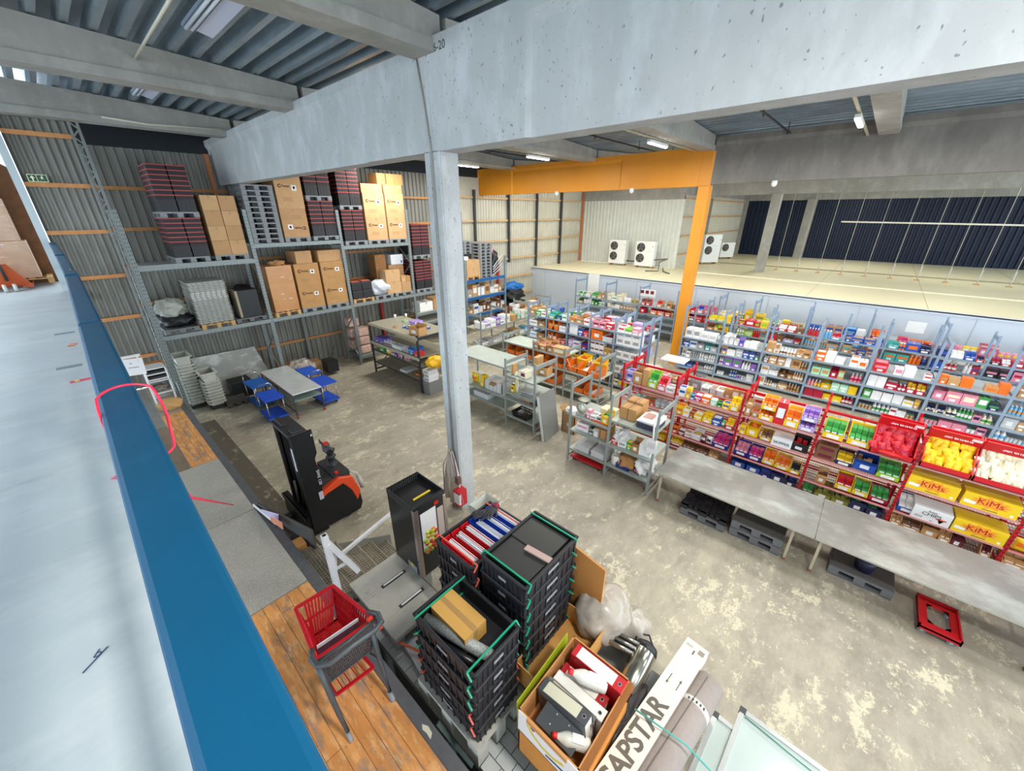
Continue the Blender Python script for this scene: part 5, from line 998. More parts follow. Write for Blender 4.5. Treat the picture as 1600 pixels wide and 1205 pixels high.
# ---- goods
GOODS = {}
def pastel(c): return c
CN = {'red': '#c8202a', 'orange': '#e8701a', 'yellow': '#eec51c', 'green': '#3f9a48', 'lime': '#9cc832', 'blue': '#2350a8', 'navy': '#1c2352', 'sky': '#6fb2dc', 'purple': '#8a63b8', 'pink': '#e08aa0', 'magenta': '#c8347a', 'white': '#e8e8e8', 'cream': '#e4dcc0', 'tan': '#c1935f', 'brown': '#7b5236', 'grey': '#9a9c9c', 'black': '#232325', 'teal': '#3aa39a', 'crimson': '#b01238', 'maroon': '#6a2230', 'mint': '#a5d8b8', 'lilac': '#b9a6dc', 'olive': '#8a8a3c', 'silver': '#c2c6c8', 'dark blue': '#16308c'}
def gm(c, v=.08): return M(CN[c], .38, 0, v, 16)
def r3(v): return round(v*25)/25
def good(kind, c, c2, w, h, d):
    """mesh in local coords: x = depth (front at 0), y from 0 to w, z up"""
    w, h, d = max(.04, round(w, 2)), max(.04, round(h, 2)), max(.04, round(d, 2))
    key = (kind, c, c2, w, h, d)
    if key in GOODS: return GOODS[key]
    b = MB(); m, m2 = gm(c), gm(c2)
    if kind == 'carton':
        b.box(0, 0, 0, d, w, h, m); b.box(-.002, w*.15, h*.3, 0, w*.85, h*.75, m2); b.box(.01, w/2-.01, h, d-.01, w/2+.01, h+.001, m2)
    elif kind == 'pack':
        b.box(0, 0, 0, d, w, h, m); b.box(-.002, w*.1, h*.45, 0, w*.9, h*.7, m2); b.box(-.002, w*.3, h*.1, 0, w*.7, h*.3, gm('white')); b.box(d*.2, w*.1, h, d*.8, w*.9, h+.002, m2)
    elif kind == 'open':
        t = .012
        b.box(0, 0, 0, d, w, .01, m)
        for a in ((0, 0, t, w), (d-t, 0, d, w), (0, 0, d, t), (0, w-t, d, w)): b.box(a[0], a[1], 0, a[2], a[3], h, m)
        b.add([(0, 0, h), (0, w, h), (-.05, w+.01, h-.03), (-.05, -.01, h-.03)], [(0, 1, 2, 3), (3, 2, 1, 0)], m); b.add([(d, 0, h), (d, w, h), (d+.03, w, h+.06), (d+.03, 0, h+.06)], [(0, 1, 2, 3), (3, 2, 1, 0)], m)
        rr = random.Random(hash((w, h)) & 255); 
        for k in range(5): y = t+rr.random()*(w-.1); x = t+rr.random()*(d-.1); b.box(x, y, .01, x+.08, y+.07, h*(.6+.45*rr.random()), m2)
        b.box(-.002, w*.3, h*.25, 0, w*.7, h*.6, gm('white'))
    elif kind == 'tray':   # shelf ready tray, low front
        t = .01; f = h*.42
        b.box(0, 0, 0, d, w, .01, m); b.box(0, 0, 0, t, w, f, m); b.box(d-t, 0, 0, d, w, h, m)
        for y in (0, w-t): b.prism([(0, 0), (d, 0), (d, h), (d*.5, h*.95), (t, f)], y, y+t, m)
        rr = random.Random(int(w*100+h*10)); n = max(2, int(w/.09))
        for k in range(n):
            for q in range(2): y = t+(w-2*t)*k/n; b.box(.015+q*d*.45, y+.004, .01, .015+q*d*.45+d*.4, y+(w-2*t)/n-.004, h*(.55+.3*q)+.03*rr.random(), m2)
            b.box(.012, t+(w-2*t)*k/n+.01, f+.01, .015, t+(w-2*t)*(k+1)/n-.02, h*.55, gm('white'))
        b.box(-.002, w*.2, f*.2, 0, w*.8, f*.8, gm('white') if c not in ('white', 'cream') else m2)
    elif kind == 'bag':
        vs = []; N, K = 9, 7
        for s in (1, -1):
            for j in range(N+1):
                for i in range(K+1):
                    u, v = i/K, j/N; e = max(0, math.sin(PI*u))**.45*max(0, math.sin(PI*v))**.35
                    vs.append((d/2+s*d/2*e*(.78+.16*math.sin(11*u+5*math.sin(6*v))+.1*math.sin(17*v+9*u)), w*(.5+(u-.5)*(1-.1*math.sin(PI*v))), h*v))
        o = (N+1)*(K+1); fs = []
        for j in range(N):
            for i in range(K):
                a = j*(K+1)+i; fs += [(a, a+1, a+K+2, a+K+1), (o+a, o+a+K+1, o+a+K+2, o+a+1)]
        fs2 = [f for k, f in enumerate(fs) if 3 <= k//2//K <= 5 and 1 <= k//2 % K <= 5]; b.add(vs, [f for f in fs if f not in fs2], m, True); b.add(vs, fs2, m2, True)
    elif kind == 'bottle':
        r = w/2; b.lathe([(r*.9, 0), (r, .01), (r, h*.2), (r, h*.5), (r, h*.62), (r*.4, h*.8), (r*.4, h*.88), (r*.42, h), (.001, h)], m, 8, TR(r, r, 0), mats=[m, m, m2, m, m, m, gm('white'), gm('white')])
    elif kind == 'tin':
        r = w/2; b.lathe([(r, 0), (r, h*.12), (r, h*.88), (r, h), (.001, h-.003)], m, 10, TR(r, r, 0), mats=[gm('silver'), m, gm('silver'), m2])
    elif kind == 'bin':    # picking bin with cut front
        t = .012
        b.box(0, 0, 0, d, w, .012, m)
        for y in (0, w-t): b.prism([(0, 0), (d, 0), (d, h), (d*.3, h), (0, h*.5)], y, y+t, m)
        b.box(d-t, 0, 0, d, w, h, m); b.box(0, 0, 0, t, w, h*.5, m); b.box(-.01, 0, h*.47, .02, w, h*.52, m)
        b.box(.04, .03, .01, d-.05, w*.5, h*.5, m2); b.box(.08, w*.5, .01, d-.1, w-.04, h*.35, gm('tan'))
    elif kind == 'case':   # tall front opening fruit case
        t = .015
        b.box(0, 0, 0, d, w, t, m); b.box(0, 0, h-t, d, w, h, m); b.box(d-t, 0, 0, d, w, h, m); b.box(0, 0, 0, d, t, h, m); b.box(0, w-t, 0, d, w, h, m)
        b.box(0, 0, 0, t, w, h*.3, m); b.box(0, w*.42, 0, t, w*.58, h, m); b.box(.02, t, t, d*.6, w-t, h*.55, m2)
    me = b.mesh(kind); GOODS[key] = me; return me
KN = {'carton': ('carton', 'carton'), 'pack': ('grocery_pack', 'pack'), 'open': ('open_carton', 'open carton'), 'tray': ('display_tray', 'display tray'), 'bag': ('snack_bag', 'bag'), 'bottle': ('bottle', 'bottle'), 'tin': ('tin_can', 'tin'), 'bin': ('picking_bin', 'bin'), 'case': ('front_open_case', 'open fronted case')}
SEEN = {}
def place(kind, c, c2, w, h, d, x, y, z, where, pos='', nb='', rz=0):
    me = good(kind, c, c2, w, h, d); nm, noun = KN[kind]
    if rz == 0 and kind in ('carton', 'pack', 'open'): rz = R.uniform(-.07, .07)
    o = bpy.data.objects.new(nm, me); COL.objects.link(o); o.location = (x, y, z); o.rotation_euler.z = rz
    lab = '%s %s %s' % (c if c == c2 else c+' and '+c2, noun, where)
    if len((lab+pos).split()) > 16: pos = pos.replace('from left', '').rstrip()
    lab += pos if len((lab+pos).split()) <= 15 else ''
    if len((lab+nb).split()) <= 15: lab += (','+nb if pos else nb)
    if len(lab.split()) > 16: print('LONG', lab)
    if len(lab.split()) > 16: lab = lab.replace('display tray', 'tray').replace('open carton', 'carton')
    if lab in SEEN and len(lab.split()) < 15 and lab+', farther right' not in SEEN: lab += ', farther right'
    if lab in SEEN:
        SEEN[lab].append(o)
        for q in SEEN[lab]: q['group'] = lab
    else: SEEN[lab] = [o]
    return tag(o, lab, noun if ' ' not in noun else noun.split()[-1])
def stock(where, xf, y0, y1, z, spec, dep=.45, hmul=1.0):
    """left (y0, larger) to right (y1, smaller). spec items: 'kind colour/colour2 w h [n] [rows]' ; '_ w' gap"""
    items = [s.split() for s in spec.split(',')]; tot = 0
    for s in items:
        tot += float(s[1]) if s[0] == '_' else float(s[2])*(int(s[4]) if len(s) > 4 else 1)
    span = y0-y1; sc = min(1.25, span/tot*.97); y = y0-(span-tot*sc)/2*.6; prev = None; prevn = None
    for s in items:
        if s[0] == '_': y -= float(s[1])*sc; continue
        kind = s[0]; cc = s[1].split('/'); c, c2 = (cc[0].replace('-', ' ')), (cc[-1].replace('-', ' ')); w, h = float(s[2])*sc, float(s[3])*hmul; n = int(s[4]) if len(s) > 4 else 1; rows = int(s[5]) if len(s) > 5 else 1
        d = min(dep-.04, {'bottle': w, 'tin': w, 'bag': .1}.get(kind, max(.16, min(.5, w*1.3))))
        desc = '%s %s' % (c if c == c2 else c+' and '+c2, KN[kind][1]); nb = (' by '+prev) if prev else ''
        for k in range(n):
            for r_ in range(rows):
                for dd in range(2 if kind in ('bottle', 'tin') else 1):
                    pos = ((', leftmost' if k == 0 else ', rightmost' if k == n-1 else ', '+['', 'second', 'third', 'fourth', 'fifth', 'sixth'][k]+' from left') if n > 1 else '')+((', upper' if r_ else ', lower') if rows > 1 else '')+((', rear' if dd else ', front') if kind in ('bottle', 'tin') else '')
                    place(kind, c, c2, w*.95, h, d, xf+.03+R.uniform(0, .03)+dd*(d+.01), y-w+w*.02, z+.001+r_*(h+.003), where, pos, nb)
            y -= w
        prev = c.split()[-1]+' '+KN[kind][1].split()[-1]
def randstock(where, xf, y0, y1, z, pal, dep, seed, wr=(.14, .34), hr=(.14, .3), kinds=('carton', 'pack', 'pack', 'open', 'tray'), fill=.93):
    r = random.Random(seed); L = []; y = y0-y1
    while y > .12:
        if r.random() > fill: g = r.uniform(.1, .25); L.append('_ %.2f' % g); y -= g; continue
        k = r.choice(kinds); c = r.choice(pal); c2 = r.choice(pal)
        if k in ('bottle', 'tin'): w = r.uniform(.07, .1); n = r.randint(2, 4); h = r.uniform(.18, .28) if k == 'bottle' else .12; rows = 1
        elif k == 'bag': w = r.uniform(.14, .2); n = r.randint(1, 3); h = r.uniform(.18, .24); rows = 1
        else: w = round(r.uniform(*wr)/.04)*.04; n = r.choice((1, 1, 1, 2)); h = round(r.uniform(*hr)/.03)*.03; rows = 1
        w = min(w, y); n = max(1, min(n, int(y/w)))
        L.append('%s %s/%s %.2f %.2f %d %d' % (k, c.replace(' ', '-'), c2.replace(' ', '-'), w, h, n, rows)); y -= w*n
    if any(not s.startswith('_') for s in L): stock(where, xf, y0, y1, z, ','.join(L), dep)

# ================================================================ METAL TABLE
t = thing('metal_table', 'long metal topped packing table with cream legs', 'table')
TT = layered('scratched_tin_tabletop', '#8d8d88', [('#74726e', .8, .52, .14, (1, 1, 1), .55), ('#bfc6c2', 1.6, .58, .1, (1, .6, 1), .6), ('#a3928c', 2.2, .64, .06, (1, 1, 1), .35)], .4, .04, metal=.45)
for ya, yb in ((2.2, -.455), (-.465, -3.1), (-3.11, -5.6)):
    b = MB(); b.box(6.86, yb, .745, 8.14, ya, .77, TT); b.box(6.855, yb, .735, 6.862, ya, .77, M('#c8cac6', .3, .7)); b.build('tabletop', t)
TL = M('#b9ad94', .6, 0, .1, 8)
for y in (2.12, -.18, -.56, -2.95, -3.3, -5.2):
    for x in (6.98, 7.98):
        b = MB(); b.bar((x if x < 7.5 else x, y, .745), (x, y, .02), .04, .04, TL); b.box(x-.025, y-.025, 0, x+.025, y+.025, .05, M('#8a5a48', .6)); b.build('leg', t)
# pallets etc. below the table
DP = M('#6f7073', .6, 0, .1, 8)
def vpallet(x, y, z, label, m): return pallet(x, y, z, label, m, w=.62, d=.82, h=.17)
vpallet(6.92, .8, 0, 'grey plastic pallet at the bottom under the black pallet, below the table', DP)
t = thing('black_pallet', 'black open grid pallet on the grey one under the table', 'pallet', (6.9, .78, .171)); b = MB()
for k in range(9): b.box(0, k*.1, .09, .64, k*.1+.03, .13, PLBK); b.box(k*.076, 0, .09, k*.076+.03, .84, .13, PLBK)
for x in (0, .27, .52):
    for y in (0, .36, .72): b.box(x, y, 0, x+.12, y+.13, .135, PLBK)
b.build('grid_deck', t)
for i in range(2): vpallet(6.98, -.1, i*.171, 'grey smooth topped pallet under the middle of the table, %s' % ['lower', 'upper'][i], DP)
b = MB(); b.box(6.99, -.09, .342, 7.6, .71, .35, M('#5a5754', .6)); tag(b.build('pallet_sheet'), 'brown grey sheet on the upper smooth pallet', 'sheet')
vpallet(7.15, -1.6, 0, 'grey pallet under the table near the red dolly', DP); b = MB(); b.box(7.16, -1.58, .172, 7.76, -.8, .185, M('#5f5b58', .6)); tag(b.build('pallet_sheet'), 'dark sheet on the pallet near the red dolly', 'sheet')
t = thing('storage_tub', 'dark navy tub on pallet mostly hidden by the table', 'tub', (7.4, -1.2, .19)); b = MB(); b.lathe([(.12, 0), (.15, .25), (.14, .25), (.11, .02), (.001, .02)], M('#1c1e3a', .4), 16); b.build('tub_body', t)
# red dolly
t = thing('red_dolly', 'red plastic crate dolly with grey wheels on the floor', 'dolly', (6.73, -2.3, 0)); DR = M('#c41420', .4, 0, .08, 6); b = MB()
for x0, y0, x1, y1 in ((0, 0, .13, .44), (.53, 0, .66, .44), (.13, 0, .53, .1), (.13, .34, .53, .44)): b.box(x0, y0, .13, x1, y1, .16, DR)
for x0, y0, x1, y1 in ((0, 0, .66, .02), (0, .42, .66, .44), (0, 0, .02, .44), (.64, 0, .66, .44)): b.box(x0, y0, .1, x1, y1, .19, DR)
for cx, cy in ((.13, .1), (.53, .1), (.13, .34), (.53, .34)): sx = 1 if cx < .3 else -1; sy = 1 if cy < .2 else -1; b.add([(cx, cy, .16), (cx+sx*.07, cy, .16), (cx, cy+sy*.07, .16)], [(0, 1, 2), (2, 1, 0)], DR)
b.build('frame', t)
for x in (.07, .59):
    for y in (.07, .37): b = MB(); b.lathe([(.05, -.018), (.05, .018)], M('#7d8286', .5), 14, TR(x, y, .05, 0, PI/2, 0)); b.lathe([(.02, -.022), (.02, .022)], M('#c3c6c8', .4), 10, TR(x, y, .05, 0, PI/2, 0)); b.box(x-.03, y-.02, .07, x+.03, y+.02, .11, ZINC); b.build('castor', t)

# ================================================================ ROW A: packing shelves left of the table
shelving('packing_shelves', 'grey three post shelving with scale and wrapping paper beside the table', 6.96, .88, (4.42, 3.4, 2.37), (2.1, 2.1, 2.08), ((.36, .88, 1.27), (.36, .88, 1.5)))
A = 'on the packing shelves'
t = thing('kitchen_scale', 'grey dial scale with round white face on packing shelf', 'scale', (7.12, 4.2, 1.275))
b = MB(); b.box(-.08, -.12, 0, .12, .12, .06, M('#b5b5ab', .4, .3)); b.box(-.03, -.05, .06, .06, .05, .2, M('#b5b5ab', .4, .3)); b.build('base', t)
b = MB(); b.lathe([(.13, -.03), (.14, .0), (.13, .03)], M('#b5b5ab', .4, .3), 22, TR(-.03, 0, .2, 0, PI/2, 0)); b.lathe([(.12, .0), (.001, .001)], M('#e4e2d2', .4), 22, TR(-.063, 0, .2, 0, -PI/2, 0)); b.bar((-.066, 0, .2), (-.066, .01, .29), .008, .002, BLACKP); b.bar((-.066, -.02, .17), (-.066, .02, .17), .006, .002, BLACKP); b.build('dial', t)
b = MB(); b.lathe([(.05, .0), (.13, .03), (.14, .04), (.001, .025)], M('#aaa999', .35, .4), 20, TR(.04, 0, .34)); b.box(.02, -.02, .25, .06, .02, .35, ZINC); b.build('pan', t)
stock(A+', left bay top', 7.0, 4.05, 3.45, 1.275, 'pack pink/white .12 .2,pack white/grey .2 .12,pack silver/black .14 .14,open yellow/green .22 .22', .6)
b = MB(); b.box(7.35, 3.5, 1.275, 7.6, 3.85, 1.48, M('#efe7b8', .5)); b.box(7.02, 3.45, 1.275, 7.2, 3.9, 1.3, M('#d85a2a', .5)); tag(b.build('yellow_tray'), 'yellow topped and red based packaging at left bay corner', 'packaging')
for i, (y, x, h, l) in enumerate(((2.95, 7.2, .26, 'front'), (2.95, 7.52, .26, 'rear'))):
    b = MB(); b.box(x, y-.02, 1.505, x+.3, y+.36, 1.505+h+i*.05, CARD2)
    for k in range(3): b.box(x+.01, y+.02+k*.115, 1.505+h+i*.05, x+.29, y+.09+k*.115, 1.51+h+i*.05, CARD)
    b.bar((x-.002, y+.17, 1.505), (x-.002, y+.17, 1.5+h+i*.05), .012, .004, BLACKP); b.bar((x, y+.17, 1.512+h+i*.05), (x+.3, y+.17, 1.512+h+i*.05), .012, .004, BLACKP)
    tag(b.build('strapped_cartons', bevel=.004), 'bundle of brown flat cartons held by black strap, %s one' % l, 'cartons')
b = MB(); b.lathe([(.09, 0), (.1, .02), (.1, .16), (.001, .17)], WHITE, 16, TR(7.75, 3.3, 1.505)); tag(b.build('white_tub'), 'white round tub behind the strapped cartons', 'tub')
t = thing('storage_box', 'dark storage box full of white printed sheets on top shelf', 'box', (7.05, 2.42, 1.505)); b = MB(); b.box(0, 0, 0, .5, .42, .12, M('#353647', .4)); b.build('box_body', t, .01); b = MB()
for k in range(4): b.box(.0-.02*k+.02, -.01, .12+k*.02, .5, .44-.04*k, .138+k*.02, M('#e6e3e0', .5))
b.box(.12, .15, .2, .4, .35, .203, M('#b98a80', .5)); b.build('sheets', t)
stock(A+', right bay second level', 7.0, 3.35, 2.42, .885, 'pack red/white .14 .16,carton white/grey .2 .14,pack green/yellow .12 .16,open tan/brown .16 .2,carton white/white .26 .26', .6)
stock(A+', left bay second level', 7.0, 4.38, 3.45, .885, 'pack white/pink .26 .2,pack grey/black .12 .14,open white/grey .1 .2', .6)
b = MB(); b.box(7.05, 3.5, .885, 7.5, 3.78, 1.12, CARD2); b.bar((7.045, 3.64, .885), (7.045, 3.64, 1.12), .012, .004, BLACKP); tag(b.build('strapped_cartons', bevel=.004), 'brown cartons with black strap on left bay second level', 'cartons')
rag('brown_paper', 'crumpled brown wrapping paper on the third packing shelf', 'paper', (7.25, 2.95, .5), (.24, .22, .16), M('#ab7b4a', .8, 0, .12, 8), 101, amp=.5, flat=.7)
rag('white_paper', 'crumpled white tissue paper in right packing bay', 'paper', (7.3, 2.62, .52), (.26, .2, .2), M('#dcdad8', .7, 0, .06, 8), 102, amp=.6, flat=.7)
rag('white_paper', 'crumpled grey white paper above the white stacks', 'paper', (7.25, 3.2, 1.05), (.22, .15, .14), M('#d3d0cf', .7, 0, .06, 8), 103, amp=.6, flat=.9)
for i, y in enumerate((3.88, 3.45)): b = MB(); b.box(7.0, y, .365, 7.5, y+.36, .365+.16, M('#c9c7ca', .6, 0, .05, 5)); tag(b.build('paper_stack', bevel=.01), 'block of white grey wrapping sheets, bottom left bay, %s' % ['left', 'right'][i], 'paper')
stock(A+', bottom right bay', 7.0, 2.8, 2.4, .365, 'bag maroon/pink .12 .14,bag silver/white .12 .14', .5)
b = MB(); b.lathe([(.1, 0), (.11, .02), (.11, .2), (.09, .22), (.04, .22), (.04, .1)], M('#dad6cd', .6), 18, TR(7.13, 3.22, .365)); tag(b.build('paper_roll'), 'cream roll of paper at the foot of the packing shelves', 'roll')
place('bin', 'dark blue', 'white', .3, .16, .3, 7.0, 2.85, .365, 'next to the cream paper roll')
t = thing('red_pallet_truck', 'low red dolly edge under the left packing bay', 'dolly', (6.98, 3.5, 0)); b = MB(); b.box(0, 0, .12, .6, .85, .16, DR); b.build('deck', t)
for x in (.08, .5):
    for y in (.08, .77): b = MB(); b.lathe([(.05, -.018), (.05, .018)], DGREY, 10, TR(x, y, .06, 0, PI/2, 0)); b.build('castor', t)
b = MB(); b.plate((6.94, 2.5, 1.05), (6.94, 2.3, 1.1), (6.92, 2.32, 1.42), (6.92, 2.52, 1.38), .004, M('#dfdcdc', .5)); [b.bar((6.925, 2.36+k*.04, 1.2), (6.92, 2.36+k*.04, 1.33), .006, .003, DGREY) for k in range(4)]; tag(b.build('hanging_tally_sheet'), 'white tally sheet hanging at right end of the packing shelves', 'sheet')
b = MB(); b.tube([(6.94, 2.4, 2.0), (6.93, 2.42, 1.7), (6.93, 2.4, 1.4)], .02, WHITE, 6); tag(b.build('tape_dispenser'), 'white tape gun hanging above the tally sheet', 'tape gun')
# ================================================================ ROW C: half empty shelves behind the column
shelving('low_shelves', 'grey half empty shelving just right of the concrete column', 7.27, .95, (5.76, 6.8, 8.9), (2.09, 2.0, 1.8), ((.32, .85, 1.04, 1.54), (.46, .83, 1.73)))
C_ = 'on the half empty shelves'
stock(C_+', upper right', 7.32, 6.75, 5.8, 1.545, 'carton tan/tan .06 .3,bottle cream/white .1 .1 2,carton cream/maroon .16 .2,_ .1', .6)
place('carton', 'tan', 'tan', .12, .5, .3, 7.8, 6.1, 1.545, 'standing upright behind the maroon marked carton'); place('open', 'tan', 'brown', .3, .22, .3, 7.9, 5.85, 1.545, 'at right end of the upper half empty shelf')
t = thing('black_basket', 'black plastic basket with cutlery on the lowest right shelf', 'basket', (7.33, 6.05, .325)); b = MB()
lattice_panel(b, (0, 0, 0), (0, .5, 0), (-.03, .52, .17), (-.03, -.02, .17), 9, 2, BLACKP, wd=.02); lattice_panel(b, (.32, 0, 0), (.32, .5, 0), (.35, .52, .17), (.35, -.02, .17), 9, 2, BLACKP, wd=.02); b.plate((0, 0, 0), (.32, 0, 0), (.35, -.02, .17), (-.03, -.02, .17), .01, BLACKP); b.plate((0, .5, 0), (.32, .5, 0), (.35, .52, .17), (-.03, .52, .17), .01, BLACKP); b.box(0, 0, 0, .32, .5, .01, BLACKP); b.box(.05, .1, .01, .2, .22, .12, M('#6b4a34', .6)); b.box(.08, .3, .01, .24, .4, .14, M('#b5b5b0', .4)); b.build('basket_body', t)
b = MB(); b.tube([(7.45, 6.4, .92), (7.4, 5.98, .92)], .06, M('#b98357', .7), 14); tag(b.build('kraft_roll'), 'brown kraft paper roll on the half empty shelves', 'roll')
b = MB(); b.box(7.4, 6.0, .86, 8.0, 6.65, .9, M('#b6b0a6', .6)); tag(b.build('flat_sheets'), 'flat grey sheets under the kraft paper roll', 'sheets')
t = thing('plastic_crate', 'white stacking crate full of paper left of the black basket', 'crate', (7.35, 7.0, .835)); b = MB()
for a in ((0, 0, .02, .7), (.43, 0, .45, .7), (0, 0, .45, .02), (0, .68, .45, .7)): b.box(a[0], a[1], 0, a[2], a[3], .3, M('#cfd0cf', .5))
for k in range(5): b.box(-.006, .03+k*.15, .02, 0, .1+k*.15, .26, M('#bdbfbd', .5))
b.box(.02, .02, .0, .43, .68, .24, M('#dedbd6', .7)); b.add([(0, .2, .3), (0, .45, .3), (-.1, .43, .22), (-.1, .22, .22)], [(0, 1, 2, 3), (3, 2, 1, 0)], CARD3); b.build('crate_body', t)
place('pack', 'yellow', 'yellow', .16, .34, .2, 7.38, 7.78, .835, 'standing left of the white stacking crate'); place('bag', 'yellow', 'orange', .3, .3, .2, 7.4, 8.1, .835, 'behind the concrete column'); place('pack', 'yellow', 'maroon', .1, .2, .1, 7.35, 6.55, 1.045, 'on the third level beside the pale rag')
b = MB(); b.box(7.35, 7.6, .465, 7.8, 8.2, .62, M('#c9cacb', .6)); tag(b.build('paper_box'), 'low pale box of paper on the bottom shelf by the column', 'box')
rag('pale_rag', 'pale rag hanging from the third half empty shelf', 'rag', (7.26, 6.35, 1.35), (.02, .06, .2), M('#cfc9a6', .7), 111, amp=.3)
for i in range(4): b = MB(); b.box(7.35+i*.02, 5.95, 1.046+i*.018, 7.75, 6.3, 1.06+i*.018, M('#b9bcbf' if i % 2 else '#6f7377', .5)); tag(b.build('label_strip_pack'), '%s flat pack of strips on the third half empty shelf' % nth(i, 4), 'strips', 'flat strips on third half empty shelf')
b = MB(); b.plate((7.22, 5.34, 0), (7.95, 5.42, 0), (8.05, 5.72, 1.2), (7.32, 5.66, 1.2), .04, M('#8f9291', .4, .3, .06, 3)); b.plate((7.2, 5.4, 0), (7.24, 5.34, 0), (7.34, 5.64, 1.2), (7.3, 5.7, 1.2), .02, M('#c8cbc8', .4, .4)); tag(b.build('leaning_board'), 'grey metal board leaning at the end of the half empty shelves', 'board')
t = thing('paper_waste_box', 'tall brown carton with white liner standing on the floor', 'box', (8.05, 4.95, 0)); b = MB()
for a in ((0, 0, .02, .42), (.36, 0, .38, .42), (0, 0, .38, .02), (0, .4, .38, .42)): b.box(a[0], a[1], 0, a[2], a[3], .62, CARD)
b.add([(0, .42, .62), (.38, .42, .62), (.36, .56, .66), (.02, .56, .66)], [(0, 1, 2, 3), (3, 2, 1, 0)], CARD3); b.add([(.38, 0, .62), (.38, .42, .62), (.5, .4, .6), (.5, .02, .6)], [(0, 1, 2, 3), (3, 2, 1, 0)], CARD3); b.box(-.002, .15, .2, 0, .25, .3, WHITE); b.build('carton_body', t)
rag('white_liner', 'white paper liner bulging out of the tall brown carton', 'liner', (8.23, 5.16, .62), (.17, .18, .1), M('#dfe2e4', .6), 112, amp=.4)
# ================================================================ ROW D: orange bins
shelving('bin_shelves', 'grey shelving carrying orange bins behind the half empty shelves', 9.85, .9, (5.3, 6.6, 7.9, 9.3), (1.72, 1.7, 1.7, 1.7), ((.3, .95), (.3, .95, 1.4), (.3, .95, 1.4)), surf=M('#b3beb4', .45, .2, .06, 3))
D_ = 'on the orange bin shelves'
for y0, y1, nm in ((9.2, 7.95, 'left bay'), (7.85, 6.65, 'middle bay'), (6.55, 5.35, 'right bay')):
    stock(D_+', middle level, '+nm, 9.86, y0, y1, .955, 'bin orange/brown .36 .3,bin orange/white .36 .3,bin orange/brown .36 .3', .6)
stock(D_+', lower level', 9.86, 7.8, 5.35, .305, 'bin orange/brown .34 .32 1 2,bin orange/white .34 .3,_ .5,bin orange/brown .34 .3,bin orange/white .34 .2', .6)
stock('in the second row of orange bins', 10.3, 6.5, 5.35, .955, 'open yellow/red .3 .36,bottle grey/brown .1 .3 2,open yellow/red .3 .38', .4)
for i in range(5):
    t_ = place('open', 'tan', 'pink', .26, .22, .26, 9.9+(.3 if i > 2 else 0), 7.7-(i % 3)*.3 if i < 3 else 7.55-(i-3)*.3, 1.405, 'with pinkish packs, %s, above the orange bins' % ['front leftmost', 'front middle', 'front rightmost', 'rear left', 'rear right'][i])
place('carton', 'tan', 'cream', .5, .24, .3, 9.9, 6.62, 1.405, 'plain pair at right of the pink filled cartons')
b = MB(); b.tube([(9.84, 6.5, 1.4), (9.8, 6.35, 1.2), (9.82, 6.3, .97)], .008, M('#d8b0a8', .6), 5); tag(b.build('pink_cable'), 'pale pink cable hanging over the orange bins', 'cable')
# ================================================================ DARK MOBILE SHELF
DKP = M('#3a3b3c', .4, .4, .1, 8)
t = shelving('wheeled_shelf_rack', 'wide four level shelf rack with dark posts left of the column', 6.9, 1.4, (10.33, 13.3), (2.02, 2.02), ((.45, .95, 1.25, 1.95),), m=DKP, surf=M('#9d9a88', .5, .3, .08, 4), pw=.08)
for z in (1.95, 1.25): b = MB(); b.box(6.88, 10.3, z-.09, 6.9, 13.3, z+.005, M('#b0a58e', .55, .1, .08, 8)); b.build('front_lip', t)
for y in (10.33, 13.3):
    b = MB(); b.bar((6.92, y, .2), (8.25, y, .95), .03, .03, GREYP); b.build('brace', t)
S_ = 'on dark posted rack'
stock(S_+', third level', 6.93, 13.2, 10.4, 1.255, 'pack purple/blue .24 .16 2,bottle silver/maroon .1 .14 5,pack white/silver .16 .12 3,bottle silver/grey .09 .16 4,pack blue/sky .26 .22,pack red/orange .18 .14', .9)
stock(S_+', second level', 6.93, 13.2, 10.4, .955, 'pack green/olive .3 .18,_ .1,carton yellow/white .2 .18,carton white/red .22 .16,pack dark-blue/blue .14 .16,pack red/pink .14 .16,pack navy/white .16 .18,bottle silver/red .09 .15 3', .9)
stock(S_+', bottom level', 6.93, 13.2, 10.4, .455, '_ 1.2,carton silver/white .3 .08,_ .3,_ .3', .9)
b = MB(); b.lathe([(.1, 0), (.17, .14), (.16, .14), (.09, .02), (.001, .02)], M('#b97a3e', .7, 0, .2, 20), 16, TR(7.15, 10.75, .455)); tag(b.build('wicker_basket'), 'brown round wicker basket on the bottom of the dark posted rack', 'basket')
for i in range(3): place('carton', 'white', 'grey', .3, .13, .4, 7.0, 10.0, .45+i*.135, '%s of three right of the wicker basket' % ['lowest', 'middle', 'topmost'][i])
b = MB(); b.box(6.95, 9.95, .0, 7.5, 10.3, .44, M('#8b8d8a', .5, .3)); tag(b.build('metal_stand'), 'grey stand carrying the white cartons by the column', 'stand')
rag('yellow_bags', 'yellow plastic bags hanging at right end of the dark posted rack', 'bags', (7.3, 10.0, 1.12), (.3, .22, .2), M('#eab316', .45, 0, .15, 8), 121, amp=.5); 
place('open', 'tan', 'olive', .5, .26, .34, 7.05, 10.4, 1.955, 'on top of the dark posted rack near its front corner')
for i in range(12): place('pack', 'blue', 'white', .12, .06, .1, 7.3+(i % 4)*.16, 11.6-(i//4)*.22-(i % 4)*.09, 1.955, 'on dark rack top, %s row, %s' % (['rear', 'middle', 'front'][i//4], ['leftmost', 'second', 'third', 'rightmost'][i % 4]))
for i in range(4): place('pack', 'lilac', 'purple', .16, .13, .16, 7.75+(i % 2)*.18, 11.8-(i//2)*.2, 1.955, 'on dark rack top, %s' % ['rear left', 'rear right', 'front left', 'front right'][i])
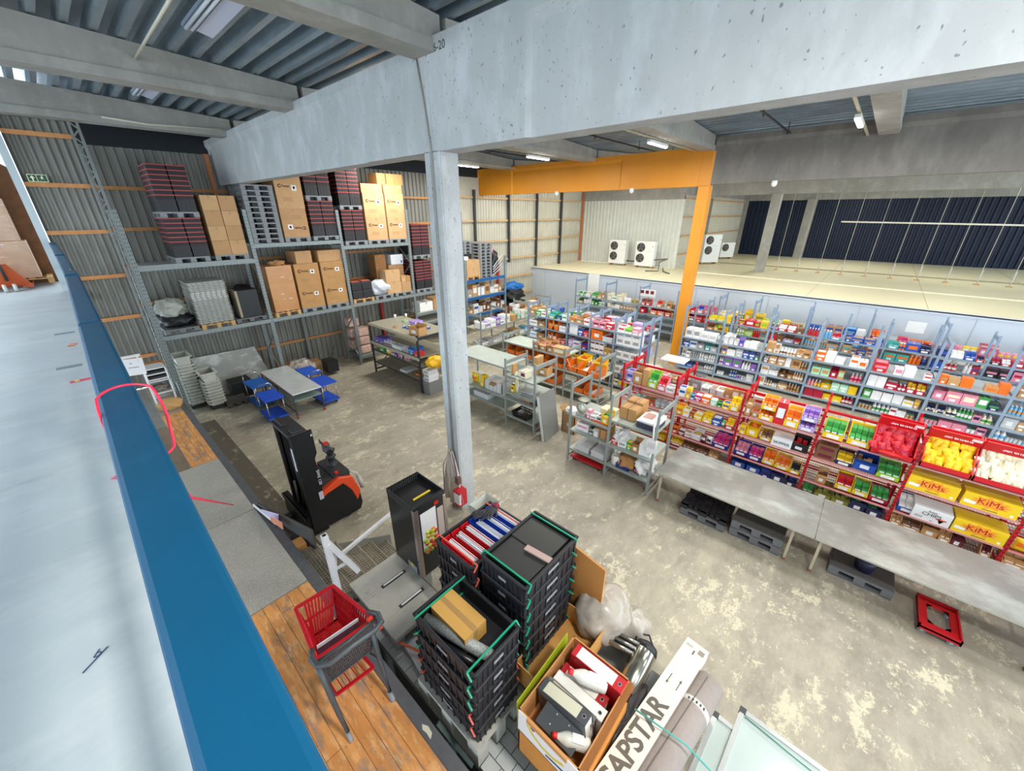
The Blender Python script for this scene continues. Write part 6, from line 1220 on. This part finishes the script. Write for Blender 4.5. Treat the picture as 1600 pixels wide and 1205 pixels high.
place('pack', 'mint', 'olive', .22, .06, .14, 7.75, 12.25, 1.955, 'flat on top of the dark posted rack'); place('pack', 'tan', 'brown', .1, .05, .12, 7.1, 11.9, 1.955, 'tiny near the front edge of the dark posted rack top')
for y, x in ((13.1, 7.9), (12.9, 8.25)): b = MB(); b.lathe([(.03, 0), (.05, .14), (.001, .14)], WHITE, 10, TR(x, y, 1.95)); tag(b.build('paper_cup'), 'white paper cup standing at far edge of dark posted rack' if x < 8 else 'smaller white cup at rear corner of dark posted rack', 'cup')
# ================================================================ ROW J: shelves across, running along X at y = 11
JR = shelving('cross_shelves', 'grey shelving running across behind the orange bins', 0, .95, (0, 1.5, 3.0, 4.6), (2.0, 2.05, 2.05, 2.1), ((.2, .62, 1.32), (.2, .62, 1.34), (.2, .6, 1.32)), surf=M('#a9a690', .5, .1, .08, 4))
JR.location = (10.4, 11.0, 0); JR.rotation_euler = (0, 0, 0)
JR.matrix_world = Matrix.Translation((10.4, 11.0, 0)) @ Matrix(((0, 1, 0, 0), (1, 0, 0, 0), (0, 0, 1, 0), (0, 0, 0, 1)))
def stockx(where, yf, x0, x1, z, pal, seed, kinds=('carton', 'open', 'open', 'pack', 'pack'), hr=(.16, .34)):
    r = random.Random(seed); x = x0; prev = None
    while x < x1-.15:
        k = r.choice(kinds); c, c2 = r.choice(pal), r.choice(pal); w = round(r.uniform(.2, .42)/.04)*.04; h = round(r.uniform(*hr)/.03)*.03; d = .4
        desc = '%s %s' % (c if c == c2 else c+' and '+c2, KN[k][1])
        o = place(k, c, c2, w, h, d, x, yf+.03, z, where, '', (' by '+prev) if prev else ''); o.rotation_euler.z = PI/2; o.location.x = x+w; prev = c.split()[-1]+' '+KN[k][1].split()[-1]
        x += w+.02
PT = ('tan', 'tan', 'white', 'tan', 'brown', 'white', 'grey'); PW = ('white', 'silver', 'sky', 'cream', 'white', 'tan', 'blue')
stockx('on the cross shelves top', 11.02, 10.45, 12.3, 1.335, ('white', 'sky', 'blue', 'silver', 'white', 'purple'), 1); stockx('on the cross shelves top right', 11.02, 12.3, 15.0, 1.345, ('tan', 'tan', 'mint', 'white', 'tan', 'cream'), 2, hr=(.2, .42))
stockx('behind on the cross shelves top', 11.5, 12.6, 15.0, 1.345, PT, 3, hr=(.3, .5)); stockx('on the cross shelves middle', 11.02, 10.45, 12.3, .63, ('grey', 'silver', 'white', 'grey'), 4, hr=(.1, .22)); stockx('on the cross shelves middle right', 11.02, 12.4, 15.0, .63, ('cream', 'sky', 'tan', 'white', 'dark blue'), 5, hr=(.16, .3))
# blue beam rack lower shelves
stockx('on the second level of the blue beam rack', 14.45, 12.85, 15.4, 1.82, PT, 6, hr=(.3, .55)); stockx('on the third level of the blue beam rack', 14.45, 12.85, 15.4, .96, ('white', 'tan', 'blue', 'white', 'brown'), 7, hr=(.3, .5))
b = MB(); b.box(12.75, 14.42, 1.795, 15.45, 15.5, 1.81, SURF); tag(b.build('rack_decking'), 'steel decking on the second blue beam level', 'decking'); b = MB(); b.box(12.75, 14.42, .935, 15.45, 15.5, .95, SURF); tag(b.build('rack_decking'), 'steel decking on the lowest blue beam level', 'decking')
# ================================================================ ROW H: mixed grocery shelves left of the orange column
HY = (4.9, 5.85, 6.8, 7.75, 8.7, 9.6)
shelving('grocery_shelves', 'blue grey grocery shelving left of the orange column, nearer row', 11.6, .68, HY, (2.5,)*6, ((.15, .62, 1.13, 1.6, 2.02),)*5, m=SHB, surf=SURFB)
shelving('grocery_shelves', 'blue grey grocery shelving back to back behind the nearer row', 12.36, .66, HY, (2.5,)*6, ((.62, 1.13, 1.6, 2.0),)*5, m=SHB, surf=SURFB)
lv = {2.02: 'top', 1.6: 'second', 1.13: 'third', .62: 'fourth', .15: 'lowest'}; bn = ['rightmost', 'right middle', 'middle', 'left middle', 'leftmost']
WR_ = {0: {1.6: 'carton white/grey .3 .24 3 2', 1.13: 'carton white/grey .28 .26 3', 2.02: 'pack white/red .2 .2,pack lime/green .2 .16,pack pink/white .2 .2', .62: 'carton white/grey .24 .24,pack red/white .2 .1,pack white/grey .24 .2', .15: 'pack cream/black .12 .2 2,tin yellow/black .1 .2 3,open brown/olive .24 .2'},
       1: {2.02: 'pack pink/maroon .2 .22 2,pack red/white .2 .2', 1.6: 'open orange/brown .36 .34,open white/red .3 .16', 1.13: 'pack white/maroon .16 .2 3 2,pack tan/olive .14 .26 2', .62: 'bottle silver/green .1 .3 3,tray green/red .3 .2,pack white/tan .12 .26', .15: 'pack cream/olive .12 .24 3,open brown/yellow .3 .16'},
       2: {2.02: 'pack tan/orange .2 .2,open tan/brown .3 .2,pack white/red .2 .2', 1.6: 'open white/magenta .36 .4,pack blue/white .2 .24,pack red/pink .2 .2', 1.13: 'pack lilac/white .2 .24,pack white/purple .3 .24,pack dark-blue/red .3 .2', .62: 'open yellow/red .4 .24,bottle grey/white .1 .24 2'},
       3: {2.02: 'tray green/teal .3 .2,pack navy/teal .3 .14,pack white/green .2 .2', 1.6: 'case orange/tan .4 .4,pack white/silver .24 .2', 1.13: 'case orange/white .4 .36,pack red/white .2 .14,pack red/cream .2 .16'},
       4: {2.02: 'open tan/cream .3 .24,pack green/white .3 .18,pack white/red .24 .16', 1.6: 'pack white/grey .3 .2,open tan/white .3 .2', 1.13: 'pack white/sky .3 .2,open tan/brown .3 .2'}}
for i in range(5):
    for z, nm in lv.items():
        s = WR_[i].get(z); wh = 'on %s shelf, %s bay, near grocery rack' % (nm, bn[i])
        if s: stock(wh, 11.6, HY[i+1]-.04, HY[i]+.04, z, s, .6)
        else: randstock(wh, 11.6, HY[i+1]-.04, HY[i]+.04, z, ('white', 'red', 'yellow', 'tan', 'brown'), .6, 300+i*7+int(z*10))
    for z, nm in ((2.0, 'top'), (1.6, 'second'), (1.13, 'third')):
        randstock('on %s shelf, %s bay, rear grocery rack' % (nm, bn[i]), 12.38, HY[i+1]-.04, HY[i]+.04, z, (('green', 'white', 'tan', 'blue', 'cream') if i > 2 else ('white', 'pink', 'red', 'tan', 'lilac', 'cream')), .6, 400+i*5+int(z*10), hr=(.14, .26))
# ================================================================ RED WIRE SHELVES
RY = (4.23, 2.82, 1.36, -.05, -1.47, -2.9, -4.35)
RM = M('#c0121f', .35, .1, .06, 6)
RS = shelving('red_wire_shelving', 'red wire snack shelving behind the metal table', 9.15, .62, RY, (2.0, 2.0, 2.02, 2.05, 2.05, 2.05, 2.05), (((.1, .45, 1.0, 1.48)),)*6, m=RM, wire=True, topbar=True, pw=.045)
RS2 = shelving('red_wire_shelving', 'red wire shelving back to back, rear side', 9.86, .6, RY, (2.0,)*7, (((.45, 1.0, 1.45)),)*6, m=RM, wire=True, topbar=True, pw=.045)
for a, c in zip(RY[:-1], RY[1:]):
    b = MB(); b.bar((9.8, a, 1.82), (9.8, c, 1.82), .05, .05, RM)
    for zz in (.6, 1.1): b.bar((9.8, a, zz), (9.8, c, zz), .02, .02, RM)
    b.build('back_fence', RS)
for y in RY:
    b = MB()
    for k in range(22): b.box(9.147, y-.012, .1+k*.085, 9.15, y+.012, .13+k*.085, M('#5c0d14', .6))
    b.build('slot_strip', RS)
bays = ['first red bay', 'second red bay', 'third red bay', 'fourth red bay', 'fifth red bay', 'sixth red bay']
def rs(i, z, spec, **k): stock('on %s shelf of %s' % ({1.48: 'top', 1.0: 'middle', .45: 'lower', .1: 'bottom'}[z], bays[i]), 9.16, RY[i]-.04, RY[i+1]+.04, z, spec, .55, **k)
rs(0, 1.48, 'pack lilac/blue .2 .3,open tan/brown .26 .34,carton tan/tan .16 .44,tray lime/green .26 .4,tray pink/red .24 .32,pack white/grey .2 .16')
rs(0, 1.0, 'pack silver/red .16 .16 2,pack teal/silver .14 .16 2,pack red/green .14 .16 2,pack grey/silver .14 .2 3')
rs(1, 1.48, 'pack white/blue .16 .24,pack yellow/tan .12 .26,pack sky/navy .1 .14,pack magenta/white .16 .14,pack orange/white .2 .16,pack mint/white .14 .14,pack green/black .12 .12,pack yellow/blue .16 .14,tray yellow/yellow .18 .3')
rs(1, 1.0, 'pack yellow/orange .2 .22,pack white/yellow .16 .2,pack brown/orange .12 .14,pack yellow/white .2 .14,tray yellow/yellow .24 .2,pack blue/white .2 .18,bag green/white .1 .18,tray red/yellow .2 .22')
rs(1, .45, 'pack orange/maroon .14 .2,pack maroon/white .16 .12,pack white/tan .14 .12,open white/yellow .2 .16,bag maroon/white .12 .2,bag white/navy .12 .2,tray dark-blue/magenta .34 .24')
rs(2, 1.48, 'open tan/cream .14 .28,open tan/red .16 .14,tray yellow/orange .3 .24 1 2,carton red/white .2 .5,tray yellow/orange .28 .38,tray lilac/purple .3 .22 1 2')
rs(2, 1.0, 'pack yellow/tan .12 .22,open yellow/orange .24 .24,_ .04,tray yellow/brown .22 .18,_ .32,open black/red .3 .18')
rs(2, .45, 'tray dark-blue/pink .3 .24,tray dark-blue/magenta .3 .24,tray yellow/orange .26 .26,tray yellow/orange .3 .22,tray yellow/black .2 .2')
rs(3, 1.48, 'tray yellow/green .36 .3,_ .04,tray yellow/green .4 .3,_ .56')
rs(3, 1.0, 'carton brown/maroon .34 .16 1 2,tray navy/yellow .28 .2,open blue/tan .36 .22,tray lime/green .34 .22')
rs(3, .45, '_ .16,open tan/brown .18 .2,_ .14,tray yellow/red .28 .26,tray yellow/green .26 .24,tray crimson/green .3 .22')
rs(4, 1.0, '_ 1.2,pack silver/grey .12 .1')
rs(4, .45, 'tray blue/white .3 .22,_ .48,_ .48')
rs(5, 1.48, 'pack white/red .1 .34,bottle white/red .09 .3 4,open tan/cream .24 .2,carton crimson/white .4 .22')
rs(5, 1.0, 'pack silver/white .2 .12,_ .2,carton crimson/white .4 .22,pack red/white .3 .2')
rs(5, .45, 'bag yellow/orange .16 .24 3,tray dark-blue/white .3 .2,pack red/white .3 .2')
for i in range(6):
    randstock('on bottom shelf of '+bays[i], 9.16, RY[i]-.04, RY[i+1]+.04, .1, [('tan', 'yellow', 'tan'), ('tan', 'brown', 'yellow'), ('dark blue', 'navy', 'blue', 'maroon'), ('olive', 'maroon', 'navy', 'green'), ('tan', 'tan', 'brown', 'maroon'), ('navy', 'tan', 'yellow')][i], .55, 500+i, kinds=('open', 'open', 'tray', 'pack'), hr=(.14, .24))
    randstock('on rear top shelf of '+bays[i], 9.88, RY[i]-.04, RY[i+1]+.04, 1.45, [('white', 'tan', 'pink'), ('tan', 'grey', 'white'), ('white', 'red', 'white', 'pink'), ('tan', 'sky', 'mint', 'tan'), ('cream', 'tan', 'white', 'navy'), ('sky', 'silver', 'tan')][i], .5, 520+i, kinds=('carton', 'pack', 'open', 'pack'), hr=(.12, .3))
b = MB(); b.box(9.95, 3.0, 2.03, 10.4, 3.6, 2.07, WHITE); tag(b.build('white_board'), 'white flat board lying on the red shelving top', 'board')
# lettered boxes
def lettered(x, y, z, w, h, d, c, label, words, tc, size, extra=None, name='printed_box'):
    t = thing(name, label, 'box', (x, y, z)); b = MB(); b.box(0, 0, 0, d, w, h, M(c, .45, 0, .03, 4)); b.build('box_body', t, .004)
    if extra: extra(t, w, h, d)
    for s, (wd, zz, sz, cc) in enumerate(words): text(wd, sz, M(cc, .5), t, (-.005-.001*s, w/2, zz), FACEX, bold=.0)
    return t
def kims_extra(t, w, h, d):
    b = MB(); n = 22; cx, cz = w*.5, h*.6
    vs = [(-.003, cx, cz)]+[(-.003, cx+(.24 if k % 2 else .17)*math.cos(2*PI*k/n), cz+(.11 if k % 2 else .075)*math.sin(2*PI*k/n)) for k in range(n)]
    b.add(vs, [(0, 1+k, 1+(k+1) % n) for k in range(n)], M('#f39a2c', .5)); b.box(-.003, w*.74, h*.25, 0, w*.96, h*.48, M('#f6f2dc', .5)); b.box(-.003, w*.33, h*.1, 0, w*.6, h*.14, DGREY); b.lathe([(.022, -.003), (.022, 0)], M('#f6f2dc', .5), 12, TR(0, .06, .05, 0, PI/2, 0)); b.build('printed_face', t)
for (y, z, l) in ((-2.13, 1.0, 'left yellow KiMs box on middle level of the fifth red bay'), (-2.82, 1.0, 'right yellow KiMs box on middle level of the fifth red bay'), (-2.86, .45, 'yellow KiMs box on the lower level of the fifth red bay')):
    lettered(9.15, y, z+.002, .64 if z > .9 else .62, .27, .4, '#f0c818', l, [('KiMs', h_*.6 if False else   .16, .15, '#b81c1c')], '#b81c1c', .1, kims_extra)
def chips_extra(t, w, h, d):
    b = MB(); b.box(-.003, w*.7, .04, 0, w*.9, .09, M('#b9b9b4', .5)); b.box(-.003, w*.42, .03, 0, w*.5, .04, DGREY); b.add([(-.003, .12, .03), (-.003, .08, .1), (-.003, .16, .1)], [(0, 1, 2), (2, 1, 0)], M('#c8a8a0', .5)); b.box(-.003, .05, .1, 0, .19, .125, M('#d8483c', .5)); b.build('printed_face', t)
lettered(9.15, -2.22, .452, .5, .26, .4, '#e4e4e4', 'white chips box with dark lettering on lower fifth red bay', [('CHIPS', .15, .095, '#3a3c48'), ('Snack', .215, .05, '#3a3c48')], '', .1, chips_extra)
lettered(9.15, .3, 1.002, .36, .19, .3, '#dfdfdf', 'white SKIPPER box on the middle level of third red bay', [('SKIPPER', .09, .085, '#20242c')], '', .1)
# big snack display boxes with individual bags
def snack_display(y, w, c, bagc, bagc2, label, baglabel, words, seed, nb=(5, 5)):
    t = thing('snack_display_box', label, 'display box', (9.1, y, 1.5)); m = M(c, .4, 0, .04, 5); b = MB(); d, h = .5, .62
    b.box(0, 0, 0, .015, w, .1, m); b.box(0, 0, 0, d, w, .012, m); b.box(d-.015, 0, 0, d, w, h, m)
    for yy in (0, w-.015): b.prism([(0, 0), (d, 0), (d, h), (d-.14, h), (d-.14, h-.14), (0, .12)], yy, yy+.015, m)
    b.build('tray_body', t); b = MB(); T = TR(d-.17, 0, h-.15, 0, -.45, 0); b.box(0, 0, 0, .02, w, .2, m, T); b.box(-.002, w*.03, .12, 0, w*.22, .18, WHITE, T); hd = b.build('header', t)
    tx = text(words, .085, M('#f0d8d8', .5), t, (d-.215, w*.45, h-.055), (PI/2-.45, 0, -PI/2), bold=.001)
    rr = random.Random(seed); nu, nv = nb[0]+1, nb[1]
    for j in range(nv):
        for i in range(nu):
            bw = (w-.06)/nu; sz = .22; me = good('bag', bagc, bagc2, bw*1.25, sz, .1)
            o = bpy.data.objects.new('snack_bag', me); COL.objects.link(o)
            f = j/(nv-1) if nv > 1 else 0
            o.location = (9.12+f*.3, y+.03+i*bw+rr.uniform(-.01, .01), 1.53+f*.3); o.rotation_euler = (rr.uniform(-.35, .35), .45+rr.uniform(-.2, .2), rr.uniform(-.4, .4)); tag(o, baglabel % (['front', 'second', 'third', 'fourth', 'back'][j]+' row, '+['leftmost', 'second', 'third', 'fourth', 'fifth', 'sixth', 'seventh'][i] if i < nu-1 else ['front', 'second', 'third', 'fourth', 'back'][j]+' row, rightmost'), 'snack bag', 'snack bags in the red display boxes')
snack_display(-1.44, .6, '#c8141e', 'red', 'crimson', 'red display box of red snack bags in the fourth red bay', 'glossy red snack bag in red display box, %s', 'Sørensens', 5, (4, 5))
snack_display(-2.14, .62, '#c8141e', 'yellow', 'yellow', 'red display box of yellow snack bags in the fifth red bay', 'bright yellow snack bag in red display box, %s', 'Sørensens', 6)
snack_display(-2.84, .68, '#c8141e', 'cream', 'cream', 'red display box of cream snack bags in the fifth red bay', 'cream snack bag in red display box, %s', 'Sørensens', 7, (6, 5))
o = bpy.data.objects.new('snack_bag', good('bag', 'red', 'orange', .4, .3, .12)); COL.objects.link(o); o.location = (9.04, -1.3, 1.5); o.rotation_euler = (0, -1.1, 0); tag(o, 'single larger orange red bag lying before the red bags', 'snack bag')
# ================================================================ REAR ROWS E, F, G right of the orange column
EY = (4.75, 3.4, 2.06, .7, -.68, -2.06, -3.45, -4.8)
shelving('deep_grocery_rack', 'blue grey deep grocery rack right of the orange column', 14.95, 1.15, EY, (2.5,)*8, ((.15, .55, .95, 1.33),)*3+((.15, .5, .9, 1.36),)*4, m=SHB, surf=SURFB, pw=.06)
FY = (4.5, 3.4, 2.3, 1.2, .15, -.9, -2.0, -3.1, -4.2)
shelving('bottle_shelves', 'blue grey bottle shelving just behind the deep grocery rack', 16.7, .66, FY, (2.5,)*9, ((.5, .9, 1.3, 1.68),)*8, m=SHB, surf=SURFB)
GY = (11.6, 9.8, 8.0, 6.2, 4.46, 3.13, 1.34, -.45, -2.26, -4.1, -5.9)
shelving('cold_room_side_shelves', 'blue grey shelving standing against the cold room', 18.0, 1.1, GY, (2.45,)*11, ((.5, .85, 1.2, 1.58),)*10, m=SHB, surf=SURFB)
PE = [('blue', 'white', 'teal', 'grey', 'white', 'silver'), ('blue', 'purple', 'white', 'tan', 'green', 'white', 'silver'), ('white', 'tan', 'white', 'tan', 'brown', 'white'), ('pink', 'mint', 'white', 'yellow', 'crimson', 'tan'), ('white', 'tan', 'crimson', 'white', 'green', 'yellow'), ('green', 'cream', 'white', 'navy', 'green', 'pink'), ('sky', 'silver', 'white', 'tan')]
bE = ['leftmost', 'second', 'third', 'fourth', 'fifth', 'sixth', 'seventh']
for i in range(7):
    for z, nm in ((1.33 if i < 3 else 1.36, 'top'), (.95 if i < 3 else .9, 'second'), (.55 if i < 3 else .5, 'third'), (.15, 'lowest')):
        k = ('carton', 'pack', 'pack', 'open', 'bottle', 'tray') if nm != 'lowest' else ('carton', 'bottle', 'tin', 'pack')
        if i in (3, 4, 5) and nm == 'top':
            randstock('on top shelf, %s bay, deep grocery rack' % bE[i], 15.0, EY[i]-.05, EY[i+1]+.05, z, [('white', 'orange', 'white'), ('white', 'red', 'pink'), ('tan', 'orange')][i-3], .6, 600+i, kinds=('carton', 'pack'), fill=.55, hr=(.16, .3)); continue
        randstock('on %s shelf, %s bay, deep grocery rack' % (nm, bE[i]), 15.0, EY[i]-.05, EY[i+1]+.05, z, PE[i], .6, 600+i*9+int(z*10), kinds=k, hr=(.16, .34), wr=(.14, .3))
PF = [('yellow', 'lime', 'orange', 'brown'), ('red', 'white', 'lime', 'yellow'), ('red', 'lilac', 'brown', 'white'), ('red', 'tan', 'sky', 'white'), ('navy', 'teal', 'blue', 'tan'), ('navy', 'blue', 'teal', 'orange'), ('blue', 'navy', 'red', 'white'), ('pink', 'crimson', 'white', 'black')]
bF = ['leftmost', 'second', 'third', 'fourth', 'fifth', 'sixth', 'seventh', 'rightmost']
for i in range(8):
    for z, nm in ((1.68, 'top'), (1.3, 'second'), (.9, 'third')):
        randstock('on %s shelf, %s bay, bottle rack' % (nm, bF[i]), 16.72, FY[i]-.04, FY[i+1]+.04, z, PF[i], .55, 700+i*9+int(z*10), kinds=('pack', 'tray', 'bottle', 'carton') if nm == 'top' else ('bottle', 'tray', 'pack'), hr=(.14, .26), wr=(.16, .34))
PG = [('white', 'tan', 'green'), ('white', 'green', 'cream', 'tan'), ('tan', 'brown', 'red', 'orange'), ('red', 'pink', 'blue', 'black'), ('olive', 'cream', 'yellow'), ('yellow', 'lime', 'olive', 'tan'), ('sky', 'blue', 'white', 'tan'), ('pink', 'magenta', 'red', 'orange'), ('cream', 'pink', 'yellow', 'white'), ('pink', 'red', 'white', 'crimson')]
bG = ['leftmost', 'second', 'third', 'fourth', 'fifth', 'sixth', 'seventh', 'eighth', 'ninth', 'rightmost']
for i in range(10):
    for z, nm in ((1.58, 'top'), (1.2, 'second')):
        randstock('on %s shelf, %s bay, cold room rack' % (nm, bG[i]), 18.05, GY[i]-.05, GY[i+1]+.05, z, PG[i], .55, 800+i*9+int(z*10), kinds=('pack', 'open', 'tray', 'bag'), hr=(.18, .34), wr=(.2, .4), fill=.9)
# posters and notices at cold room wall
t = thing('price_notice', 'white notice with three dark red squares above the shelves', 'sign', (18.02, 7.65, 2.02)); b = MB(); b.box(0, -.4, 0, .02, .4, .32, WHITE)
for k in range(3): b.box(-.005, -.32+k*.24, .12, 0, -.16+k*.24, .27, M('#6a1330', .5))
b.build('notice_board', t)
for y, z, l in ((11.2, 1.5, 'white paper sheet on the cold room wall, left end'), (-1.75, 1.75, 'white notice with small figures above the yellow goods')):
    b = MB(); b.box(19.7, y, z, 19.715, y+.7, z+1.0 if y > 0 else z+.5, WHITE) if y > 0 else b.box(18.1, y, 2.0, 18.12, y+.45, 2.35, WHITE); tag(b.build('paper_notice'), l, 'notice')
# fluorescent orange column foot guard etc none
